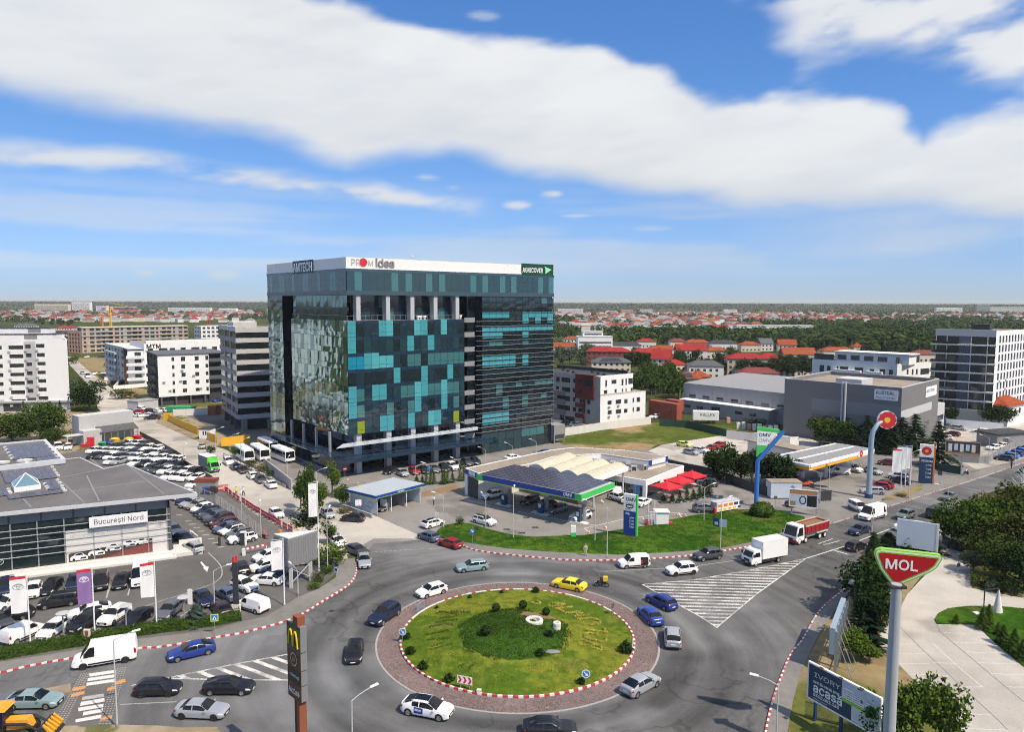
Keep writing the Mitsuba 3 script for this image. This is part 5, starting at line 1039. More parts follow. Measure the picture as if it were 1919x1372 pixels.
A=NA([-164.2,325.8]);u_=NA([.80,.60]);F=Fr(A,A+u_*58)
facade(t,F,0,19.0,'white',[(1.5+i*4.6,1.5+i*4.6+(3.6 if i%3==1 else 2.2),z,z+1.7)for i in range(12)for z in(15.0,11.6,8.2,4.8)],full=False)
Pt(t,'parapet',MB().obox(F,1,57,-3.2,-.4,19.0,20.0),'white')
facade(t,Fr(A-F.n*34,A),0,19.0,'white',[])
fp=[tuple(A),tuple(A+u_*58),tuple(A+u_*58-F.n*34),tuple(A-F.n*34)];core(t,fp,0,18.5,'charcoal');Pt(t,'roof',MB().prism(Polygon(fp).buffer(-.3),18.4,18.9),'gravel')
Pt(t,'lettering',text_on(F,'MTM',.9,16.9,1.7,.02,.2,fit=6.0),'black_print')
A2,B2=NA([-170.6,323.6]),NA([-164.2,325.8]);F2=Fr(A2,B2)
for z in(2.6,5.9,9.2,12.4):Pt(t,'balcony',MB().obox(F2,-.3,F2.L,-2,1.4,z,z+1.1),'white');Pt(t,'window',MB().obox(F2,2.8,5.4,-.6,-.5,z+1.2,z+2.8),'glass_win')
Pt(t,'balcony_wall',MB().obox(F2,0,F2.L+1,-8,-.6,0,15.8),'white')
FR2=Fr((-177.5,333.4),(-170.9,324.2));Pt(t,'rust_panel',MB().obox(FR2,4.2,FR2.L,-1,.5,.3,12.2),'corten');Pt(t,'stair_glass',MB().obox(FR2,.6,4.2,-1,.1,.3,13.2),'dark_grey')
FR3=Fr((-204,366),(-177.5,333.4))
facade(t,FR3,0,16.4,'light_grey',[(2+i*7,2+i*7+(4.5 if i%2 else 2.4),z,z+1.9)for i in range(6)for z in(1.0,4.3,7.6,10.9,13.6)],full=False)
core(t,[(-204,366),(-177.5,333.4),(-164.2,326.2),(-168,372)],0,15.8,'charcoal');Pt(t,'side_roof',MB().prism([(-204.3,366),(-177.5,333.1),(-170.6,323.6),(-164.4,326.2),(-168,372)],16.4,16.9),'light_grey')
for z in(3.3,6.6,9.9,13.1):Pt(t,'balcony',MB().obox(FR3,6,30,0,1.5,z-.2,z+.75),'light_grey')
t=Th('striped_office','dark office block banded in grey stripes left of the glass tower','building')
A=NA([-93.8,234.7]);B=NA([-80.2,212.2]);F=Fr(A,B);FRr=Fr(B,B+NA([.86,.51])*15)
fp=[tuple(A),tuple(B),tuple(B+NA([.86,.51])*15),tuple(A+NA([.86,.51])*15)]
core(t,fp,3.3,29.8,'glass_dark')
for i in range(8):
 z=3.4+i*3.22
 for G,w in((F,F.L),(FRr,15)):Pt(t,'band',MB().obox(G,-.02 if G is F else 0,w,-.5,.1 if G is F else .12,z,z+1.35),'light_grey' if G is FRr else 'mid_grey')
 n=9
 for q in range(n):
  Pt(t,'window',MB().quad(F.p(F.L*q/n+.1,z+1.36,-.1),F.p(F.L*(q+1)/n-.1,z+1.36,-.1),F.p(F.L*(q+1)/n-.1,z+3.2,-.1),F.p(F.L*q/n+.1,z+3.2,-.1)),'glass_win')
 for q in range(4):Pt(t,'window',MB().quad(FRr.p(15*q/4+.06,z+1.36,-.1),FRr.p(15*(q+1)/4-.06,z+1.36,-.1),FRr.p(15*(q+1)/4-.06,z+3.2,-.1),FRr.p(15*q/4+.06,z+3.2,-.1)),'glass_dark')
for q in(8,17):Pt(t,'pier',MB().obox(F,q,q+1.6,-.5,.14,3.4,29.2),'mid_grey')
Pt(t,'parapet',MB().obox(F,0,F.L,-.5,.1,29.2,30.6).obox(FRr,0,15,-.5,.12,28.9,30.3),'light_grey');Pt(t,'roof',MB().prism(Polygon(fp).buffer(-.5),29.5,29.9),'gravel')
Pt(t,'plant_room',MB().obox(F,2,12,-9,-2,29.9,31.6),'light_grey')
Pt(t,'base',MB().obox(FRr,2.2,15,-14,-2.4,0,3.4),'charcoal')
for u in(1.2,8.5):Pt(t,'base_column',MB().obox(FRr,u,u+1.4,-1.6,-.2,0,3.4),'mid_grey')
for u in(3,12,20):Pt(t,'base_column',MB().obox(F,u,u+1.0,-1.6,-.2,0,3.4),'dark_grey')
t=Th('building_shell','unfinished brick and concrete apartment shell with empty window openings','building')
A,B=NA([-308.9,525.3]),NA([-254.5,575.0]);F=Fr(A,B);n=18;Lc=F.L
cols=[(1.0+i*Lc/n,1.0+i*Lc/n+(2.9 if i%3 else 1.6))for i in range(n)]
for i in range(6):
 z=.3+i*3.05
 hs=[(a,b,z+.7,z+2.4)for a,b in cols]
 mm=MB();wall_holes(mm,F,0,Lc,z,z+2.75,hs,.5);Pt(t,'wall',mm.out(),('tan' if i<3 else 'kerb_grey'))
 Pt(t,'slab',MB().obox(F,-.3,Lc,-14,.5 if i%2 else .15,z+2.75,z+3.05),'tan')
for q in range(0,n,4):Pt(t,'brick_infill',MB().obox(F,cols[q][1]+.1,cols[q][1]+1.2,-.05,.04,.4,17.4),'salmon')
for q in(3,8,13):
 for i in range(1,6):Pt(t,'balcony',MB().obox(F,cols[q][0]-1,cols[q][0]+6.5,0,1.5,.05+i*3.05,.35+i*3.05).obox(F,cols[q][0]-1,cols[q][0]+6.5,1.38,1.5,.35+i*3.05,1.0+i*3.05),'tan')
core(t,[tuple(A),tuple(B),tuple(B-F.n*14),tuple(A-F.n*14)],0,18.2,'charcoal')
FLs=Fr((-325.4,535.7),A);mm=MB();wall_holes(mm,FLs,0,FLs.L,0,16.5,[(1.5+i*4,4+i*4,.8+j*2.9,2.6+j*2.9)for i in range(4)for j in range(5)],.5);Pt(t,'wall',mm,'salmon')
core(t,[(-325,536),tuple(A),(-300,545),(-315,552)],0,16.2,'charcoal');Pt(t,'roof',MB().obox(F,-.3,Lc,-14,.3,18.55,18.9),'tan')
t=Th('building_shell','lower pink brick shell of flats left of the larger unfinished building','building')
F=Fr((-352,565),(-327,540));mm=MB();wall_holes(mm,F,0,F.L,0,15,[(1.5+i*4,4+i*4,.8+j*2.9,2.6+j*2.9)for i in range(8)for j in range(5)],.5);Pt(t,'wall',mm,'salmon')
for j in range(5):Pt(t,'balcony',MB().obox(F,2,F.L-2,0,1.4,.1+j*2.9,.9+j*2.9),'tan')
core(t,[(-352,565),(-327,540),(-318,552),(-343,577)],0,15,'charcoal')
for(x,y,w,d_,h,m_,lab)in((-238,560,26,16,18.5,'white','white flats beside the concrete shell'),(-214,545,15,14,19,'charcoal','dark grey flats behind the lettered ones'),(-199,535,13,14,19,'white','white flats beside the red scaffold'),(-186,528,11,12,18.6,'mud_red','dark red scaffolded wall behind the lettered flats'),(-172,520,30,14,19.4,'white','white slab of flats just left of the striped office')):
 t=Th('far_flats',lab,'building');Fq=Fr((x,y),(x+.76*w,y+.65*w))
 facade(t,Fq,0,h,m_,[(1.2+i*3.4,3.4+i*3.4,1+j*3.1,2.7+j*3.1)for i in range(int(w/3.5))for j in range(6)],full=False)
 facade(t,Fr((x-.65*d_,y+.76*d_),(x,y)),0,h,m_,[(1.2+i*4,3.6+i*4,1+j*3.1,2.7+j*3.1)for i in range(int(d_/4))for j in range(6)],full=False)
 core(t,[(x,y),(x+.76*w,y+.65*w),(x+.76*w-.65*d_,y+.65*w+.76*d_),(x-.65*d_,y+.76*d_)],0,h-.1,'charcoal')
 Pt(t,'roof',MB().prism([(x,y),(x+.76*w,y+.65*w),(x+.76*w-.65*d_,y+.65*w+.76*d_),(x-.65*d_,y+.76*d_)],h,h+.4),'light_grey')
t=Th('red_white_flats','white and grey flats with a wine red bay right of the glass tower','building')
Cc=NA([27.2,223.5]);ur=NA([.789,.614]);ulf=NA([-.70,.714])
FW=Fr(Cc,Cc+ur*20.6);FG_=Fr(Cc+ulf*32,Cc)
WW=[(3.2,5,6.2,7.5),(6.8,9.2,6.1,7.5),(10.6,12.2,6,7.4),(14.5,15.2,6,7.5),(16.4,18,6,7.5),(3.3,5.1,3.1,4.4),(6.9,9.3,3,4.4),(10.6,12.2,3,4.3),(14.6,15.2,2.9,4.4),(16.4,18,2.9,4.3)]
facade(t,FW,0,9.35,'white',WW)
for u,z in[(3.7,5.4),(7.8,5.5),(3.7,2.4),(8.1,2.3)]:Pt(t,'air_conditioner',MB().obox(FW,u-.42,u+.42,.02,.36,z-.3,z+.3),'mid_grey')
FU=Fr(Cc+ulf*2.1,Cc+ulf*2.1+ur*17.0)
WU=[(4.4,5.2,11.5,13.7),(7.2,9.4,12.3,13.6),(11.7,12.6,11.5,13.6),(13.5,14.2,11.5,13.6),(14.8,18.5,11.7,13.6),(3.8,5.4,9.1,10.5),(8.6,9.6,9.1,10.6),(11.9,12.5,9.1,10.5),(13.6,14.2,9.2,10.5),(16,18.3,9.1,10.5)]
facade(t,FU,9.35,15.2,'white',WU)
WG=[(13.5,15.2,12.2,13.8),(15.8,19.7,12.3,13.9),(20.8,21.9,12.5,13.8),(13.5,15,9.7,10.8),(16,19.7,9.3,10.8),(20.7,21.9,9.4,10.8),(13.9,19.7,6.3,8),(20.8,22,6.4,7.8),(14,19.7,3.2,4.9),(20.7,22.3,3.3,4.6),(23.5,25.3,6.4,7.6),(23,25.2,3.3,4.6),(26.6,28,6.2,7.7),(26.6,28,3.1,4.5),(15.3,17.3,-.4,1.6),(17.5,21.7,-.2,1.5)]
facade(t,FG_,0,15.2,'light_grey',WG,depth=.5)
mm=MB();fp=[tuple(Cc),tuple(Cc+ur*20.6),tuple(Cc+ur*20.6+ulf*30),tuple(Cc+ulf*32)]
core(t,fp,0,9.0,'charcoal');core(t,[tuple(Cc+ulf*2.2),tuple(Cc+ulf*2.2+ur*17),tuple(Cc+ur*17+ulf*30),tuple(Cc+ulf*32)],9,14.8,'charcoal')
Pt(t,'terrace',MB().prism(fp,9.0,9.33),'gravel');Pt(t,'roof',MB().prism([tuple(Cc+ulf*2.3+ur*.2),tuple(Cc+ulf*2.3+ur*16.8),tuple(Cc+ur*16.8+ulf*30),tuple(Cc+ur*.2+ulf*32)],14.4,14.75),'light_grey')
facade(t,Fr(Cc+ur*20.6,Cc+ur*20.6+ulf*30),0,9.35,'white');facade(t,Fr(Cc+ulf*2.1+ur*17,Cc+ulf*30+ur*17),9.35,15.2,'white')
RD=[(22.2,15),(29.7,15.6),(29.8,7.8),(26,7.8),(26.2,-.9),(22.3,7.8)]
ra,rb,rc=RD[0][0],RD[1][0],RD[3][0];zt_,zm_=15.5,RD[2][1]
Pt(t,'red_bay',MB().obox(FG_,ra,rb,-.4,.5,zm_,zt_).obox(FG_,rc-.35,rc+.05,-.2,.45,0,zm_),'wine',label='wine red projecting bay')
for z0_,z1_ in[(24.1,4.9),(24.2,1.6)]:Pt(t,'red_balcony',MB().obox(FG_,ra,rc,0,.48,z1_,z1_+1.35),'wine')
for w in[(23.4,24.5,12.8,13.8),(25.8,29.1,11.8,13.8),(23.4,24.4,9.4,10.5)]:Pt(t,'bay_window',MB().obox(FG_,w[0]+.3,w[1]+.3,.5,.53,w[2],w[3]),'glass_win')
for z in[(15.9,8.3),(16,5.5),(16,2.2)]:Pt(t,'balcony_front',MB().obox(FG_,z[0]-3,z[0]+1.6,0,.5,z[1]-.3,z[1]+1.3),'mid_grey')
for i in range(7):Pt(t,'roof_vent',MB().obox(FG_,3+i*4,3.8+i*4,-6-(i*5%7),-5.2-(i*5%7),14.75,15.4),'charcoal')
Pt(t,'rear_parapet',MB().obox(FG_,-1,29.5,-17.3,-16.7,14.7,15.9),'charcoal')
#  the car dealership
dd=NA([.906,.4226]);DB=NA([-51.4,107.0]);DA=DB-dd*40
FD=Fr(DA,DB)
deal=Th('car_showroom','car showroom with dark glass front, grey roof with solar panels and white city sign','building')
ZRF=9.2
RO=[tuple(NA((-69.3,97.1))-dd*40)]+[(-47.1,107.6),(-68.3,127.5),(-70.1,123.7),(-79.4,132.7),(-89,125.2)]
RO=RO+[tuple(NA(RO[-1])-dd*30)]
Pt(deal,'roof',MB().prism(Polygon(RO).buffer(-.15),ZRF-.35,ZRF+.02),'roof')
Pt(deal,'fascia',MB().prism(Polygon(RO).difference(Polygon(RO).buffer(-.22)),ZRF-.42,ZRF+.10),'gutter')
for a in([(-68.2,127.4),(-52.2,107.6)],[(-70.1,123.4),(-73.8,117.1)],[(-74,117.1),(-61,102.4)],[(-77.1,131.8),(-70.2,123.7)],[(-70.2,118.8),(-59.4,103.3)],[(-66.7,108.4),(-58.9,115)],[(-71.1,104.4),(-67.2,100.2)]):
 p=LineString(a).buffer(.09,cap_style=2);Pt(deal,'roof_seam',MB().prism(p,ZRF+.021,ZRF+.06),'mid_grey')
Pt(deal,'back_wall',MB().prism(Polygon(RO).buffer(-2.6),0,ZRF-.36),'charcoal')
FDl=[(20.32,1.04),(23.46,.63),(26.69,.39),(29.85,5.77),(37.32,7.18),(26.99,5.54),(39.79,5.02),(40.15,8.54),(19.25,8.2),(37.91,7.38)]
zt=FDl[7][1];zg=7.2
Pt(deal,'upper_band',MB().obox(FD,0,FD.L,-.4,0,zg,ZRF-.35),'sign_grey')
for u in(4,8,12,16,20.2,24,27.9,31.8,35.8,39.9):Pt(deal,'band_joint',MB().obox(FD,u-.12,u+.12,-.1,.06,zg,ZRF-.36),'dark_grey')
posts=[FDl[0][0]-7.4,FDl[0][0]-3.7,FDl[0][0],FDl[1][0],FDl[2][0],FDl[2][0]+3.6,FDl[2][0]+7.2,FDl[2][0]+10.6,FD.L-.1]
rows=[.7,2.5,3.45,4.4,5.4,6.3,zg]
for i in range(len(posts)-1):
 for j in range(len(rows)-1):
  if posts[i+1]>FDl[2][0]+.1 and rows[j+1]<5.5:continue
  Pt(deal,'glass_panel',MB().quad(FD.p(posts[i],rows[j],-.05),FD.p(posts[i+1],rows[j],-.05),FD.p(posts[i+1],rows[j+1],-.05),FD.p(posts[i],rows[j+1],-.05)),'glass_show')
for u in posts:Pt(deal,'post',MB().obox(FD,u-.07,u+.07,-.12,.10,.3,zg),'steel')
for z in rows[1:-1]:Pt(deal,'sun_rail',MB().tube([FD.p(0,z,.32),FD.p(FD.L+.35,z,.32)],.055,6),'light_grey')
Pt(deal,'corner_column',MB().obox(FD,FD.L-.05,FD.L+.45,-.6,.05,0,zg),'dark_grey')
Pt(deal,'plinth',MB().obox(FD,0,FD.L+.6,-.3,.9,0,.7).obox(FD,0,FD.L+1.0,.9,2.2,0,.3),'off_white')
Pt(deal,'ramp_wall',MB().obox(FD,FD.L+1.4,FD.L+4.6,-3.2,-2.9,0,1.1).obox(FD,FD.L+4.3,FD.L+4.6,-2.9,1.6,0,1.1).obox(FD,FD.L+.6,FD.L+4.3,-2.9,1.6,0,.55),'off_white')
Pt(deal,'lower_glass',MB().obox(FD,0,FDl[2][0],-.35,-.12,.3,.7),'steel_dark')
bu0,bu1=FDl[2][0]+.12,FD.L-.15
ban=Pt(deal,'banner',MB().obox(FD,bu0,bu1,-.04,.02,.72,5.36),'off_white',label='large cream banner with a row of white cars')
Pt(ban,'red_stripe',MB().obox(FD,bu0+6.3,bu1,.0,.03,5.22,5.34),'red_print')
PH=[(27.06,.68),(37.73,.04),(37.82,2.52),(27.2,2.28),(33.01,2.75)]
Pt(ban,'photo_ground',MB().add([FD.p(PH[0][0],.76,.024),FD.p(PH[2][0],.76,.024),FD.p(PH[2][0],2.9,.024),FD.p(PH[0][0]+5.5,2.45,.024),FD.p(PH[0][0],2.0,.024)],[[0,1,2],[0,2,3],[0,3,4]]),'dark_timber')
Pt(ban,'photo_ground',MB().add([FD.p(PH[0][0]+4,.77,.027),FD.p(PH[2][0],.77,.027),FD.p(PH[2][0],2.3,.027),FD.p(PH[0][0]+7,1.5,.027)],[[0,1,2],[0,2,3]]),'mud_red')
car2d=[(-1,.0),(-1.05,.35),(-.85,.62),(-.6,.68),(-.35,1.0),(.35,1.02),(.62,.66),(.95,.5),(1.02,.2),(.95,0)]
for i,(x,s,zc)in enum(((1.55,.98,.95),(3.75,.95,1.35),(5.9,.92,1.75),(7.9,.85,2.05),(9.6,.78,2.2))):
 q=[FD.p(bu0+x+a*s*1.1,zc+b*s*1.05,.032)for a,b in car2d];Pt(ban,'printed_car',MB().add(q,[[0,k_,k_+1]for k_ in range(1,9)]),'white')
 Pt(ban,'printed_window',MB().add([FD.p(bu0+x+a*s*1.1,zc+b*s*1.05,.037)for a,b in((-.5,.68),(-.3,.95),(.3,.97),(.52,.66))],[[0,1,2],[0,2,3]]),'black_print')
 Pt(ban,'printed_grille',MB().add([FD.p(bu0+x+a*s*1.1,zc+b*s*1.05,.037)for a,b in((.1,.12),(.2,.36),(.85,.38),(.8,.14))],[[0,1,2],[0,2,3]]),'black_print')
 Pt(ban,'printed_wheel',MB().add([FD.p(bu0+x+(-.62+.17*cos(t))*s*1.1,zc+(.1+.2*sin(t))*s*1.05,.039)for t in arange(12)*PI/6],[[0,k_,k_+1]for k_ in range(1,11)]),'black_print')
Pt(ban,'lettering',text_on(FD,'DESCOPERĂ GAMA TOYOTA HYBRID',bu0+.6,4.30,.38,.024,.01,False,fit=8.4),'mid_grey')
sgn=Pt(deal,'city_sign',MB().obox(FD,FDl[3][0],FDl[4][0],.5,.75,5.62,7.12),'white',label='white sign board with the city name')
Pt(sgn,'lettering',text_on(FD,'București Nord',FDl[3][0]+.55,6.05,.72,.75,.03,False,fit=FDl[4][0]-FDl[3][0]-1.1),'dark_grey')
def oval(F,u,z,a,b,w,d,n=28):
 m=MB();t=arange(n)*2*PI/n
 v=[F.p(u+(a+s)*cos(x),z+(b+s)*sin(x),d)for s in(-w/2,w/2)for x in t]
 return m.add(v,[(i,n+i,n+(i+1)%n,(i+1)%n)for i in range(n)])
def three_ovals(F,u,z,w,d,n=28):
 m=MB()
 for dz,a,b in((0,.5,.33),(.135,.36,.10),(.04,.13,.29)):
  v,f=oval(F,u,z+dz*w,a*w,b*w,.055*w,d,n).out();m.add(v,f)
 return m.out()
Pt(ban,'emblem',three_ovals(FD,bu1-.95,4.62,.85,.03),'mid_grey')
Pt(deal,'emblem',three_ovals(FD,posts[2]-1.6,2.1,1.3,.12),'white',label='white emblem of ovals on the glass')
RB=[(-99.9,141),(-93.7,145.3),(-78.7,127.1),(-85.9,120.9)]
RB=[tuple(NA(RB[0])-dd*30)]+RB+[tuple(NA(RB[3])-dd*30)]
Pt(deal,'rear_wall',MB().prism(Polygon(RB).buffer(-.3),0,9.6),'mid_grey');Pt(deal,'rear_roof',MB().prism(Polygon(RB).buffer(-.6),9.6,10.0),'roof')
Pt(deal,'rear_parapet',MB().prism(Polygon(RB).difference(Polygon(RB).buffer(-.6)),9.4,10.25),'gutter')
def solar(t,c,z,nx,ny,gap=.05,lift=.12):
 c=[NA(p)for p in c]
 at=lambda s,q:(c[0]*(1-s)+c[1]*s)*(1-q)+(c[3]*(1-s)+c[2]*s)*q
 for j in range(ny):
  for i in range(nx):
   e=.02;s0,s1,q0,q1=(i+e)/nx,(i+1-e)/nx,(j+e)/ny,(j+1-e)/ny
   P4=[at(s0,q1),at(s1,q1),at(s1,q0),at(s0,q0)]
   z0=z+lift
   k_=Pt(t,'solar_panel',MB().hexa([(*p,z0)for p in P4]+[(*p,z0+.05+(.06 if n_>1 else 0))for n_,p in enum(P4)]),'solar_frame')
   P5=[at(s0+.002,q1-.004),at(s1-.002,q1-.004),at(s1-.002,q0+.004),at(s0+.002,q0+.004)]
   Pt(k_,'cell',MB().quad(*[(*p,z0+.056+(.06 if n_>1 else 0))for n_,p in enum(P5)]),'solar_cell' if(i*3+j)%4 else 'solar_cell_b')
solar(deal,[(-86,121.1),(-80.1,124.9),(-73.7,116.9),(-79.5,112.9)],9.25,8,4)
solar(deal,[(-74.5,114.3),(-73.1,115.2),(-68.8,109.8),(-70.3,109)],9.25,2,3)
solar(deal,[(-74.2,105.6),(-68.4,109.2),(-67.1,107.6),(-72.7,103.7)],9.25,8,1)
solar(deal,[(-78.4,109.1),(-77.4,110.1),(-74.2,106.1),(-75.1,105.2)],9.25,2,2)
solar(deal,[(-96.7,137.7),(-91,141.2),(-82.3,129.9),(-87.7,126.7)],10.05,8,5)
solar(deal,[(-84.3,127.8),(-81.9,129.4),(-79.5,126.6),(-82.1,124.8)],10.05,4,1)
sk=[(-74.6,107.7),(-72,109.9),(-74.8,113.4),(-77.1,110.8)]
cx=np.mean(sk,0);k=Pt(deal,'skylight',MB().prism(sk,9.25,10.0),'white',label='white framed glass pyramid skylight')
sv=[(*(cx+(NA(p)-cx)*.97),10.0)for p in sk]+[(*cx,11.6)]
Pt(k,'pane',MB().add(sv,[[0,1,4],[1,2,4],[2,3,4],[3,0,4]]),'glass_blue')
m=MB()
for p in sv[:4]:m.tube([p,(sv[4][0],sv[4][1],11.63)],.07,5)
Pt(k,'frame',m,'white')
for a in([(-85.4,125.7),(-84.8,126.2)],[(-88,124.2),(-87.6,124.5)]):
 for p in a:Pt(deal,'roof_hatch',MB().box(p[0]-.6,p[0]+.6,p[1]-.5,p[1]+.5,10.0,10.35),'off_white')
m=MB()
for p in[(-96.4,137.4),(-94.5,135),(-92.4,132.5),(-90.2,129.8),(-88.5,127.7),(-90.4,140.2),(-87.7,136.9),(-85.6,134.3),(-83.4,131.5),(-81.3,128.9)]:m.box(p[0]-.25,p[0]+.25,p[1]-.2,p[1]+.2,10.0,10.3)
for p in[(-79.4,124.4),(-77.6,122.1),(-75.9,119.9),(-74.6,118.3),(-72.8,115.2),(-71.3,113.4),(-69.7,111.3),(-68.6,109.8),(-67.6,108.7),(-73.3,112.8),(-71.9,111.1),(-71,110),(-76.6,109.3),(-75.5,107.9),(-74.9,107.2)]:m.box(p[0]-.22,p[0]+.22,p[1]-.18,p[1]+.18,9.2,9.5)
Pt(deal,'ballast',m,'off_white',kind='stuff')
Pt(deal,'roof_pipe',MB().tube([(*(-83.3,123.8),10.3),(*(-83.4,124.1),10.2),(*(-83.5,124.1),9.4)],.3,8),'gutter')
def flag(base,top_h,label,mat,cap='red_print',w=1.5,drop=4.3,side=-1,group=None,ang=.436,emblem=True,seed=0,t0=.25):
 t=Th('flagpole',label,'flag',group)
 x,y=base
 Pt(t,'pole',MB().tube([(x,y,0),(x,y,top_h)],[.085,.055],10).tube([(x,y,top_h-.1),(x+side*cos(ang)*w*1.02,y+side*sin(ang)*w*1.02,top_h-.1+.02)],.025,6),'white',40)
 Pt(t,'base',MB().lathe([(0,0),(.2,0),(.2,.18),(.1,.22)],12,(x,y,0)),'steel')
 d=NA([cos(ang),sin(ang)])*side;n=NA([-d[1],d[0]])
 def sh(u,z):return .10*sin(u*2.1+z*1.3+seed)*(top_h-z)/drop+.05*sin(u*5+z*.7+seed)
 def P_s(u,z,o=.0):return(x+d[0]*(u+.10)+n[0]*(sh(u,z)+o),y+d[1]*(u+.10)+n[1]*(sh(u,z)+o),z)
 us,zs=linspace(0,w,9),linspace(top_h-drop,top_h-t0,16)
 g=[P_s(u,z)for z in zs for u in us];f=[(j*9+i,j*9+i+1,(j+1)*9+i+1,(j+1)*9+i)for j in range(15)for i in range(8)]
 fl=Pt(t,'flag',MB().add(g,f).out(),mat,smooth=True)
 if cap:
  g=[P_s(u,z,o)for o in(.012,-.012)for z in(top_h-t0-.30,top_h-t0+.01)for u in us]
  f=[(i,i+1,9+i+1,9+i)for i in range(8)]+[(18+i,18+i+1,27+i+1,27+i)for i in range(8)];Pt(fl,'stripe',MB().add(g,f).out(),cap)
 if emblem:
  m=MB()
  for dz,a,b in((0,.5,.33),(.135,.36,.10),(.04,.13,.29)):
   tt=arange(24)*2*PI/24;s_=w*.66
   for o in(.014,-.014):
    v=[P_s(w/2+(a*s_+r)*cos(q),top_h-t0-1.15+dz*s_+(b*s_+r)*sin(q),o)for r in(-.03,.03)for q in tt]
    m.add(v,[(i,24+i,24+(i+1)%24,(i+1)%24)for i in range(24)])
  Pt(fl,'emblem',m,'mid_grey' if mat=='white' else 'white')
 return t
flag((-52.8,77.4),8.38,'white flag with grey ovals on a tall pole at the left of the hedge','white',seed=1)
flag((-46.9,79.5),8.41,'purple flag with white ovals on a tall pole','purple',seed=2.3,w=1.4,drop=4.2)
flag((-41,81.7),8.36,'white flag with grey ovals right of the purple one','white',seed=3.1,w=1.4,drop=4.3)
flag((-28.4,88.7),8.66,'white flag on a tall pole before the grey hoarding','white',None,seed=4.2,drop=4.0,w=1.35)
flag((-27.1,100.2),13.00,'white flag on the tall pole nearest the street trees','white',None,seed=5.0,drop=5.0,w=1.15)
for i,(b,tz,lab)in enum((((-50.3,79.3),3.08,'leftmost disc lamp by the hedge'),((-44.2,81.1),3.22,'middle disc lamp by the hedge beside the black open car'),((-38.4,83),3.43,'rightmost disc lamp by the hedge beside the blue spruce'))):
 t=Th('disc_lamp',lab+', round flat top','lamp','disc lamps along the hedge');x,y=b
 Pt(t,'pole',MB().tube([(x,y,0),(x,y,tz-.5)],.09,10),'mid_grey');Pt(t,'bracket',MB().tube([(x,y,tz-.5),(x-.25,y,tz-.05)],.03,5).tube([(x,y,tz-.5),(x+.25,y,tz-.05)],.03,5).tube([(x,y,tz-.5),(x,y+.2,tz-.05)],.03,5),'mid_grey')
 Pt(t,'disc',MB().lathe([(0,-.06),(.62,-.05),(.70,0),(.62,.05),(0,.07)],24,(x,y,tz)),'light_grey')
x,y=(-33.6,86.5);h=6.34
t=Th('totem','slim dark grey totem with red tips at the dealership bays','sign')
Pt(t,'slab',MB().box(x-.32,x+.32,y-.12,y+.12,1.1,h),'charcoal');Pt(t,'base',MB().box(x-.5,x+.5,y-.2,y+.2,0,1.1),'off_white')
Pt(t,'tip',MB().box(x-.30,x-.08,y-.1,y+.1,h,h+.7).box(x+.08,x+.30,y-.1,y+.1,h,h+.85),'red_print')
t=Th('trivision_hoarding','empty grey two sided hoarding on steel legs beside the white flag','billboard')
b=NA((-29.3,93.7));z1,z0=6.87,3.04
d1,d2=NA([.62,.785]),NA([-.80,.60]);e1=NA([-.28,.30])
for nm,dv,L_,out_ in(('right',d1,4.6,1),('left',d2,3.2,-1)):
 Fq=Fr(b,b+dv*L_)if nm=='right' else Fr(b+dv*L_,b)
 Pt(t,'board',MB().obox(Fq,0,L_,-.35,0,z0,z1),'mid_grey')
 for q in range(12 if nm=='right' else 8):
  n_=12 if nm=='right' else 8;Pt(t,'slat',MB().obox(Fq,.12+(L_-.24)*q/n_+.015,.12+(L_-.24)*(q+1)/n_-.015,0,.05,z0+.15,z1-.15),'sign_grey')
Pt(t,'cap',MB().prism([tuple(b),tuple(b+d1*4.6),tuple(b+d2*3.2)],z1+.002,z1+.12),'off_white')
for p in(b+d1*.5+e1,b+d1*3.6+e1):Pt(t,'leg',MB().box(p[0]-.2,p[0]+.2,p[1]-.2,p[1]+.2,0,z0),'light_grey')
Pt(t,'brace',MB().tube([(*(b+d1*.5+e1),.6),(*(b+d1*3.6+e1),2.6)],.06,6).tube([(*(b+d1*.5+e1),2.6),(*(b+d1*3.6+e1),.6)],.06,6),'light_grey')
x,y=(-41.9,111.4)
t=Th('charging_post','dark charging post in a white frame beside the white car','charging post');Pt(t,'cabinet',MB().box(x-.35,x+.35,y-.2,y+.2,0,1.9),'charcoal');Pt(t,'frame',MB().box(x+.352,x+.52,y-.25,y+.25,0,2.2).box(x-.35,x+.352,y-.25,y+.25,2.0,2.2),'white')
x,y=(-45.5,111.2);solo('bollard',MB().lathe([(0,0),(.2,0),(.2,1.35),(.15,1.45),(0,1.45)],10,(x,y,0)),'charcoal','thick dark post at the edge of the dealership drive','post')
x,y=(-40.3,88.9);solo('info_board',MB().box(x-.28,x+.28,y-.05,y+.05,.05,2.0),'white','narrow white upright board behind the blue spruce','board')
t=Th('barrier_arm','red and white striped barrier arm at the dealership bays','barrier');a,b=NA((-40.1,106.8)),NA((-37.5,109.1))
Fq=Fr(a,b)
for i in range(9):Pt(t,'stripe',MB().obox(Fq,Fq.L*i/9,Fq.L*(i+1)/9,-.1,.1,.78,1.0),'barrier_red' if i%2==0 else 'white')
Pt(t,'post',MB().box(a[0]-.2,a[0]+.2,a[1]-.2,a[1]+.2,0,1.05),'white');Pt(t,'counterpost',MB().tube([(*b,0),(*b,.78)],.06,6),'white')
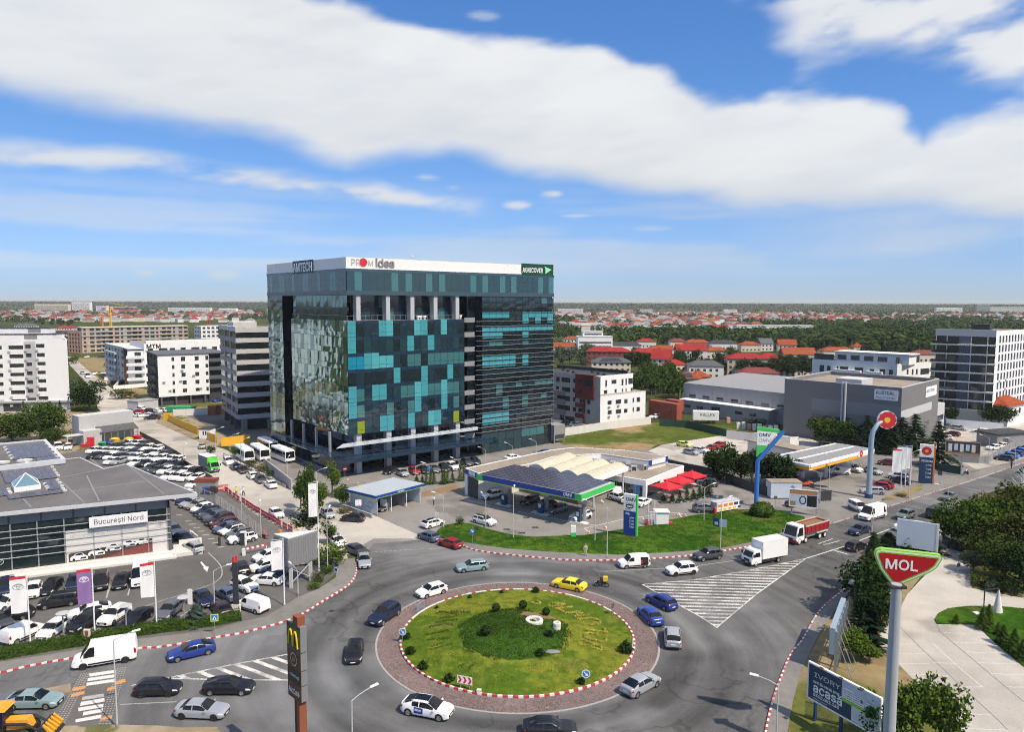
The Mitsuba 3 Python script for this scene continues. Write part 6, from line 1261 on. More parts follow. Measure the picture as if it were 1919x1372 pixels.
def hedge(name,pts,w,h,label,mat,seed,dens=130,leafs=.10,z=.0,lump=.35):
 P=curve_pts(pts,.5);r=np.random.default_rng(seed);s=np.r_[0,np.cumsum(hypot(*np.diff(P,axis=0).T))];n=int(s[-1]*dens)
 u=r.uniform(0,s[-1],n);c=stack([np.interp(u,s,P[:,k_])for k_ in(0,1)],1);tg=stack([np.interp(u,s,np.gradient(P[:,k_]))for k_ in(0,1)],1);tg/=norm(tg,axis=1,keepdims=True);nn=stack([-tg[:,1],tg[:,0]],1)
 ww=w*(1+lump*(mfbm(cstack([u*.5,u*0,u*0]),3,seed)-.5));hh_=h*(1+lump*(mfbm(cstack([u*.7,u*0+4,u*0]),3,seed+1)-.5))
 o=r.uniform(-1,1,n);tt=r.random(n)
 shell=r.random(n)<.75;side=r.random(n)<.5
 o=np.where(shell&side,np.sign(o)*r.uniform(.85,1.05,n),o);tt=np.where(shell&~side,r.uniform(.85,1.05,n),tt)
 c=cstack([c+nn*(o*ww/2)[:,None],z+tt*hh_])
 a=r.normal(size=(n,3));a/=norm(a,axis=1,keepdims=True);b=np.cross(a,r.normal(size=(n,3)));b/=norm(b,axis=1,keepdims=True);q=leafs*r.uniform(.6,1.4,(n,1))
 v=stack([c+a*q,c+b*q*.6,c-a*q,c-b*q*.6],1).reshape(-1,3);i=arange(n)[:,None]*4
 core_=LineString(P).buffer(w*.40,cap_style=2)
 k_=Th(name,label,'hedge');Pt(k_,'foliage',(v,vstack([i+[0,1,2],i+[0,2,3]])),mat);Pt(k_,'inner_foliage',MB().prism(core_,z,z+h*.80).out(),mat)
 return k_
hedge('hedge',[(-64.9,70.1),(-58.6,72.9),(-54.5,75.1),(-48.6,77.9),(-42.4,80.9),(-35.2,83.4),(-32.5,84.9)],1.7,1.0,'long clipped green hedge between the dealership and the left arm','leaf_mid',3,260,.10)
x,y=(-47,78.2);t=Th('hydrant_box','small red and white box sign in the hedge','box');Pt(t,'panel',MB().box(x-.32,x+.32,y-.12,y+.12,.9,1.7),'off_white');Pt(t,'label_plate',MB().box(x-.2,x+.2,y-.13,y-.121,1.0,1.6),'corten')
for sh,pt,f,r,lab in(('suv','white',(-44.4,111.5),(-40.7,114.3),'white SUV, nearest of the slanted row beside the charging post'),('hatch','grey',(-45.8,113.9),(-42.4,117.4),'grey hatchback, second of the slanted row'),('hatch','white',(-47.5,115.4),(-44.1,119.2),'white hatchback, third of the slanted row'),('crossover','slate',(-48.5,116.5),(-45.6,120.4),'pale lilac grey crossover, fourth of the slanted row'),('suv','dark_red',(-50.2,118.6),(-46.5,122.4),'dark red SUV, fifth of the slanted row'),('big_suv','brown',(-51.5,120.5),(-48.4,124.7),'dark brown SUV, sixth of the slanted row'),('suv','slate',(-52.9,122.2),(-49.9,126.6),'slate blue SUV, seventh of the slanted row'),('sedan','dark_grey',(-54.4,124),(-51.6,128.7),'dark grey saloon, eighth of the slanted row'),('sedan','navy',(-55.9,125.7),(-53.3,130.8),'dark blue saloon, ninth of the slanted row'),('hatch','white',(-57.4,127.3),(-54.9,132.6),'white hatchback, tenth of the slanted row'),('hatch','beige',(-58.9,129.6),(-56.9,134.3),'beige hatchback, eleventh of the slanted row'),('sedan','silver',(-60.8,130.9),(-58.4,136),'silver saloon, twelfth of the slanted row'),('hatch','navy',(-62.3,132.8),(-60.1,137.5),'navy hatchback, thirteenth of the slanted row'),('suv','white',(-65,136.3),(-61.6,140.4),'white SUV at the far end of the slanted row')):
 car_c(sh,pt,f,r,lab,dark_roof=lab.startswith('white SUV, nearest')or 'third' in lab)
t=None
for sh,pt,f,r,lab in(('suv','slate',(-53.7,115.2),(-56.4,118.2),'slate blue SUV first of three beside the showroom glass'),('sedan','navy',(-50,111.2),(-53.7,115.1),'dark navy saloon in the middle of three beside the showroom'),('estate','silver',(-50.3,110.4),(-46.8,107.2),'silver estate seen from behind leaving the showroom'),('big_suv','navy',(-64.6,90.4),(-67.2,94.8),'dark navy SUV facing the viewer at the left edge bays'),('hatch','white',(-60.7,89.4),(-63.2,94.5),'white hatchback behind the leftmost white flag'),('sedan','black',(-60.1,91.7),(-60.9,94.9),'black saloon behind the black people carrier'),('sedan','navy',(-57.3,92.6),(-59.5,97.1),'navy saloon behind the purple flag'),('big_suv','black',(-53.3,91.8),(-56.4,97.9),'black off-road car right of the purple flag'),('sedan','black',(-51.4,92.8),(-53.4,97.8),'black saloon facing the viewer before the showroom'),('big_van','white',(-48.8,93),(-52,100),'white tall van behind the third flag'),('hatch','white',(-62.8,87.1),(-62.2,89),'white hatchback left of the leftmost flag'),('hatch','dark_grey',(-58.7,82),(-61.3,83.5),'dark grey hatchback cut by the left edge'),('hatch','white',(-52.4,78.4),(-52.4,83),'white hatchback parked nose to the hedge, left of the black SUV'),('suv','black',(-50,79.9),(-49.3,84.9),'black SUV parked nose to the hedge'),('fastback','white_b',(-52.8,84.5),(-49.3,86.8),'white coupe parked behind the black SUV'),('suv','white',(-47.5,82.4),(-47,86.1),'white crossover parked nose to the hedge beside the black open car'),('sedan','black',(-44.5,81.5),(-44.1,85.9),'black car with uneven roof beside the white crossover'),('suv','grey',(-41.4,83.6),(-41.2,87.6),'silver grey SUV with dark windows beside the third flag'),('sedan','navy',(-37.5,87.9),(-40.1,91.2),'navy blue saloon behind the blue spruce'),('sedan','slate',(-38,92.6),(-34.8,89.4),'slate grey saloon beside the totem'),('sedan','brown',(-36.7,88.3),(-34.1,84.7),'dark brown saloon behind the crossing sign'),('suv','white',(-33.2,92.2),(-37.3,95.1),'white SUV with black trim crossing in front of the totem'),('suv','black',(-39.1,101.8),(-36.8,97.9),'black SUV seen from behind left of the totem'),('fastback','white',(-35,96.2),(-31,95.5),'white saloon in front of the grey hoarding'),('hatch','slate',(-35,99.6),(-31.1,99.1),'two tone dark car behind the white saloon'),('hatch','white_b',(-36.1,100.1),(-34,101.8),'pale lilac car behind the two tone one'),('hatch','white',(-37.1,104.1),(-35,106.2),'white hatchback beside the barrier arm'),('hatch','silver',(-31.1,103),(-28.4,103.9),'silver hatchback right of the grey hoarding'),('hatch','white',(-32.5,108.2),(-30.5,108.7),'white hatchback behind the hoarding'),('estate','white',(-111.8,181.7),(-115.7,188.4),'white estate parked behind the rear roof'),('panel_van','white',(-114.2,182.1),(-117.8,187.2),'white van at the corner of the rear roof')):
 van=sh in('big_van','panel_van')
 car_c(sh,pt,f,r,lab,'van' if van else 'car',name='van' if van else 'car')
car_w('mpv','black',*[(-57.3,87.1),(-54.9,88.2)],'black people carrier driving left through the dealership yard')
car_w('estate','black',*[(-61.1,83.5),(-58,84.2)],'black estate behind the leftmost flag driving left')
car_c('panel_van','white',(-54.4,81.5),(-55.7,77.7),'white pickup like van parked tail to the hedge at the left edge','van',name='van')
car_c('panel_van','white',(-33.7,88.5),(-30.1,86.4),'small white panel van below the totem','van',name='van')
lot=Polygon([(-106.3,177.7),(-106,186.7),(-103.3,190.8),(-101.7,197.3),(-96.1,191.8),(-87.4,181.6),(-79,171.8),(-66.5,156),(-62.4,146.1),(-67.1,146.6),(-73.8,153.2),(-90.3,168.3),(-91.8,165.1),(-102.2,174.9)])
axis=NA((-104.5,184))-NA((-105.8,177.3));axis/=hypot(*axis);side_=NA([-axis[1],axis[0]]);o_=NA(lot.centroid.coords[0])
cols_=['white']*9+['silver']*3+['grey']*3+['black']*4+['navy']*2+['white_b']*3+['dark_grey']*2+['red']
names_=dict(white='white',silver='silver',grey='grey',black='black',navy='navy',white_b='pale',dark_grey='dark grey',red='red')
r_=random.Random(21);row=0;ORD=['first','second','third','fourth','fifth','sixth','seventh','eighth','ninth','tenth','eleventh','twelfth','thirteenth','fourteenth','fifteenth','sixteenth','seventeenth','eighteenth','nineteenth','twentieth']
for i in range(-8,9):
 cnt=0
 for j in range(-25,26):
  p=o_+axis*(i*5.1)+side_*(j*2.25+(i%2)*.6)
  if not lot.buffer(-.6).contains(shapely.Point(*p)):continue
  c_=r_.choice(cols_);sh=r_.choice(['hatch','sedan','suv','hatch','suv','estate']);kind_={'hatch':'hatchback','sedan':'saloon','suv':'SUV','estate':'estate'}[sh]
  if cnt==0:row+=1
  p=p+axis*r_.uniform(-.35,.35)+side_*r_.uniform(-.15,.15)
  place_car(sh,c_,p[0],p[1],atan2(axis[1],axis[0])+PI+r_.uniform(-.05,.05),f'{names_[c_]} {kind_} packed in the back lot, {ORD[cnt]} in line {ORD[row - 1]} from the showroom',group='cars packed in the back lot',full=False)
  cnt+=1
t=Th('yard_shed','pale grey metal shed with a lean-to roof at the back of the lot','shed')
a,b=NA((-112.1,189.2)),NA((-103.4,200.2));Fq=Fr(a,b);hs=2.97
Pt(t,'wall',MB().obox(Fq,0,Fq.L,-7,-2.6,0,7.6).obox(Fq,0,4.5,-2.6,0,0,3.9),'light_grey')
Pt(t,'roof',MB().hexa([Fq.p(4,2.9,.4),Fq.p(Fq.L,2.9,.4),Fq.p(Fq.L,4.2,-2.58),Fq.p(4,4.2,-2.58),Fq.p(4,3.0,.4),Fq.p(Fq.L,3.0,.4),Fq.p(Fq.L,4.3,-2.58),Fq.p(4,4.3,-2.58)]),'dark_grey')
for q in range(6):Pt(t,'post',MB().obox(Fq,5+(Fq.L-5.4)*q/5,5.15+(Fq.L-5.4)*q/5,.1,.25,0,2.95),'steel')
Pt(t,'side_awning',MB().obox(Fq,-4,0,-3,0,2.9,3.05).obox(Fq,-3.9,-3.75,-.2,-.05,0,2.9),'light_grey')
for(p,sz,mt,lab)in(((-110,188.7),(1.5,.8,2.4),'red_print','tall red locker by the shed'),((-110.8,187.6),(2.2,.8,.8),'red_print','low red chest by the shed')):solo('locker',MB().box(p[0]-sz[0]/2,p[0]+sz[0]/2,p[1]-sz[1]/2,p[1]+sz[1]/2,0,sz[2]).box(p[0]-sz[0]/2-.05,p[0]+sz[0]/2+.05,p[1]-sz[1]/2-.05,p[1]+sz[1]/2+.05,sz[2]+.001,sz[2]+.06).out(),mt,lab,'locker')
for p,mt,lab in(((-106.1,187.5),'bin_green','green rubbish container by the shed'),((-104.8,188),'blue_print','blue rubbish container by the shed'),((-106,192.9),'yellow_print','yellow container under the lean-to'),((-102.6,193.4),'yellow_print','yellow heap at the end of the lean-to'),((-102.3,197.3),'red_print','red container at the end of the lean-to')):
 t=Th('container',lab,'container');x,y=p;Pt(t,'tub',MB().hexa([(x-.9,y-.55,.1),(x+.9,y-.55,.1),(x+.9,y+.55,.1),(x-.9,y+.55,.1),(x-1.05,y-.7,1.3),(x+1.05,y-.7,1.3),(x+1.05,y+.7,1.3),(x-1.05,y+.7,1.3)]).out(),mt);Pt(t,'lid',MB().lathe([(0,.35),(.6,.28),(1.0,.05),(1.05,0)],14,(x,y,1.31)).out(),mt)
k=Th('yard_wall','long low dark wall between the packed lot and the pale street','wall')
wp=[(-105,204.1),(-91.7,188.6),(-80.2,174.5)]+[(-76.2,167.2),(-63.1,151.4)]
for i in range(len(wp)-1):
 Fq=Fr(wp[i],wp[i+1]);n=max(1,int(Fq.L/2.5))
 for q in range(n):Pt(k,'panel',MB().obox(Fq,Fq.L*q/n+.02,Fq.L*(q+1)/n-.02,-.15,0,0,1.25+.03*(q%2)),'charcoal')
t=Th('pallet_stack','pile of rust red boards and grey crates beside the dark wall','pile');x,y=(-62.6,147.5)
for i in range(5):Pt(t,'board',MB().box(x-2.2,x+2.2,y-1.1+.1*i,y+1.1,1.2+i*.12,1.29+i*.12).out(),('mud_red','corten')[i%2],tw=None)
Pt(t,'crate',MB().box(x-2,x+2,y-1,y+1,0,1.18),'mid_grey')
x,y=(-60.1,141.8);t=Th('container','blue container in front of the rust red boards','container');Pt(t,'tub',MB().box(x-.8,x+.8,y-.5,y+.5,.1,1.2),'navy_print');Pt(t,'lid',MB().box(x-.85,x+.85,y-.55,y+.55,1.21,1.32),'blue_print')
x,y=(-58.9,141.6);solo('generator',MB().box(x-.8,x+.8,y-.5,y+.5,.3,1.3).box(x-.5,x+.5,y-.3,y+.3,1.3,1.6),'charcoal','black machine beside the blue container','machine')
k=Th('mesh_fence','pale mesh fence between the slanted car row and the pale street','fence');fp_=[(-60.9,139.8),(-55.6,134.9),(-49.7,127.4),(-44.3,120.7),(-40.2,114.9)]
for i in range(len(fp_)-1):
 Fq=Fr(fp_[i],fp_[i+1]);n=max(1,int(Fq.L/2.4))
 for q in range(n):
  m=MB();a,b=Fq.L*q/n,Fq.L*(q+1)/n
  for s in range(9):u=a+(b-a)*s/8;m.obox(Fq,u-.012,u+.012,-.012,.012,.1,1.9)
  for z in(.3,1.0,1.85):m.obox(Fq,a,b,.013,.03,z,z+.03)
  Pt(k,'panel',m,'light_grey');Pt(k,'post',MB().obox(Fq,a-.04,a+.04,-.10,-.02,0,2.0),'steel')
kb=NA((-57.3,143.8)),NA((-36.1,117.7))
pts_b=[(-56.8,143),(-55.2,140.8),(-53.6,138.6),(-52.1,136.6),(-50.5,135),(-49.1,133.2),(-47.8,131.5),(-46.5,129.8),(-45.4,128.6),(-44,126.8),(-42.8,125.4),(-41.7,124.2),(-40.8,123.2),(-39.5,121.4),(-37.9,119.5),(-36.5,118)]
db=(kb[1]-kb[0])/hypot(*(kb[1]-kb[0]))
def barrier(p,d_,label):
 t=Th('plastic_barrier',label,'barrier','red plastic barriers along the pale street');Fq=Fr(NA(p)-d_*.95,NA(p)+d_*.95);m=MB()
 for q in range(9):u=.1+(Fq.L-.2)*q/8;m.obox(Fq,u-.05,u+.05,-.02,.02,.15,.98)
 m.obox(Fq,.02,Fq.L-.02,-.03,.03,.98,1.12).obox(Fq,.02,Fq.L-.02,-.03,.03,.12,.26)
 Pt(t,'panel',m,'barrier_red');Pt(t,'band',MB().obox(Fq,.12,Fq.L-.12,.021,.03,.55,.72).obox(Fq,.12,Fq.L-.12,-.03,-.021,.55,.72),'barrier_white')
 for u in(.2,Fq.L-.2):Pt(t,'foot',MB().obox(Fq,u-.05,u+.05,-.4,.4,0,.1),'charcoal')
for i,p in enum(pts_b):barrier(p,db,f'red plastic barrier, {ORD[i]} from the top of the line along the pale street')
for i,p in enum([(-58.6,143.6),(-58.1,144.7)]):barrier(p,NA([.95,.31]),('left','right')[i]+' one of two red barriers across the top of the line')
for i,p in enum([(-40.1,115.8),(-39.6,115.2)]):barrier(p,NA([.3,-.95]),('first','second')[i]+' red barrier folded at the foot of the pale lamp post')
for i,(p,lab)in enum((((-37.6,116.1),'orange barrel beside the lowest barriers'),)):solo('traffic_drum',MB().lathe([(.32,0),(.34,.1),(.28,.12),(.28,.95),(.15,1.0),(0,1.0)],14,(*p,0)),'orange_print',lab,'drum')
def cone(p,label,z=.0):
 t=Th('traffic_cone',label,'traffic cone','traffic cones');x,y=p
 Pt(t,'body',MB().lathe([(.17,.04),(.10,.38),(.035,.70),(0,.70)],12,(x,y,z)),'orange_print');Pt(t,'band',MB().lathe([(.128,.30),(.088,.48)],12,(x,y,z)),'white');Pt(t,'foot',MB().box(x-.2,x+.2,y-.2,y+.2,z,z+.04),'orange_print')
for p,lab in(((-35.5,118.9),'orange cone right of the lowest barrier'),((-37.8,121.4),'orange cone behind the lowest barrier'),((-57.4,145.7),'orange cone at the top of the barrier line'),((-50.8,136.6),'orange cone at the gap in the barrier line'),((-34.8,152.6),'orange cone before the tower entrance, left'),((-31.9,149.6),'orange cone before the tower entrance, right'),((12.7,117.6),'orange cone at the lawn corner by the charger'),((15.8,120.3),'orange cone inside the marked bay, left'),((21.7,123.6),'orange cone left of the gas cage'),((27.8,127.1),'orange cone right of the gas cage'),((29.5,127.5),'orange cone by the triangle marking'),((31,127.9),'orange cone farthest right of the triangle marking'),((81.4,167.9),'orange cone by the second station canopy'),((81.4,172.2),'orange cone behind the second station canopy'),((-34.8,152.7),'orange cone by the ramp to the tower')):cone(p,lab)
#  filling stations, car wash, sheds
def ob(t,nm,F,a,mat,**k):return Pt(t,nm,MB().obox(F,*a).out(),mat,**k)
t=Th('station_canopy','filling station canopy covered in solar panels, blue and green edge','canopy')
CF=[NA(p)for p in((-6.45,134.3),(11.6,119.8),(18.3,128.3),(.23,142.3))]
Fa,Fb=Fr(CF[0],CF[1]),Fr(CF[1],CF[2])
Pt(t,'deck',MB().prism(CF,5.0,5.95),'light_grey')
ob(t,'fascia',Fa,(1.4,Fa.L-1.2,0,.14,5.05,6.0),'blue_print');ob(t,'fascia',Fa,(0,1.4,0,.145,5.05,6.0),'green_print');ob(t,'fascia',Fa,(Fa.L-1.2,Fa.L+.14,0,.145,5.05,6.0),'green_print');ob(t,'fascia',Fb,(0,Fb.L,0,.14,5.05,6.0),'green_print')
ob(t,'light_strip',Fa,(0,Fa.L+.14,0,.15,4.88,5.046),'mol_green');ob(t,'light_strip',Fb,(0,Fb.L,0,.15,4.88,5.046),'barrier_white')
Pt(t,'lettering',text_on(Fa,'OMV',Fa.L-3.6,5.28,.55,.145,.03,True,fit=1.9),'white')
solar(t,[CF[3]*.98+CF[1]*.02,CF[2]*.97+CF[0]*.03,CF[1]*.97+CF[3]*.03,CF[0]*.985+CF[2]*.015],5.96,17,9,lift=.05)
for s in(.18,.55,.9):
 p=CF[0]*(1-s)+CF[1]*s+(CF[3]-CF[0])*.42
 Pt(t,'column',MB().lathe([(.42,0),(.42,5)],18,(*p,0)),'mid_grey');Fq=Fr(p,p+Fa.u)
 g=Th('fuel_pump',('leftmost','middle','rightmost')[int(s*3)]+' dark fuel pump island under the solar canopy','fuel pump','fuel pumps under the solar canopy')
 ob(g,'cabinet',Fq,(-.9,.1,.8,1.5,.15,2.1),'navy_print');ob(g,'island',Fq,(-2.2,1.4,.5,1.8,0,.15),'off_white');ob(g,'screen',Fq,(-.7,-.1,1.5,1.54,1.2,1.9),'off_white');ob(t,'hanging_sign',Fq,(-.9,.9,.5,.6,3.2,4.4),'light_grey')
t=Th('vaulted_roof','row of four cream barrel vaults joining the canopy and the shop','roof')
V4=[NA(p)for p in[(3.4,142.7),(15.3,132.2),(22.9,142),(10.7,154.2)]]
for i in range(4):
 a0,a1=V4[0]+(V4[1]-V4[0])*i/4,V4[0]+(V4[1]-V4[0])*(i+1)/4;b0,b1=V4[3]+(V4[2]-V4[3])*i/4,V4[3]+(V4[2]-V4[3])*(i+1)/4;m,e=MB(),MB();n=12;pa,pb_=[],[]
 for k in range(n+1):
  s=k/n;z=5.6+.72*sin(PI*s);pa.append((*(a0+(a1-a0)*s),z));pb_.append((*(b0+(b1-b0)*s),z))
 m.add(pa+pb_,[(k,k+1,n+2+k,n+1+k)for k in range(n)]);Pt(t,'vault',m,'cream_roof',smooth=True)
 Pt(t,'gable',MB().add([(*((a0+a1)/2),5.6)]+pa,[(0,k+1,k+2)for k in range(n)]),'off_white')
 for q in range(1,9):
  s=q/9;Pt(t,'rib',MB().tube([tuple(NA(x)*(1-s)+NA(y)*s)for x,y in zip(pa,pb_)],.035,4,False),'off_white')
M('cream_roof',(.50,.48,.36),.6,two=True)
Fe=Fr(V4[1],V4[2]);ob(t,'edge_beam',Fe,(0,Fe.L,-.3,.12,4.9,5.75),'white');Pt(t,'ceiling',MB().prism(V4,5.1,5.58),'light_grey')
for q in(.9,Fe.L-.4):Pt(t,'column',MB().lathe([(.2,0),(.2,5)],12,(*Fe.p(q,0,-.8)[:2],0)),'light_grey')
t=Th('station_shop','low white station shop with glass front and gravel roof','building')
c0=NA((26.1,139.8));hz=3.47;dl,dr_=NA([-.79,.613]),NA([.62,.785])
F1,F2=Fr(c0+dl*15,c0),Fr(c0,c0+dr_*17)
fp=[c0+dl*15,c0,c0+dr_*17,c0+dl*15+dr_*17]
core(t,fp,0,hz-.5,'charcoal');Pt(t,'roof',MB().prism(Polygon(fp).buffer(-.3),hz-.5,hz-.25),'gravel');Pt(t,'fascia',MB().prism(Polygon(fp).difference(Polygon(fp).buffer(-.35)),hz-1.15,hz),'white')
for i in range(7):Pt(t,'shop_glass',MB().quad(F1.p(i*2.1+.1,.1,-.2),F1.p(i*2.1+2.1,.1,-.2),F1.p(i*2.1+2.1,hz-1.2,-.2),F1.p(i*2.1+.1,hz-1.2,-.2)),'glass_win');ob(t,'post',F1,(i*2.1,i*2.1+.1,-.25,-.05,0,hz-1.15),'steel')
ob(t,'corner_column',F1,(14.3,15,-.7,-.05,0,hz-1.15),'white');ob(t,'poster',F1,(12.2,13.7,-.15,-.1,.5,2.9),'sky_print');ob(t,'side_wall',F2,(6.2,17,-.3,-.04,0,hz-1.15),'white');ob(t,'side_glass',F2,(.6,6.2,-.3,-.2,.1,hz-1.2),'glass_win')
for i,(p,w)in enum(zip([(17.8,155.4),(19.2,157.6),(21.4,152.6),(25.2,148.5),(27.6,149.2)],(.5,.8,.6,.6,.3))):Pt(t,'roof_unit',MB().box(p[0]-w,p[0]+w,p[1]-.35,p[1]+.35,hz-.25,hz+1.0),'light_grey');Pt(t,'fan',MB().box(p[0]-w*.7,p[0]+w*.7,p[1]-.39,p[1]-.352,hz,hz+.8),'charcoal')
p=(24.7,152.3);Pt(t,'dish',MB().lathe([(0,0),(.5,.08),(.62,.2)],14,(*p,hz+.4)).tube([(*p,hz-.3),(*p,hz+.42)],.05,5),'white')
t=Th('wash_tunnel','long low building with a beige roof and a dark wash tunnel mouth','building')
TP=[(-9.2,142),(-6.4,137.9),(3.9,146.3),(9.2,153.6),(19.3,156.5),(28.4,149.5),(33.3,154),(24.4,160.6),(14.4,163.4),(8.8,160.4)]
Pt(t,'roof',MB().prism(TP,4.95,5.2),'gravel');Pt(t,'wall',MB().prism(Polygon(TP).buffer(-.25),0,4.2),'off_white');Pt(t,'fascia',MB().prism(Polygon(TP).difference(Polygon(TP).buffer(-.2)),4.2,5.3),'white')
F1=Fr(TP[0],TP[1]);ob(t,'sign_band',F1,(.2,F1.L,.001,.1,4.25,5.2),'blue_print');ob(t,'sign_band',F1,(1.6,F1.L-1,.1,.13,4.4,5.1),'white');ob(t,'mouth',F1,(.9,F1.L-.4,-.24,-.2,0,3.9),'charcoal');ob(t,'pillar',F1,(0,.9,-.3,.05,0,4.2),'white')
Fx=Fr(TP[5],TP[6]);ob(t,'sign_band',Fx,(0,Fx.L,.001,.12,4.2,5.3),'blue_print');ob(t,'sign_band',Fx,(1.0,Fx.L-1.0,.12,.15,4.25,5.25),'white')
t=Th('car_wash','open car wash with pale roof, blue edge and hearts drawn on its side wall','building')
W4=[NA(p)for p in[(-30.6,131.8),(-24,126.8),(-16.4,136),(-23.1,140.8)]]
Pt(t,'roof',MB().prism(W4,3.5,3.72),'canopy_glass');Fl_,Ff=Fr(W4[0],W4[1]),Fr(W4[1],W4[2])
for F in(Fl_,Ff):ob(t,'fascia',F,(0,F.L,0,.1,3.28,3.75),'blue_print');ob(t,'trim',F,(0,F.L,0,.11,3.2,3.276),'mol_green')
Pt(t,'lettering',text_on(Ff,'CAR WASH',Ff.L*.42,3.40,.22,.1,.02,True),'white')
for i in range(2):
 for j in range(3):
  a,b=.5+i*(Fl_.L-1)/2,.5+(i+1)*(Fl_.L-1)/2;ob(t,'wall_panel',Fl_,(a+.04,b-.04,-.9,-.8,.1+j*1.05,1.12+j*1.05),'pale_blue')
def heart(F,u,z,s,d):
 q=[(.0,-.9),(.5,-.35),(.85,.15),(.8,.55),(.45,.7),(.12,.55),(0,.3),(-.12,.55),(-.45,.7),(-.8,.55),(-.85,.15),(-.5,-.35),(0,-.9)];return MB().tube([F.p(u+x*s,z+y*s,d)for x,y in q],.035,4).out()
Pt(t,'heart',heart(Fl_,Fl_.L*.27,1.5,.75,-.78),'light_grey');Pt(t,'heart',heart(Fl_,Fl_.L*.72,1.55,.8,-.78),'mid_grey')
for q in(.33,.64):p=W4[1]*(1-q)+W4[2]*q;Pt(t,'partition',MB().obox(Fr(p+Ff.n*-1,p+Ff.n*-7),0,6,-.06,.06,.1,3.2),'sign_grey');Pt(t,'post',MB().obox(Ff,Ff.L*q-.06,Ff.L*q+.06,-.5,-.38,0,3.28),'white')
ob(t,'end_wall',Fr(W4[2]-Ff.u*.5-Ff.n*.8,W4[3]-Ff.u*.5),(0,7,-.1,0,.1,3.3),'pale_blue');ob(t,'back_wall',Fr(W4[0]+Ff.u*.5-Ff.n*-.0,W4[0]+Ff.u*2),(0,.1,-.1,0,0,3),'pale_blue')
p=W4[1]*.7+W4[2]*.3-Ff.n*2;Pt(t,'wash_cabinet',MB().box(p[0]-.6,p[0]+.6,p[1]-.5,p[1]+.5,0,2.2),'light_grey')
k=Th('wash_kerb_wall','low concrete retaining wall in front of the car wash','wall');Fq=Fr((-32.1,132.9),(-24.6,125.7));ob(k,'wall',Fq,(0,Fq.L,-.3,0,0,.75),'kerb_grey')
struct('planting_bed',MB().sheet([(-18.1,143.6),(-12,150.1),(-10.4,147.7),(-10.5,146),(-17.5,139.6)],.012),'soil',label='bare brown soil bed beside the car wash')
def slab(name,label,p,ang,w,d_,h,cat='sign',z0=0):t=Th(name,label,cat);F=Fr(NA(p)-NA([cos(ang),sin(ang)])*w/2,NA(p)+NA([cos(ang),sin(ang)])*w/2);return t,F
t,F=slab('price_pylon','white and blue fuel price pillar with a green edge on the lawn',(19,115.3),-.55,2.1,.5,7.3)
hp=7.26;hm=hp*.62
ob(t,'panel',F,(0,2.1,-.45,0,hm,hp),'white');ob(t,'panel',F,(0,2.1,-.45,0,.1,hm-.004),'blue_print');ob(t,'edge',F,(2.1,2.32,-.46,.01,.1,hp+.05),'green_print');ob(t,'plinth',F,(-1.2,3.4,-1.2,.9,0,.24),'kerb_grey')
for s_,u,z,h,m_ in(('OMV',.35,hp-1.1,.55,'navy_print'),('OMV',.35,hp-1.85,.45,'mid_grey'),('EXTRA',.3,hm+.15,.22,'mid_grey'),('6.95',1.0,hm-1.2,.26,'white'),('7.24',1.0,hm-1.7,.26,'white'),('7.08',1.0,hm-2.2,.26,'white'),('7.51',1.0,hm-2.7,.26,'white'),('24h',.3,hm-.6,.3,'white')):Pt(t,'lettering',text_on(F,s_,u,z,h,.001,.02),m_)
Pt(t,'emblem',oval(F,1.05,hm+.8,.6,.26,.16,.03),'black_print')
x,y=(45.7,134);hz=14.34;hb=8.56
t=Th('tall_station_sign','tall blue bent pole carrying a white and green wedge sign','sign')
Pt(t,'pole',MB().tube([(x,y,0),(x,y,hb),(x+.15,y,hb+.3),(x+4.5,y-.6,hz+.1)],[.42,.40,.40,.36],14),'omv_blue',50)
Fq=Fr((x-.25,y-.02),(x+5.2,y-.75))
for nm,q,mt,d in(('panel',[(0,hb+.9),(3.9,hz+.15),(0,hz+.8)],'white',.26),('green_panel',[(0,hb+.9),(1.95,hb+3.1),(0,hb+3.2)],'green_print',.28),('green_top',[(0,hz+.1),(3.9,hz-.25),(3.9,hz+.35),(0,hz+.85)],'green_print',.29)):
 n=len(q);Pt(t,nm,MB().add([Fq.p(u,z,s*d)for s in(1,-1)for u,z in q],[[0,i,i+1]for i in range(1,n-1)]+[[n,n+i+1,n+i]for i in range(1,n-1)]+[f for i in range(n)for f in([i,n+i,n+(i+1)%n],[i,n+(i+1)%n,(i+1)%n])]).out(),mt)
Pt(t,'lettering',text_on(Fq,'OMV',.2,hz-1.0,.62,.27,.02,True,fit=2.2),'navy_print');Pt(t,'lettering',text_on(Fq,'OMV',.2,hz-2.0,.62,.27,.02,False,fit=2.2),'mid_grey')
